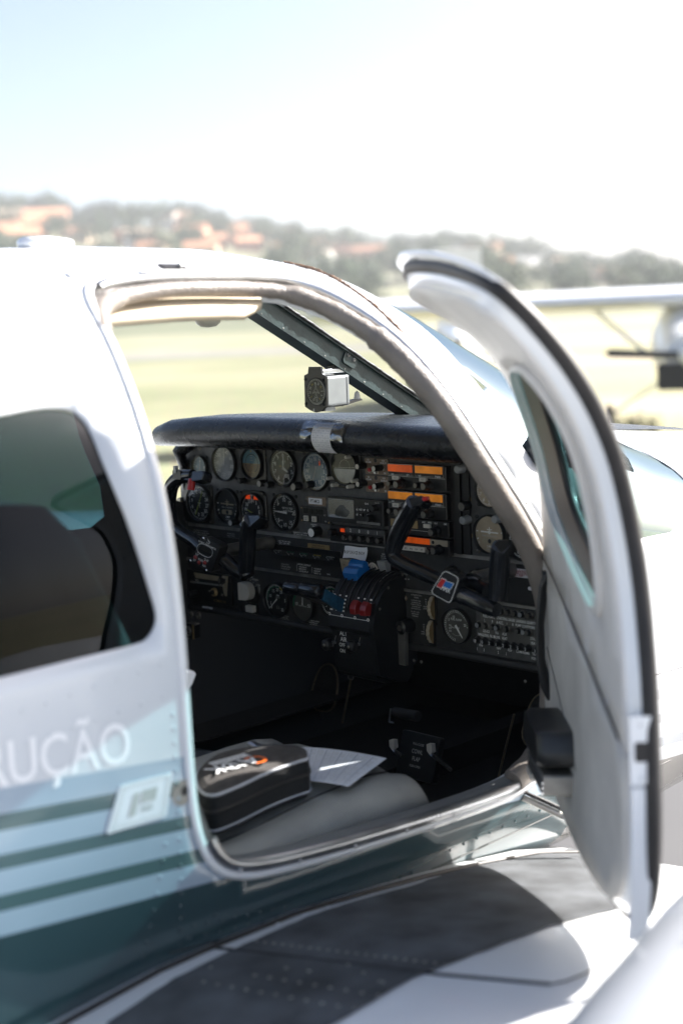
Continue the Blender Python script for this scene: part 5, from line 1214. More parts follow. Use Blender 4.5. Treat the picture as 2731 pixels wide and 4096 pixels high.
for f,t_ in ((.30,'IDLE'),(.61,'PROP'),(.93,'MIXTURE')):
    for k,ch in enumerate(t_):
        ang=100-7*k; a,b=arc(cxq,czq,Rq+.0015,ang,ang,1)[0]; tt=math.radians(ang); fr_=Fr(QF_.p(a,b,-QY0+wq*f),(0,-1,0),(math.sin(tt),0,math.cos(tt)),(-math.cos(tt),0,math.sin(tt))); qd.text(ch,fr_,0,0,.005,'ink',.0004)
# lower plate ALT AIR
LP=Fr((-.0905,0,0),(0,-1,0),(0,0,1),(-1,0,0)); yc=on(0,-.091,*z5(690,1500)); a_=-yc.y; b_=yc.z
qd.prism(LP,[(a_-.020,b_+.026),(a_+.020,b_+.026),(a_+.018,b_-.02),(a_+.012,b_-.028),(a_-.012,b_-.028),(a_-.018,b_-.02)],0,.0015,'seal')
qd.prism(LP,[(a_-.021,b_+.028),(a_+.020,b_+.027),(a_+.020,b_+.023),(a_+.002,b_+.025),(a_-.021,b_+.021)],.0015,.003,'ivory')
for k,(t,h) in enumerate((('ALT',.0095),('AIR',.0095),('OFF',.0078),('ON',.0078))): qd.text(t,LP,a_-(.0 if k<2 else .005),b_+.016-.0128*k,h,'ink',.002,sx=.9)
quad=qd.build('throttle_quadrant',plane)
def qs(mb,name,**t): return mb.build(name,quad,**t)
# alternate-air knobs
for q in (z5(420,1560),z5(800,1590)):
    p=on(0,-.115,*q); mb=MB(); kf=Fr((0,p.y,p.z),(0,-1,0),(0,0,1),(-1,0,0)); kf.o=V((-.09,p.y,p.z)); mb.cyl(kf.p(0,0,0),kf.p(0,0,.02),.004,.004,'alu',8); mb.lathe(kf,0,0,[(.0085,.012),(.0125,.016),(.0125,.030),(.009,.034),(.0,.034)],'black',20); mb.lathe(kf,0,0,[(.0129,.018),(.0129,.020)],'chrome',20); mb.dome(kf.p(0,0,.034),(-1,0,0),.004,'screw'); mb.bar(kf,0,.0,.006,.016,.001,.003,'ink_dim')
    qs(mb,'alternate_air_knob')
def lever(q,col,ang,f,L,kw,kh,kd,name,d=None):
    pass
# blue propeller levers standing forward
yb0=-QY0; 
for k,(f) in enumerate((.42,.58)):
    mb=MB(); base=V((-cxq,0,czq)); t=on(0,-.045,*z5(838+85*k,388+10*k)); y=t.y
    mb.prism(Fr((0,y,0),(-1,0,0),(0,0,1),(0,-1,0)),[(.005,1.17),(.035,1.17),(.055,t.z-.015),(.030,t.z-.01)],-.004,.004,'seal')
    kfm=Fr((-.045,y,t.z),(-.87,0,-.5),(-.35,0,.94),(0,-1,0))
    mb.prism(kfm,[(-.020,-.013),(-.020,.008),(-.014,.015),(-.003,.013),(.0,.009),(.013,.013),(.022,.007),(.021,-.014),(.010,-.018),(-.009,-.016)],-.0125,.0125,'blue',chamfer=.002)
    qs(mb,'propeller_lever')
# throttle levers pulled aft with cylindrical black knobs and blue arm
pl0=on(0,-.165,676,1351); pr0=on(0,-.165,716,1356)
for k,(pc,l,r) in enumerate(((pl0,.026,.0145),(pr0,.030,.0165))):
    mb=MB(); y=pc.y; z=pc.z
    mb.lathe(Fr((-.165,y,z),(1,0,0),(0,0,1),(0,-1,0)),0,0,[(0,-l),(r*.86,-l),(r,-l*.75),(r,l*.8),(r*.85,l),(0,l)],'yoke',24)
    if k==1:
        e=on(0,-.095,*z5(650,950)); s0=V((-.16,y-.028,z-.006)); 
        mb.prism(Fr(s0,(e-s0).normalized(),V((.35,0,.94)),(e-s0).normalized().cross(V((.35,0,.94)))),[(0,-.011),((e-s0).length,-.014),((e-s0).length,.013),(0,.011)],-.005,.005,'blue_dark')
    else:
        mb.tube([V((-.16,y,z-.010)),V((-.13,y-.03,z-.03)),V((-.08,y-.06,z-.05))],.005,'seal',8)
    qs(mb,'throttle_lever')
for k,q in enumerate((z5(850,985),z5(1005,1010))):
    p=on(0,-.115,*q); mb=MB(); kfm=Fr((-.110,p.y,p.z),(-.92,0,.38),(.38,0,.92),(0,-1,0))
    kf3=Fr((-.110,p.y,p.z),(0,-1,0),(.25,0,.97),(-.97,0,.25))
    mb.prism(Fr((-.110,p.y,p.z),(-.97,0,.25),(.25,0,.97),(0,-1,0)),[(-.009,-.013),(-.008,.012),(.003,.015),(.010,.006),(.011,-.004),(.007,-.015)],-.0076,.0076,'red',chamfer=.0015)
    mb.prism(Fr((-.11,p.y,p.z),(-1,0,0),(0,0,1),(0,-1,0)),[(-.05,.01),(-.05,-.01),(.0,-.005),(.0,.006)],-.003,.003,'seal')
    qs(mb,'mixture_lever')
# ---- glareshield
gs=MB(); prof_ys=[(.585,.35,1.470,.006),(.57,.6,1.472,.016),(.54,.8,1.480,.024),(.48,.95,1.489,.031),(.38,1,1.494,.0345),(.20,1,1.496,.036),(0,1,1.496,.0355),(-.2,1,1.493,.035),(-.40,1,1.488,.034),(-.56,1,1.484,.033),(-.60,1,1.482,.030)]
vs=[];n=0
ring=None
for (y,kx,zc,r) in prof_ys:
    row=[]
    xf=-.125+ (.04*(1-kx))
    row.append(V((.02,y,zc-r*.9)))
    for i in range(13):
        t=math.radians(-100+ -0 + (-180)*i/12*1.0)   # from underside round the front to the top
        row.append(V((xf+r*math.cos(t)*1.15,y,zc+r*math.sin(t))))
    top=zc+r
    for X,dz in ((-.06,.000),(.02,-.004),(.12,-.010),(.25,-.020),(.40,-.035)):
        row.append(V((X*1.0,y*(1 if X<.1 else .96),top+dz if r>.02 else zc+r+dz)))
    vs+=row; n=len(row)
gs.add(vs,[(i*n+j,(i+1)*n+j,(i+1)*n+j+1,i*n+j+1) for i in range(len(prof_ys)-1) for j in range(n-1)],'leather_black',True)
gs.add(vs[:n],[tuple(range(n))],'leather_black')
gs.tube([V((.0,.58,1.455)),V((-.03,.585,1.43)),V((-.01,.60,1.40)),V((.0,.61,1.33))],[.022,.018,.012,.006],'leather_black',10)
gso=gs.build('glareshield',plane)
# gathered stitching ridge
# card taped over the roll
cd=MB(); R_=.0368
def gsurf(y,t,off=0):
    zc=interp([-.6,-.4,-.2,0,.2],[1.482,1.488,1.493,1.496,1.496],y); r=.0355+off
    if t<=180: tt=math.radians(-100-t); return V((-.125+r*math.cos(tt)*1.15,y,zc+r*math.sin(tt)))
q0=on(0,-.15,*[574.2+.1831*840,775.1+.1831*1200]); q1=on(0,-.15,*[574.2+.1831*1075,775.1+.1831*1230])
print('card',q0,q1)
def cgrid(y0,y1,t0,t1,off,m,nn=14,wr_=0,sk=0):
    k=5; v=[gsurf(y0+(y1-y0)*j/k+sk*(i/nn),t0+(t1-t0)*i/nn,off+wr_*random.random()) for i in range(nn+1) for j in range(k+1)]
    cd.add(v,[(i*(k+1)+j,i*(k+1)+j+1,(i+1)*(k+1)+j+1,(i+1)*(k+1)+j) for i in range(nn) for j in range(k)],m,True)
cgrid(q0.y,q1.y,22,135,.0015,'placard_white')
cgrid(q0.y+.033,q0.y,40,140,.0012,'clear_tape',18,.0022); cgrid(q1.y,q1.y-.036,40,140,.0012,'clear_tape',18,.0022); cgrid(q0.y+.02,q1.y-.02,112,146,.0022,'clear_tape',12,.003)
def ctext(t,y,ang,h):
    # text laid on the roll
    tt=math.radians(-100-ang); p=gsurf(y,ang,.002); nrm=V((math.cos(tt),0,math.sin(tt))); upv=V((-math.sin(tt),0,math.cos(tt)))
    if upv.z<0: upv=-upv
    cd.text(t,Fr(p,(0,-1,0),upv,nrm),0,0,h,'ink_grey',.0004,sx=.8)
yc_=(q0.y+q1.y)/2; wd=q0.y-q1.y
for k in range(5):
    ang=52+15*k; cd.add([gsurf(q0.y-.002,ang,.0021),gsurf(q1.y+.002,ang,.0021),gsurf(q1.y+.002,ang+1,.0021),gsurf(q0.y-.002,ang+1,.0021)],[(0,1,2,3)],'ink_grey')
for k in range(1,4):
    y=q0.y-wd*k/4
    for g in range(4):
        a0=52+15*g; cd.add([gsurf(y,a0,.0021),gsurf(y-.0005,a0,.0021),gsurf(y-.0005,a0+15,.0021),gsurf(y,a0+15,.0021)],[(0,1,2,3)],'ink_grey')
ctext('A.D.F. / COMPASS CORRECTION',yc_,120,.0022)
for r_,ws_ in enumerate((('FOR','STEER','FOR','STEER'),('N','002','180','178'),('030','033','210','212'),('E','088','W','271'))):
    for k,t in enumerate(ws_): ctext(t,q0.y-wd*(k+.5)/4,104-15*r_,.003)
ctext('DATA 20/05/2022',yc_,44,.003); ctext('PT-MCS PA-34 220T',yc_,32,.003)
co=cd.build('card',None,origin=gsurf(yc_,100),label='white compass correction card taped with clear tape over the black padded glareshield',category='card')
# ---- compass
Zc=lambda x,y:(574.2+.1831*x,775.1+.1831*y)
def cpa(q,x=-.118): p=on(0,x,*q); return (-p.y,p.z)
cm=MB(); CFm=Fr((-.118,0,0),(0,-1,0),(0,0,1),(-1,0,0))
cc=cpa(Zc(845,680)); 
def rel(x,y): p=cpa(Zc(x,y)); return p
face=[rel(745,368),rel(895,368),rel(908,450),rel(962,492),rel(972,868),rel(900,928),rel(830,940),rel(760,910),rel(700,868),rel(688,475),rel(735,450)]
cm.prism(CFm,face,-.003,.003,'bezel',chamfer=.0008)
cm.build('face_plate',None) if False else None
Rc=mm(Zc(845,680),170*.1831,.118)
a,b=cc
cm.lathe(CFm,a,b,[(Rc*1.05,.003),(Rc*1.05,.0055),(Rc,.0055),(Rc*.98,.0035)],'bezel',36); cm.disc(CFm,a,b,Rc,.0036,'dial',36)
for i in range(72):
    t=2*math.pi*i/72; l=.80 if i%2==0 else .88; cm.bar(CFm,a+Rc*.96*math.cos(t),b+Rc*.96*math.sin(t),a+Rc*l*math.cos(t),b+Rc*l*math.sin(t),Rc*.03,.0042,'ink')
for k,t in enumerate(CARD):
    t_=math.radians(90-(55+30*k)); cm.text(t,CFm,a+Rc*.64*math.cos(t_),b+Rc*.64*math.sin(t_),Rc*.17,'yellow_mark' if t in 'NESW' else 'ink',.0042,rot=t_-math.pi/2)
pl_=[(0,.62),(.05,.42),(.05,.22),(.33,-.06),(.33,-.13),(.06,.02),(.05,-.30),(.16,-.42),(.16,-.48),(0,-.42)]; pl_=pl_+[(-x,y) for x,y in pl_[::-1]]
for i in range(len(pl_)): x0,y0=pl_[i]; x1,y1=pl_[(i+1)%len(pl_)]; cm.bar(CFm,a+x0*Rc,b+y0*Rc,a+x1*Rc,b+y1*Rc,Rc*.025,.0044,'ink')
for q in ((710,523),(928,530),(718,830),(932,840)): p=rel(*q); cm.lathe(CFm,p[0],p[1],[(.0034,.003),(.0032,.005),(.001,.0052)],'black',8)
p=rel(815,908); cm.prism(CFm,rrect(p[0]-.0015,p[0]+.0015,p[1]-.003,p[1]+.003,.001),.003,.0038,'ink')
cm.disc(CFm,a,b,Rc,.0052,'gauge_glass',36)
compass=cm.build('compass',plane)
cb=MB(); hw=Rc*.93
cb.prism(CFm,rrect(a-hw,a+hw,b-Rc*1.12,b+Rc*1.12,.006),-.063,-.003,'grey_knob'); cb.prism(CFm,rrect(a-hw-.001,a+hw+.001,b-Rc*1.14,b+Rc*1.14,.006),-.066,-.061,'grey_knob')
cb.build('housing',compass)
cb=MB(); tp=rel(820,368); cb.prism(CFm,rrect(a-.014,a+.016,b+Rc*1.30,b+Rc*1.62,.002),-.066,-.001,'alu'); cb.cyl(CFm.p(a,b+Rc*1.2,-.02),CFm.p(a+.0,b+Rc*1.2,-.045),.004,.004,'chrome',10)
cb.prism(CFm,rrect(a-.010,a+.012,b+Rc*1.6,b+Rc*1.95,.003),-.075,-.040,'bezel'); cb.build('top_bracket',compass)
cb=MB(); cb.prism(Fr((-.118,-a,0),(1,0,0),(0,0,1),(0,1,0)),[(.0,b-Rc*1.22),(.062,b-Rc*1.22),(.105,b-Rc*1.0),(.122,b-Rc*.93),(.120,b-Rc*.80),(.095,b-Rc*.85),(.066,b-Rc*.98),(.0,b-Rc*1.13)],-.010,.010,'seal'); cb.prism(CFm,rrect(a-.010,a+.020,b-Rc*1.45,b-Rc*1.14,.001),-.03,-.002,'grey_knob')
cb.build('bottom_bracket',compass)
lb=MB(); bp_=on(1,-a,*Zc(1318,722)); lb.dome(V((-.118+.116,-a,b-Rc*.82)),(0,0,1),.0075,'ivory',2.4,12); lb.cyl(V((-.118+.116,-a,b-Rc*.95)),V((-.118+.116,-a,b-Rc*.80)),.005,.005,'ivory',12)
lb.build('bulb',compass)
# ---- control yokes
def onY(q,x): p=on(0,x,*q); return p
def yoke(pts,name='control_yoke'):
    pass
X0=-.185
G=lambda q,x=X0: on(0,x,*q)
def mk_yoke(left,lr,right,rr_,arm,armr,cap1,cap2,col0,hubp,name='control_yoke'):
    cy=MB()
    cy.tube(cat3(left),rad3(lr),'yoke',18,up=(-1,0,0))
    y=None
    if arm: cy.tube(cat3(arm),rad3(armr),'yoke',14,up=(-1,0,0))
    if right: cy.tube(cat3(right),rad3(rr_),'yoke',18,up=(-1,0,0))
    for cpq in (cap1,cap2):
        if not cpq: continue
        P=[G(q,-.212) for q in cpq]; c=sum(P,V((0,0,0)))/len(P)
        cf_=Fr(c,(0,-1,0),(.35,0,.94),(-.94,0,.35)); poly=[((p-c).dot(cf_.ux),(p-c).dot(V((0,0,1)))) for p in P]
        cy.prism(cf_,poly,-.022,.004,'yoke',chamfer=.0025)
    cy.cyl(V((-.17,col0.y,col0.z)),V((-.001,col0.y,col0.z)),.0145,.0145,'alu_dull',20)
    cy.cyl(V((-.165,col0.y,col0.z)),V((-.205,hubp.y,hubp.z)),.026,.028,'yoke',20)
    return cy.build(name,plane)
# copilot
hub=G(z4(905,228),-.205)
left=[G(z2(*q),x) for q,x in (((560,640),-.208),((548,668),-.203),((522,715),-.197),((487,780),-.192),((458,845),-.189),((434,910),-.187),((424,962),-.187),((450,1004),-.188),((515,1040),-.191),((600,1078),-.194),((690,1120),-.197),((750,1152),-.198))]
lr=[.0165,.0185,.0185,.019,.0185,.0175,.016,.015,.0145,.0145,.0145,.013]
right=[G(z2(*q),x) for q,x in (((1102,915),-.208),((1098,950),-.203),((1094,1010),-.198),((1090,1080),-.195),((1088,1140),-.193),((1085,1200),-.191),((1080,1245),-.190))]
rr_=[.0165,.0185,.0190,.0190,.0190,.0185,.0165]
arm=[hub+V((.004,0,0))]+[G(z4(*q),x) for q,x in (((1010,280),-.198),((1070,305),-.194),((1130,335),-.191),((1190,362),-.190),((1232,378),-.19))]
armr=[.017,.0175,.0165,.016,.0155,.014]
cap1=[z2(*q) for q in ((482,655),(512,622),(592,600),(622,640),(600,668),(490,690))]; cap2=[z2(*q) for q in ((1040,935),(1072,880),(1150,875),(1166,905),(1130,965),(1052,968))]
yk=mk_yoke(left,lr,right,rr_,arm,armr,cap1,cap2,hub,hub)
bt=MB(); p=G(z2(632,622),-.215); bt.cyl(p+V((0,.006,0)),p+V((0,-.006,.002)),.0045,.0035,'red_button',10); bt.build('push_button',yk)
ua=MB(); ua.tube(cat3([hub+V((.01,0,.0)),G(z4(1060,195),-.15),G(z4(1120,230),-.14),G(z4(1190,262),-.16)]),[.017]*16,'yoke',12); ua.build('crossbar',yk)
# hub plate with emblem
def plate_q(corners,x,th,m,edge,name,parent,bev=.12):
    P=[G(q,x) for q in corners]   # tl,tr,br,bl
    mb=MB(); c=sum(P,V((0,0,0)))/4
    ux=((P[1]-P[0])+(P[2]-P[3])).normalized(); uy=((P[0]-P[3])+(P[1]-P[2])); uy=(uy-ux*uy.dot(ux)).normalized(); un=ux.cross(uy)
    if un.x>0: un=-un
    f=Fr(c,ux,uy,un); L=[((p-c).dot(ux),(p-c).dot(uy)) for p in P]
    def rnd(L,r):
        out=[]
        for i in range(4):
            a,b,d=V(L[i-1]),V(L[i]),V(L[(i+1)%4]); u=(a-b).normalized()*r; w=(d-b).normalized()*r
            for k in range(5): t=k/4; out.append(tuple((b+u)*(1-t)**2+b*2*t*(1-t)+(b+w)*t*t))
        return out
    o=rnd(L,.010); mb.prism(f,o,-th,.0,m,chamfer=.0015)
    return mb,f,L,o
cs=[z4(*q) for q in ((903,120),(1003,172),(943,345),(810,268))]
mb,f,L,o=plate_q(cs,-.222,.022,'yoke','ink','emblem',yk)
k1=[(x*.94,y*.95) for x,y in o]; k2=[(x*.90,y*.92) for x,y in o]; n=len(o)
mb.add([f.p(x,y,.0006) for x,y in k1]+[f.p(x,y,.0006) for x,y in k2],[(i,(i+1)%n,n+(i+1)%n,n+i) for i in range(n)],'ink')
def inb(pts): return [tuple(((G(z4(*q),-.222)-f.o).dot(f.ux),(G(z4(*q),-.222)-f.o).dot(f.uy))) for q in pts]
for pts,m in (([(888,178),(915,190),(886,240),(857,225)],'red_button'),([(912,194),(962,212),(942,246),(896,226)],'blue')):
    P=inb(pts); c_=V((sum(p[0] for p in P)/4,sum(p[1] for p in P)/4)); Q=[(c_.x+(p[0]-c_.x)*1.10,c_.y+(p[1]-c_.y)*1.14) for p in P]
    mb.add([f.p(x,y,.0006) for x,y in Q],[(0,1,2,3)],'ink'); mb.add([f.p(x,y,.0010) for x,y in P],[(0,1,2,3)],m)
p=inb([(912,248)])[0]; p2=inb([(884,236),(940,260)]); 
mb.text('PIPER',f,p[0],p[1],.0072,'ink',.0008,sx=.95,rot=math.atan2(p2[1][1]-p2[0][1],p2[1][0]-p2[0][0]))
mb.build('emblem_plate',yk)
# pilot yoke
hub=G(z1(372,1080),-.205)
left=[G(z1(*q),x) for q,x in (((300,520),-.208),((245,528),-.206),((190,552),-.204),((152,600),-.200),((135,670),-.196),((132,740),-.193),((142,810),-.190),((155,865),-.188),((190,900),-.188),((250,945),-.19),((320,990),-.193),((375,1050),-.197))]
lr=[.012,.015,.0155,.0165,.017,.0165,.0165,.017,.0155,.015,.0155,.014]
right=[G(q,x) for q,x in ((z1(706,830),-.208),(z1(690,870),-.203),(z1(682,950),-.198),(z1(680,1040),-.195),(z1(676,1120),-.192),(z1(670,1190),-.190),(z3(768,405),-.190))]
rr_=[.0165,.0180,.0182,.0182,.0182,.0178,.0160]
arm=[hub+V((.004,0,0))]+[G(z3(*q),x) for q,x in (((570,265),-.198),((640,320),-.193),((700,368),-.19),((745,395),-.19))]
armr=[.017,.0165,.0155,.015,.013]
cap2=[z6(*q) for q in ((1145,465),(1215,345),(1370,350),(1385,385),(1290,505),(1165,500))]; cap1=[z1(*q) for q in ((245,500),(365,495),(380,520),(378,560),(330,572),(250,560))]
yp=mk_yoke(left,lr,right,rr_,arm,armr,cap1,cap2,hub,hub)
bt=MB(); p=G(z1(298,600),-.212); bt.cyl(p+V((0,0,.016)),p+V((-.006,0,-.008)),.008,.0085,'red_button',14); bt.build('push_button',yp)
bt=MB(); p=G(z1(200,520),-.215); bt.prism(Fr(p,(0,-1,0),(0,0,1),(-1,0,0)),rrect(-.014,.014,-.010,.010,.003),-.01,.006,'black'); bt.prism(Fr(p,(0,-1,0),(0,0,1),(-1,0,0)),rrect(-.008,.0,.004,.020,.002),0,.008,'grey_knob'); bt.build('trim_switch',yp)
cs=[z1(*q) for q in ((358,950),(492,1018),(430,1208),(278,1122))]
mb,f,L,o=plate_q(cs,-.222,.024,'bezel','ink','chronometer',yp)
def loc(q): p=G(q,-.222)-f.o; return p.dot(f.ux),p.dot(f.uy)
uxp=(V(L[1])-V(L[0])); ra_=math.atan2(uxp.y,uxp.x)
def ring_(pts,m,w_=.0011):
    P=[loc(q) for q in pts]; P=smooth_poly(P,True,2)
    for i in range(len(P)): mb.bar(f,*P[i],*P[(i+1)%len(P)],w_,.0008,m)
ring_([z6(620,680),z6(806,768),z6(765,905),z6(578,802)],'ink')
P=[loc(z6(*q)) for q in ((640,712),(790,785),(768,852),(612,772))]; mb.add([f.p(x,y,.0006) for x,y in P],[(0,1,2,3)],'lcd')
for q,t,h in ((z6(722,722),'QUARTZ CHRONOMETER',.0042),(z6(732,697),'LC-6P',.0036),(z6(595,843),'RST',.005),(z6(563,912),'SET',.005),(z6(640,908),'MODE',.005),(z6(712,912),'ST-SP',.005),(z6(683,982),'ADV',.005),(z6(655,842),'LC  ZU  TR  SW  DC',.003)):
    x,y=loc(q); mb.text(t,f,x,y,h,'ink',.0008,sx=.85,rot=ra_)
x,y=loc(z6(740,668)); mb.add([f.p(x-.005,y+.004,.0008),f.p(x+.004,y-.001,.0008),f.p(x+.006,y-.004,.0008),f.p(x-.001,y-.001,.0008)],[(0,1,2,3)],'ink')
for q in ((575,875),(622,940),(692,943)): x,y=loc(z6(*q)); mb.lathe(f,x,y,[(.0048,0),(.0045,.003),(.003,.005),(0,.0052)],'red',12)
for q in ((674,640),(511,918),(709,1043)): x,y=loc(z6(*q)); mb.lathe(f,x,y,[(.0036,0),(.0034,.0012),(.001,.0016)],'chrome',10); mb.bar(f,x-.002,y,x+.002,y,.0007,.0018,'seal')
mb.build('chronometer',yp)
kp=MB(); P=[pa(z6(*q)) for q in ((395,115),(435,125),(440,440),(400,450),(300,470),(285,420),(330,330),(360,190))]; kp.prism(PAN,smooth_poly(P,True,2),.002,.012,'tan_plate'); sub(kp,'side_vent_panel')
# side wall strip left of the panel
# ---- pedals
def pedal(q,x,h,name='rudder_pedal'):
    c=on(0,x,*q); H=h/2; mb=MB(); f=Fr(c,(0,-1,0),(.35,0,.94),(-.94,0,.35))
    P=[(-.045,-H),(.045,-H),(.052,-H*.2),(.040,H*.55),(.018,H*.95),(-.006,H),(-.028,H*.8),(-.040,H*.3)]
    mb.prism(f,smooth_poly(P,True,2),-.008,0,'rubber')
    S=smooth_poly(P,True,2); mb.tube([f.p(a,b,0) for a,b in S]+[f.p(*S[0],0)],.0022,'bronze_edge',6,caps=False)
    for i in range(7):
        for j in range(9):
            a=-.036+.012*i; b=-H*.82+H*1.7*j/9
            if .1<(b/H+.55)<.45: continue
            if pip(a,b,[(x_*.9,y_*.92) for x_,y_ in P]): mb.prism(f,[(a-.002,b-.002),(a+.002,b-.002),(a+.002,b+.002),(a-.002,b+.002)],0,.0028,'rubber')
    mb.text('PIPER',f,0,-H*.42+.0,.016,'rubber',.002,sx=1.1); 
    mb.tube([f.p(0,-H,-.004),f.p(0,-H*1.6,-.02)],.007,'rubber',8)
    return mb.build(name,plane)
pedal((745,1578),.34,.125); pedal((1240,1655),.30,.125); pedal((610,1560),.34,.125)
# ---- centre console: cowl flap levers and placard
mb=MB(); c=on(0,.02,956,1737); f=Fr(c,(0,-1,0),(.3,0,.95),(-.95,0,.3)); mb.prism(f,rrect(-.055,.055,-.05,.05,.006),-.02,-.002,'black',chamfer=.002)
for k,(t,h) in enumerate((('PULL-CLOSE',.005),('COWL',.009),('FLAP',.009),('PUSH-OPEN',.005))): mb.text(t,f,0,.026-.016*k,h,'ink_dim',0,sx=.8)
for q in ((904,1712),(990,1722)):
    p=on(0,.0,*q); mb.prism(Fr(p,(0,-1,0),(0,0,1),(-1,0,0)),[(-.008,.012),(.006,.014),(.007,-.004),(.0,-.010),(-.008,-.002)],-.006,.006,'ivory'); mb.cyl(p+V((.0,0,-.01)),p+V((.06,0,-.06)),.004,.004,'alu',8)
mb.build('cowl_flap_control',plane)
mb=MB(); p=on(0,.1,905,1643); 
for a,b in (((897,1628),(893,1658)),((893,1658),(903,1660))): mb.cyl(on(0,.1,*a),on(0,.1,*b),.0022,.0022,'alu',8)
mb.cyl(on(0,.1,905,1635),on(0,.1,960,1645),.012,.012,'rubber',12); mb.build('fuel_selector_handle',plane)
mb=MB(); a=on(0,.12,806,1560); b=on(0,.12,786,1660); mb.tube([a,b],.003,'bronze_edge',6); mb.lathe(Fr(a+V((0,0,.006)),(0,-1,0),(0,0,1),(-1,0,0)),0,0,[(.009,0),(.008,.002)],'alu_dull',14)
mb.build('control_rod',plane)
mb=MB(); a=on(0,.1,1180,1640); b=on(0,.1,1140,1800); mb.tube([a,b],.0025,'bronze_edge',6); mb.build('control_cable',plane)
for q in ((950,1517),(967,1520),(1205,1565),(835,1545),(870,1552)): mb=MB(); p=on(0,.01,*q); mb.dome(p,(-1,0,0),.004,'screw'); mb.build('screw',plane)
# ---- seats
def cushion(x0,x1,y0,y1,z0,z1,m,name,parent,bulge=.02,ex=.28):
    mb=MB(); nu,nv=28,14; vs=[]
    cx,cy_,cz=(x0+x1)/2,(y0+y1)/2,(z0+z1)/2; hx,hy,hz=(x1-x0)/2,(y1-y0)/2,(z1-z0)/2
    sp=lambda c,e:(abs(c)**e)*(1 if c>=0 else -1)
    for j in range(nv+1):
        ph=-math.pi/2+math.pi*j/nv
        for i in range(nu):
            th=2*math.pi*i/nu; cp_=sp(math.cos(ph),.45)
            x=hx*sp(math.cos(th),ex)*cp_; y=hy*sp(math.sin(th),ex)*cp_; z=hz*sp(math.sin(ph),.55)
            if z>0: z+=bulge*(1-(x/hx)**2)*(1-(y/hy)**2)*.6
            vs.append(V((cx+x,cy_+y,cz+z)))
    mb.add(vs,[(j*nu+i,j*nu+(i+1)%nu,(j+1)*nu+(i+1)%nu,(j+1)*nu+i) for j in range(nv) for i in range(nu)],m,True)
    return mb.build(name,parent)
ZS=.945
seat=empty('seat',(-.70,-.32,.67),plane)
# cushion as a shaped loft: cross sections along x
def seat_bottom(parent,yc0,hw,xf,xr,m,ztop_=ZS):
    mb=MB(); xs_=[xr,xr+.05,-.80,-.70,-.60,-.52,xf-.05,xf-.015,xf,xf-.002]; rows=[]
    n=26
    for k,x in enumerate(xs_):
        zt=ztop_+interp([-.95,-.75,-.6,-.48,-.42],[-.012,-.008,.008,.012,.004],x); zb=.82; w_=hw
        if k==len(xs_)-3: zt-=.003
        if k==len(xs_)-2: zt-=.022; w_=hw-.006
        if k==len(xs_)-1: zt-=.060; w_=hw-.012
        row=[]
        for i in range(n):
            t=math.pi*i/(n-1); c=math.cos(t); s_=math.sin(t)
            yy=w_*(abs(c)**.30)*(1 if c>0 else -1); zz=(zt-zb)*(s_**.34)
            dip=-.010*math.exp(-((abs(yy)-hw*.62)/.02)**2) if s_>.5 else 0
            row.append(V((x,yc0+yy,zb+zz+dip)))
        rows.append(row)
    vs=[v for r in rows for v in r]
    mb.add(vs,[(i*n+j,i*n+j+1,(i+1)*n+j+1,(i+1)*n+j) for i in range(len(xs_)-1) for j in range(n-1)],m,True)
    r=rows[-1]; mb.add(r,[tuple(range(n))],m)
    o=mb.build('seat_cushion',parent); return o
sbm=seat_bottom(seat,-.325,.225,-.405,-.97,'leather_grey')
stt=MB(); 
stt.tube([V((x,-.325-.225*.62,ZS+interp([-.95,-.75,-.6,-.48,-.42],[-.012,-.008,.008,.012,.004],x)-.0085)) for x in [-.93+.02*i for i in range(26)]],.0016,'seal',5)
stt.build('stitching',seat)
def backrest(parent,yc0,hw,x0,z0,x1,z1_,m,th=.055):
    mb=MB(); n=24; rows=[]
    for k in range(13):
        t=k/12; x=x0+(x1-x0)*t-.03*math.sin(math.pi*t)*0; z=z0+(z1_-z0)*t; w_=hw*(1-.12*t); T_=th*(.75+.35*math.sin(math.pi*min(1,t*1.1)))
        if k in (0,12): w_*=.9; T_*=.35
        row=[]
        for i in range(n):
            a=2*math.pi*i/n; c,s_=math.cos(a),math.sin(a); row.append(V((x+T_*(abs(s_)**.6)*(1 if s_>0 else -1),yc0+w_*(abs(c)**.35)*(1 if c>0 else -1),z)))
        rows.append(row)
    vs=[v for r in rows for v in r]; mb.add(vs,[(i*n+j,i*n+(j+1)%n,(i+1)*n+(j+1)%n,(i+1)*n+j) for i in range(12) for j in range(n)],m,True); mb.add(rows[0],[tuple(range(n))],m); mb.add(rows[-1],[tuple(range(n))],m)
    return mb.build('backrest',parent)
bk=backrest(seat,-.325,.235,-.895,.90,-1.12,1.50,'leather_seatback')
mb=MB(); p=on(1,-.562,455,1800); mb.lathe(Fr(V((-.975,-.562,1.045)),(1,0,0),(0,0,1),(0,-1,0)),0,0,[(.030,0),(.027,.012),(.012,.016),(0,.016)],'gold',20); mb.build('recline_knob',seat)
seat2=empty('seat',(-.70,.33,.67),plane)
seat_bottom(seat2,.33,.225,-.405,-.97,'leather_black'); backrest(seat2,.33,.235,-.93,.90,-1.12,1.50,'leather_black')
# papers tucked beside the pilot seat
mb=MB(); P=[on(1,-.25,*q) for q in ((425,1540),(450,1549),(441,1572),(430,1588),(420,1590))]; P2=[p+V((.012,.02,0)) for p in P]
n=len(P); mb.add(P+P2,[tuple(range(n)),tuple(range(2*n-1,n-1,-1))]+[(i,(i+1)%n,n+(i+1)%n,n+i) for i in range(n)],'paper'); mb.build('leaflet',None,label='white folded leaflet sticking up between the two cockpit seats',category='leaflet',origin=P[0])
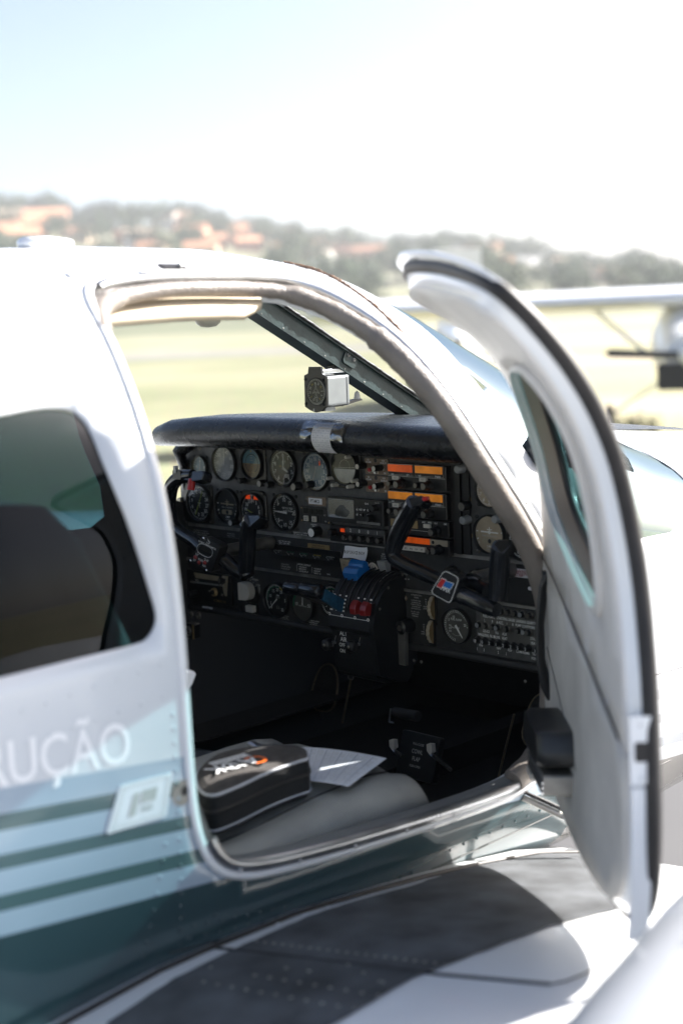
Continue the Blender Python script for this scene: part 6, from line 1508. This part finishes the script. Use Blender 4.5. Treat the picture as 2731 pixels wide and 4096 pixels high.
# jacket-like dark cover on the pilot seat front
mb=MB(); 
cushion(-.62,-.36,.10,.50,.90,1.03,'cloth_black','seat_cover',seat2,.03,.5)
# ---- headset bag
ZB_=ZS+.004
def tri(q,z): return on(2,z,*q)
H=.068
top=[(455,1752),(500,1728),(560,1716),(640,1712),(690,1714),(703,1722),(707,1740),(720,1775),(733,1798)]
bag=MB(); o_=tri((590,1850),ZB_)
# footprint in plan from the lid outline seen in the photograph
lid=[tri(q,ZB_+H) for q in ((452,1772),(480,1742),(520,1728),(575,1719),(640,1713),(688,1713),(704,1722),(706,1738))]
lid_near=[tri(q,ZB_+H) for q in ((690,1742),(650,1755),(600,1775),(560,1795),(520,1812),(492,1822),(468,1818),(455,1800))]
foot=[(p.x,p.y) for p in lid+lid_near]
foot=smooth_poly(foot,True,2); cxb=sum(p[0] for p in foot)/len(foot); cyb=sum(p[1] for p in foot)/len(foot)
print('BAG',cxb,cyb,min(p[0] for p in foot),max(p[0] for p in foot),min(p[1] for p in foot),max(p[1] for p in foot))
BF=Fr((0,0,ZB_),(1,0,0),(0,1,0),(0,0,1))
nb_=len(foot)
def ringb(k,z): return [BF.p(cxb+(x-cxb)*k,cyb+(y-cyb)*k,z) for x,y in foot]
rows=[ringb(.97,0),ringb(1.02,.010),ringb(1.035,.03),ringb(1.03,.06),ringb(1.01,H-.008)]
for a_,b_ in zip(rows,rows[1:]): bag.add(a_+b_,[(i,(i+1)%nb_,nb_+(i+1)%nb_,nb_+i) for i in range(nb_)],'cloth_black',True)
bag.add(rows[0],[tuple(range(nb_))[::-1]],'cloth_black')
rows=[ringb(1.01,H-.008),ringb(1.0,H),ringb(.9,H+.006),ringb(.6,H+.011),ringb(.25,H+.012)]
for a_,b_ in zip(rows,rows[1:]): bag.add(a_+b_,[(i,(i+1)%nb_,nb_+(i+1)%nb_,nb_+i) for i in range(nb_)],'mesh_cloth',True)
bag.add(rows[-1],[tuple(range(nb_))],'mesh_cloth')
bo=bag.build('headset_bag',None,origin=(cxb,cyb,ZB_),label='black soft headset bag with white piping and orange print lying on the grey seat',category='bag')
pp=MB(); pp.tube(ringb(1.012,H-.004)+[ringb(1.012,H-.004)[0]],.0026,'piping',8,caps=False); pp.tube(ringb(1.04,.008)+[ringb(1.04,.008)[0]],.0018,'ink_grey',6,caps=False); pp.build('piping',bo)
zp=MB(); zp.tube(ringb(1.034,H-.030)+[ringb(1.034,H-.030)[0]],.0025,'seal',6,caps=False); zp.build('zip',bo)
lg=MB(); pA=tri((615,1722),ZB_+H+.008); pB=tri((485,1765),ZB_+H+.008); 
# lettering reads from the far side of the bag
e0=tri((610,1738),ZB_+H+.012); e1=tri((500,1768),ZB_+H+.012)
ux=(e1-e0); ux.z=0; LL=ux.length; ux.normalize(); uy=V((0,0,1)).cross(ux)
if uy.dot(CAM-e0)>0: uy=-uy
# text upside down to the camera: its "up" points to the camera
uyc=-uy
class LF:
    def p(s,a,b,c=0): return V((e0.x,e0.y,ZB_+H+.0135))+ux*a+uyc*b+V((0,0,c))
lg.text('C',LF(),LL*.22,.006,.040,'orange_ink',.0006,sx=.8,shear=.0); lg.text('AV',LF(),LL*.52,.004,.034,'lettering',.0006,sx=1.0); lg.text('OK',LF(),LL*.90,.004,.034,'lettering',.0006,sx=.8)
for k in range(3): lg.bar(LF(),LL*.18,-.020-.007*k,LL*.95,-.020-.007*k,.004,.0006,'lettering')
lg.build('print',bo)
# ---- checklist paper
pr=MB(); C4=[tri(q,ZB_+.012) for q in ((640,1713),(888,1745),(800,1810),(735,1801))]
C4[0]=tri((640,1716),ZB_+.012); 
a4,b4,c4,d4=C4[0],C4[1],C4[2],tri((650,1792),ZB_+.012)
def pq(u,v,c=0):
    p=(a4*(1-u)+b4*u)*(1-v)+(d4*(1-u)+c4*u)*v; p.z=ZB_+.014+.006*math.sin(u*3.0)*(1-v*.5)+c; return p
NU=14
pr.add([pq(i/NU,j/8) for i in range(NU+1) for j in range(9)],[(i*9+j,i*9+j+1,(i+1)*9+j+1,(i+1)*9+j) for i in range(NU) for j in range(8)],'paper',True)
for k in range(12):
    u=.10+.072*k
    for j in range(14):
        v0=.05+.065*j; v1=v0+.0655
        pr.add([pq(u,v0,.0006),pq(u+(.010 if k%2 else .005),v0,.0006),pq(u+(.010 if k%2 else .005),v1,.0006),pq(u,v1,.0006)],[(0,1,2,3)],'ink_grey' if k%2 else 'ink_dim')
    if True:
        for j in range(26):
            v0=.06+.034*j; 
            if random.random()<.75:
                for w_ in (.022,.042): pr.add([pq(u+w_,v0,.0006),pq(u+w_+.007,v0,.0006),pq(u+w_+.007,v0+.022,.0006),pq(u+w_,v0+.022,.0006)],[(0,1,2,3)],'ink_dim')
po=pr.build('checklist_sheet',None,origin=c4,label='white printed checklist sheet with ruled lines under the black bag on the seat',category='paper sheet')
mb=MB(); p=tri((592,1716),ZS+.01); mb.tube([p+V((.0,.02,.004)),p,p+V((.01,-.03,.004))],[(.004,.012)]*3,'alu',8,up=(0,0,1)); mb.build('seat_belt_buckle',seat)
# ================================================================== THE FIELD AND THE HILL
def plain_mat(name,fn): 
    m=bpy.data.materials.new(name); m.use_nodes=True; fn(m.node_tree,m.node_tree.nodes['Principled BSDF']); MATS[name]=m
def field(nt,b):
    tc=nd(nt,'ShaderNodeTexCoord'); n=nd(nt,'ShaderNodeTexNoise'); n.inputs['Scale'].default_value=.06; n.inputs['Detail'].default_value=8; n.inputs['Roughness'].default_value=.65
    nt.links.new(tc.outputs['Object'],n.inputs['Vector']); r=nd(nt,'ShaderNodeValToRGB'); e=r.color_ramp.elements
    e[0].position=.36; e[0].color=(.19,.19,.095,1); e[1].position=.64; e[1].color=(.34,.29,.20,1); q=e.new(.5); q.color=(.27,.25,.14,1)
    nt.links.new(n.outputs['Fac'],r.inputs['Fac'])
    n2=nd(nt,'ShaderNodeTexNoise'); n2.inputs['Scale'].default_value=6; n2.inputs['Detail'].default_value=6; nt.links.new(tc.outputs['Object'],n2.inputs['Vector'])
    mx=nd(nt,'ShaderNodeMix',data_type='RGBA',blend_type='OVERLAY'); mx.inputs[0].default_value=.5; nt.links.new(r.outputs['Color'],mx.inputs[6]); nt.links.new(n2.outputs['Color'],mx.inputs[7])
    nt.links.new(mx.outputs[2],b.inputs['Base Color']); b.inputs['Roughness'].default_value=.95
plain_mat('field',field)
mat('hill_ground',(.13,.13,.07),.95,var=.4,scale=.02)
mat('taxi_surface',(.24,.22,.19),.9,var=.2,scale=.5)
mat('asphalt',(.085,.085,.09),.9,var=.2,scale=.5)
mat('leaf_a',(.045,.075,.030),.8,var=.5,scale=.5); mat('leaf_b',(.075,.10,.045),.8,var=.5,scale=.5); mat('leaf_c',(.035,.055,.040),.8,var=.4,scale=.5)
mat('bark',(.09,.065,.045),.9,var=.3,scale=4)
mat('roof_tile',(.46,.22,.12),.8,var=.2,scale=.6); mat('roof_pale',(.55,.42,.32),.8,var=.2,scale=.6)
mat('wall_cream',(.62,.50,.36),.8,var=.06,scale=.4); mat('wall_white',(.75,.73,.70),.8,var=.05,scale=.4); mat('wall_brick',(.42,.22,.14),.8,var=.15,scale=.5)
mat('house_window',(.05,.06,.07),.2)
mat('prop_black',(.012,.013,.016),.3)
g=MB(); G0=Fr((0,0,0),(1,0,0),(0,1,0),(0,0,1)); g.add([V((-3000,-3000,0)),V((3000,-3000,0)),V((3000,3000,0)),V((-3000,3000,0))],[(0,1,2,3)],'field'); g.build('ground',None,origin=(0,0,0),kind='structure')
ap_=MB(); 
cx_=CAM.x; cy__=CAM.y
def pol(px,d):    # ground point seen in column px at horizontal distance d
    r=ray(px,700); h=V((r.x,r.y)).normalized(); return V((cx_+h.x*d,cy__+h.y*d))
ap_.add([V((-14,-9,.004)),V((9,-9,.004)),V((9,7,.004)),V((-14,7,.004))],[(0,1,2,3)],'asphalt'); ap_.build('apron',None,origin=(0,0,0),kind='structure')
tw=MB(); L=[];N_=30
for i in range(N_+1):
    px=-1500+4600*i/N_; a=pol(px,75); b=pol(px,92); L+= [V((a.x,a.y,.004)),V((b.x,b.y,.004))]
tw.add(L,[(2*i,2*i+2,2*i+3,2*i+1) for i in range(N_)],'taxi_surface'); tw.build('taxiway',None,origin=(0,0,0),kind='structure')
TX_=[-900,-300,0,60,130,165,250,330,450,520,600,680,760,830,900,960,1030,1100,1200,1300,1370,1390,1430,1500,1568,1900,2600]
TY=[520,500,485,472,475,505,500,490,500,512,525,540,550,560,565,560,545,565,570,590,618,620,597,605,640,640,650]
def hor(px): return 765-.043*px
def hill(px,d):
    top=interp(TX_,TY,px); e=max(4,hor(px)-top-38)/F_   # tangent of the ridge
    D0=260; D1=620; t=(d-D0)/(D1-D0)
    if t<=0: return 0
    t=min(1,t); z=e*D1*(t*t*(3-2*t)*.35+t*.65)
    return z+1.74*t
hm=MB(); cols=[-1600+60*i for i in range(80)]; ds=[255,280,320,360,400,450,500,560,620,700,850,1100]
vs=[]
for px in cols:
    for d in ds:
        p=pol(px,d); z=hill(px,d) if d<=620 else hill(px,620)*(1-(d-620)/700)
        vs.append(V((p.x,p.y,z-.3 if d==255 else z+random.uniform(-.5,.5)*(d>300))))
n=len(ds); hm.add(vs,[(i*n+j,(i+1)*n+j,(i+1)*n+j+1,i*n+j+1) for i in range(len(cols)-1) for j in range(n-1)],'hill_ground',True); hm.build('hill',None,origin=(0,0,0),kind='structure')
# trees
def mk_tree(leaf,seed,wide,label,group):
    random.seed(seed); mb=MB(); mb.tube([V((0,0,0)),V((.1,0,2.2)),V((.0,.1,4.5)),V((.2,0,6.5))],[.28,.22,.15,.06],'bark',7)
    for k in range(4): a=random.random()*6.28; mb.tube([V((0,0,3+k*.6)),V((math.cos(a)*1.2,math.sin(a)*1.2,4.4+k*.7))],[.1,.04],'bark',5)
    root=empty('tree',(0,0,0),label=label,category='tree',group=group); mb.build('trunk',root)
    cr=MB(); cl=[]
    for k in range(16): a=random.random()*6.28; r=random.random()**.5*wide; cl.append(V((math.cos(a)*r,math.sin(a)*r,4.2+random.random()*5.2*(1-r/wide*.45))))
    for c in cl:
        R=.9+random.random()*.9
        for k in range(46):
            u=V((random.gauss(0,1),random.gauss(0,1),random.gauss(0,1))).normalized()*R*(.6+.5*random.random()); p=c+u
            nrm=V((random.gauss(0,1),random.gauss(0,1),random.gauss(0,1)+.8)).normalized(); a=nrm.orthogonal().normalized(); b=nrm.cross(a); s=.22+.25*random.random()
            cr.add([p-a*s,p+b*s*.6,p+a*s,p-b*s*.6],[(0,1,2,3)],leaf)
    cr.build('crown',root); return root
KINDS=[('leaf_a','blurred dark green tree with broad rounded crown on the far hill','dark rounded trees on the far hill',3.1),
       ('leaf_b','blurred paler olive tree standing among houses on the far hillside','olive trees among the hillside houses',3.4),
       ('leaf_c','blurred slim dark tree rising from the far hill skyline','slim dark trees on the skyline',1.9)]
prot=[mk_tree(k[0],11+i,k[3],k[1],k[2]) for i,k in enumerate(KINDS)]
spots=[]
random.seed(5)
for i in range(225):
    if i<95:
        px=-160+1800*i/95+random.uniform(-8,8); d=random.uniform(585,620); kind=random.choice([0,0,1,2]) 
    else:
        px=random.uniform(-180,1650); d=random.uniform(290,590); kind=random.choice([0,1,1])
    spots.append((px,d,kind))
first=[True]*3
for px,d,k in spots:
    p=pol(px,d); s=random.uniform(.85,1.35)*(1.05 if d>580 else 1.0); 
    if k==2: s*=1.1
    loc=(p.x,p.y,hill(px,d)-.3); rz_=random.random()*6.28
    if first[k]: t=prot[k]; t.location=loc; t.rotation_euler=(0,0,rz_); t.scale=(s*1.3,s*1.3,s); first[k]=False
    else: copy_tree(prot[k],loc,rz_,(s*1.3,s*1.3,s))
# houses
def mk_house(wall,roof,w,d,h,label,group):
    root=empty('house',(0,0,0),label=label,category='house',group=group)
    mb=MB(); mb.box(G0,-w/2,w/2,-d/2,d/2,0,h,wall); mb.add([V((-w/2,-d/2,h)),V((-w/2,d/2,h)),V((-w/2,0,h+d*.28))],[(0,1,2)],wall); mb.add([V((w/2,-d/2,h)),V((w/2,d/2,h)),V((w/2,0,h+d*.28))],[(0,1,2)],wall); mb.build('wall',root)
    rf=MB(); e=.5
    for s in (-1,1): rf.add([V((-w/2-e,s*(d/2+e),h-.15)),V((w/2+e,s*(d/2+e),h-.15)),V((w/2+e,0,h+d*.28+.12)),V((-w/2-e,0,h+d*.28+.12)),V((-w/2-e,s*(d/2+e),h-.33)),V((w/2+e,s*(d/2+e),h-.33)),V((w/2+e,0,h+d*.28-.06)),V((-w/2-e,0,h+d*.28-.06))],[(0,1,2,3),(7,6,5,4),(0,4,5,1),(1,5,6,2),(0,3,7,4)],roof)
    r=rf.build('roof',root)
    for k in range(int(w//3)):
        for lv in range(int(h//2.8)):
            for s in (-1,1):
                x=-w/2+1.5+3*k; z=1+2.8*lv; m2=MB(); m2.box(G0,x-.55,x+.55,s*d/2-.03,s*d/2+.04,z,z+1.2,'house_window'); m2.build('window',root)
    dm=MB(); dm.box(G0,w/2-.02,w/2+.05,-.5,.5,.05,2.1,'bark'); dm.build('door',root)
    return root
HK=[('wall_brick','roof_tile',13,9,6,'blurred brick red house with orange tiled roof on the far hillside','orange roofed houses on the hill'),
    ('wall_cream','roof_tile',15,10,5.8,'blurred cream house with terracotta roof on the far hillside','cream houses on the hill'),
    ('wall_white','roof_pale',12,9,6.5,'blurred white house with pale roof on the far hillside','white houses on the hill')]
hp=[mk_house(*k) for k in HK]; firsth=[True]*3
hs=[]
random.seed(21)
for q in [(10,540),(40,520),(85,545),(110,530),(140,520),(20,565),(60,570),(300,560),(330,575),(395,515),(415,515),(450,560),(500,570),(540,560),(575,575),(600,560),(640,555),(690,545),(720,580),(770,560),(800,590),(860,600),(900,610),(670,590),(1110,600),(1150,620),(1290,625),(1320,640),(1345,636),(1400,650),(560,540),(250,530),(190,560),(470,590),(360,590),(820,560),(740,610),(980,620)]: hs.append(q)
for px,py in hs:
    # find distance where the hill meets that pixel
    best=None
    for d in range(285,600,6):
        z=hill(px,d); y=hor(px)-(z-1.74)/d*F_
        if best is None or abs(y-py-8)<best[0]: best=(abs(y-py-8),d)
    d=best[1]; k=random.choice([0,1,2,0,1]); p=pol(px,d); loc=(p.x,p.y,hill(px,d)-.4); r=math.atan2(p.y-cy__,p.x-cx_)+math.pi/2+random.uniform(-.5,.5); s=random.uniform(.6,.95)
    if firsth[k]: t=hp[k]; t.location=loc; t.rotation_euler=(0,0,r); t.scale=(s,s,s); firsth[k]=False
    else: copy_tree(hp[k],loc,r,(s,s,s))
# dry weed clumps between the two airplanes
wl=[('green weed clump standing in the pale grass left of the black propeller',1452,905,19,.55),('smaller dry weed clump in the grass just beyond the open door',1405,900,17,.40)]
for lab,px,py,d,hh in wl:
    random.seed(px); p=pol(px,d); mb=MB()
    for k in range(160):
        a=random.random()*6.28; r=random.random()**.6*hh*.8; h=hh*(.4+.6*random.random())*(1-r/hh*.5); b=V((p.x+math.cos(a)*r,p.y+math.sin(a)*r,0)); t=b+V((random.gauss(0,.12),random.gauss(0,.12),h)); s_=V((math.cos(a+1.5),math.sin(a+1.5),0))*.02; mb.add([b-s_,b+s_,t],[(0,1,2)],'leaf_b' if k%3 else 'tan_plate')
    mb.build('weed_clump',None,origin=(p.x,p.y,0),label=lab,category='weeds')
# ---- parked high-wing airplane, nose on
def fx(px,d,py):
    r=ray(px,py); h=math.hypot(r.x,r.y); return CAM+r*(d/h)
D=19.5; c=fx(1585,D,700); dirn=V((c.x-CAM.x,c.y-CAM.y,0)).normalized(); side=V((dirn.y,-dirn.x,0))   # side = to the right in the picture
fa=empty('airplane',(c.x,c.y,0),label='blurred white high-wing airplane parked nose-on at the right edge, with black propeller',category='airplane')
FA=Fr((c.x,c.y,0),side,(0,0,1),-dirn)   # a right, b up, c toward the camera
def zat(py,d=D,px=1500): return fx(px,d,py).z
zt,zb=zat(664),zat(703)
m=MB()
for i in range(1):
    sec=[(-.75,.0),(-.6,-.07),(.2,-.10),(.7,-.06),(.82,.02),(.75,.10),(.4,.19),(-.2,.13)]
    A=[FA.p(-5.0,(zt+zb)/2-.06+y,x) for x,y in sec]; B=[FA.p(5.0,(zt+zb)/2-.03+y,x) for x,y in sec]; M_=[FA.p(0,(zt+zb)/2-.05+y,x) for x,y in sec]
    n=len(sec)
    m.add(A+M_,[(k,(k+1)%n,n+(k+1)%n,n+k) for k in range(n)],'white'); m.add(M_+B,[(k,(k+1)%n,n+(k+1)%n,n+k) for k in range(n)],'white'); m.add(A,[tuple(range(n))],'white'); m.add(B,[tuple(range(n))],'white')
m.build('wing',fa)
zc=zat(805)
m=MB(); rows=[]
for cc_,w_,h_,zz in ((1.9,.30,.28,zc-.02),(1.5,.42,.38,zc-.05),(.9,.48,.46,zc-.03),(.3,.52,.60,zc+.05),(-.4,.52,.62,zc+.08),(-1.5,.35,.4,zc+.1),(-4.5,.08,.14,zc+.25)):
    rows.append([FA.p(w_*math.cos(2*math.pi*i/20),zz+h_*math.sin(2*math.pi*i/20),cc_) for i in range(20)])
m.add([v for r in rows for v in r],[(i*20+j,i*20+(j+1)%20,(i+1)*20+(j+1)%20,(i+1)*20+j) for i in range(len(rows)-1) for j in range(20)],'white',True); m.add(rows[0],[tuple(range(20))],'white'); m.build('fuselage',fa)
m=MB(); m.prism(FA,rrect(-.40,.40,zc-.42,zc-.10,.05),1.3,1.96,'prop_black'); m.build('cowling_intake',fa)
m=MB(); m.lathe(Fr(FA.p(0,zc,0),FA.ux,FA.uy,FA.un),0,0,[(.16,1.95),(.15,2.1),(.09,2.22),(0,2.28)],'white',20); m.build('spinner',fa)
m=MB(); m.prism(FA,[(-.05,zc+.03),(-.95,zc+.10),(-1.02,zc+.05),(-.95,zc+.0),(-.05,zc-.05)],2.02,2.07,'prop_black'); m.prism(FA,[(.05,zc-.03),(.95,zc-.10),(1.0,zc-.05),(.95,zc-.0),(.05,zc+.05)],2.02,2.07,'prop_black'); m.build('propeller',fa)
for s in (-1,1): m=MB(); m.tube([FA.p(s*1.30,zb+.02,.1),FA.p(s*.55,zc-.05,.1)],.03,'white',8); m.build('wing_strut',fa)
for s,cc_ in ((-1.1,-.3),(1.1,-.3),(0,1.6)):
    m=MB(); m.tube([FA.p(s*.4,zc-.45,cc_),FA.p(s,.25,cc_)],.022,'white' if s else 'prop_black',8); wf=Fr(FA.p(s,.2,cc_),FA.un,FA.uy,FA.ux); m.lathe(wf,0,0,[(.0,-.07),(.12,-.07),(.2,-.04),(.2,.04),(.12,.07),(0,.07)],'seal',20); m.build('wheel',fa)
# second parked airplane, only its tail shows over the open door
D2=24; c=fx(1052,D2,700); fb=empty('airplane',(c.x,c.y,0),label='blurred white airplane whose square tail top shows above the open cabin door',category='airplane')
dirn=V((c.x-CAM.x,c.y-CAM.y,0)).normalized(); side=V((dirn.y,-dirn.x,0)); FB=Fr((c.x,c.y,0),side,(0,0,1),-dirn)
zt2=zat(570,D2,1052); zb2=zat(603,D2,1052)
m=MB(); m.prism(FB,[(-.42,zt2),(.40,zt2-.02),(.40,zb2-1.0),(.1,zb2-1.1),(-.35,zb2-1.0),(-.30,zb2-.1)],-.05,.05,'white'); m.build('fin',fb)
m=MB(); rows=[[FB.p(w_*math.cos(2*math.pi*i/16),.95+h*math.sin(2*math.pi*i/16)+.3,-a) for i in range(16)] for a,w_,h in ((-.3,.05,.08),(1.5,.25,.28),(3.2,.5,.5),(5,.52,.5),(6.5,.3,.3))]
m.add([v for r in rows for v in r],[(i*16+j,i*16+(j+1)%16,(i+1)*16+(j+1)%16,(i+1)*16+j) for i in range(4) for j in range(16)],'white',True); m.add(rows[-1],[tuple(range(16))],'white'); m.build('fuselage',fb)
m=MB(); m.prism(Fr(FB.p(0,.75,-4),FB.ux,FB.un,(0,0,1)),[(-1.2,-.8),(1.2,-.8),(1.2,.8),(-1.2,.8)],0,.12,'white'); m.build('wing',fb)
for s_,cc_ in ((-1.0,-4),(1.0,-4),(0,-6)):
    m=MB(); m.cyl(FB.p(s_,.9,cc_),FB.p(s_,.2,cc_),.04,.04,'prop_black',8); m.lathe(Fr(FB.p(s_,.18,cc_),FB.un,FB.uy,FB.ux),0,0,[(0,-.06),(.18,-.05),(.18,.05),(0,.06)],'seal',16); m.build('wheel',fb)
hz=MB(); hz.box(G0,-1500,1500,-1500,1500,-1,62,'asphalt'); ho=hz.build('haze',None,origin=(0,0,0),kind='stuff')
hmz=bpy.data.materials.new('air'); hmz.use_nodes=True; nt=hmz.node_tree; nt.nodes.clear(); out=nt.nodes.new('ShaderNodeOutputMaterial'); pv=nt.nodes.new('ShaderNodeVolumePrincipled'); pv.inputs['Color'].default_value=(.93,.96,1,1); pv.inputs['Density'].default_value=00.00045; nt.links.new(pv.outputs[0],out.inputs['Volume']); ho.data.materials[0]=hmz
# ================================================================== LIGHT, SKY, CAMERA
SUN_AZ,SUN_EL=(-19.0,33.0)     # azimuth of the sun from +X (nose), negative = to the right side
az=math.radians(SUN_AZ); el=math.radians(SUN_EL)
sd=V((math.cos(el)*math.cos(az),math.cos(el)*math.sin(az),math.sin(el)))
sl=bpy.data.lights.new('sun','SUN'); sl.energy=5.0; sl.angle=math.radians(.5); sl.color=(1,.965,.91)
so=bpy.data.objects.new('sun',sl); COL.objects.link(so); so.rotation_euler=sd.to_track_quat('Z','Y').to_euler(); so.location=(0,0,30)
wd=bpy.data.worlds.new('World'); sc.world=wd; wd.use_nodes=True; nt=wd.node_tree
sk=nt.nodes.new('ShaderNodeTexSky'); sk.sky_type='NISHITA'; sk.sun_disc=False; sk.sun_elevation=el; sk.sun_rotation=math.radians(90)-az; sk.air_density=.7; sk.dust_density=3.2; sk.ozone_density=1.0
bg=nt.nodes['Background']; nt.links.new(sk.outputs[0],bg.inputs[0]); bg.inputs[1].default_value=.067
cam=bpy.data.cameras.new('camera'); co_=bpy.data.objects.new('camera',cam); COL.objects.link(co_); sc.camera=co_
R3=Matrix(((MX[0][0],-MX[0][1],-MX[0][2]),(MX[1][0],-MX[1][1],-MX[1][2]),(MX[2][0],-MX[2][1],-MX[2][2])))
q=R3.to_quaternion(); q.normalize(); co_.rotation_mode='QUATERNION'; co_.rotation_quaternion=q; co_.location=CAM
cam.sensor_fit='VERTICAL'; cam.sensor_height=36; cam.sensor_width=24; cam.lens=50.0; cam.clip_start=.05; cam.clip_end=5000
cam.dof.use_dof=True; cam.dof.focus_distance=3.02; cam.dof.aperture_fstop=2.2
sc.view_settings.view_transform='Standard'; sc.view_settings.look='None'; sc.view_settings.exposure=2.05; sc.view_settings.gamma=1
sc.render.engine='CYCLES'; sc.render.resolution_x=682; sc.render.resolution_y=1024
sc.cycles.max_bounces=8; sc.cycles.transparent_max_bounces=16; sc.cycles.caustics_reflective=False; sc.cycles.sample_clamp_indirect=6
for o in list(bpy.data.objects):
    if '_w' in o: del o['_w']
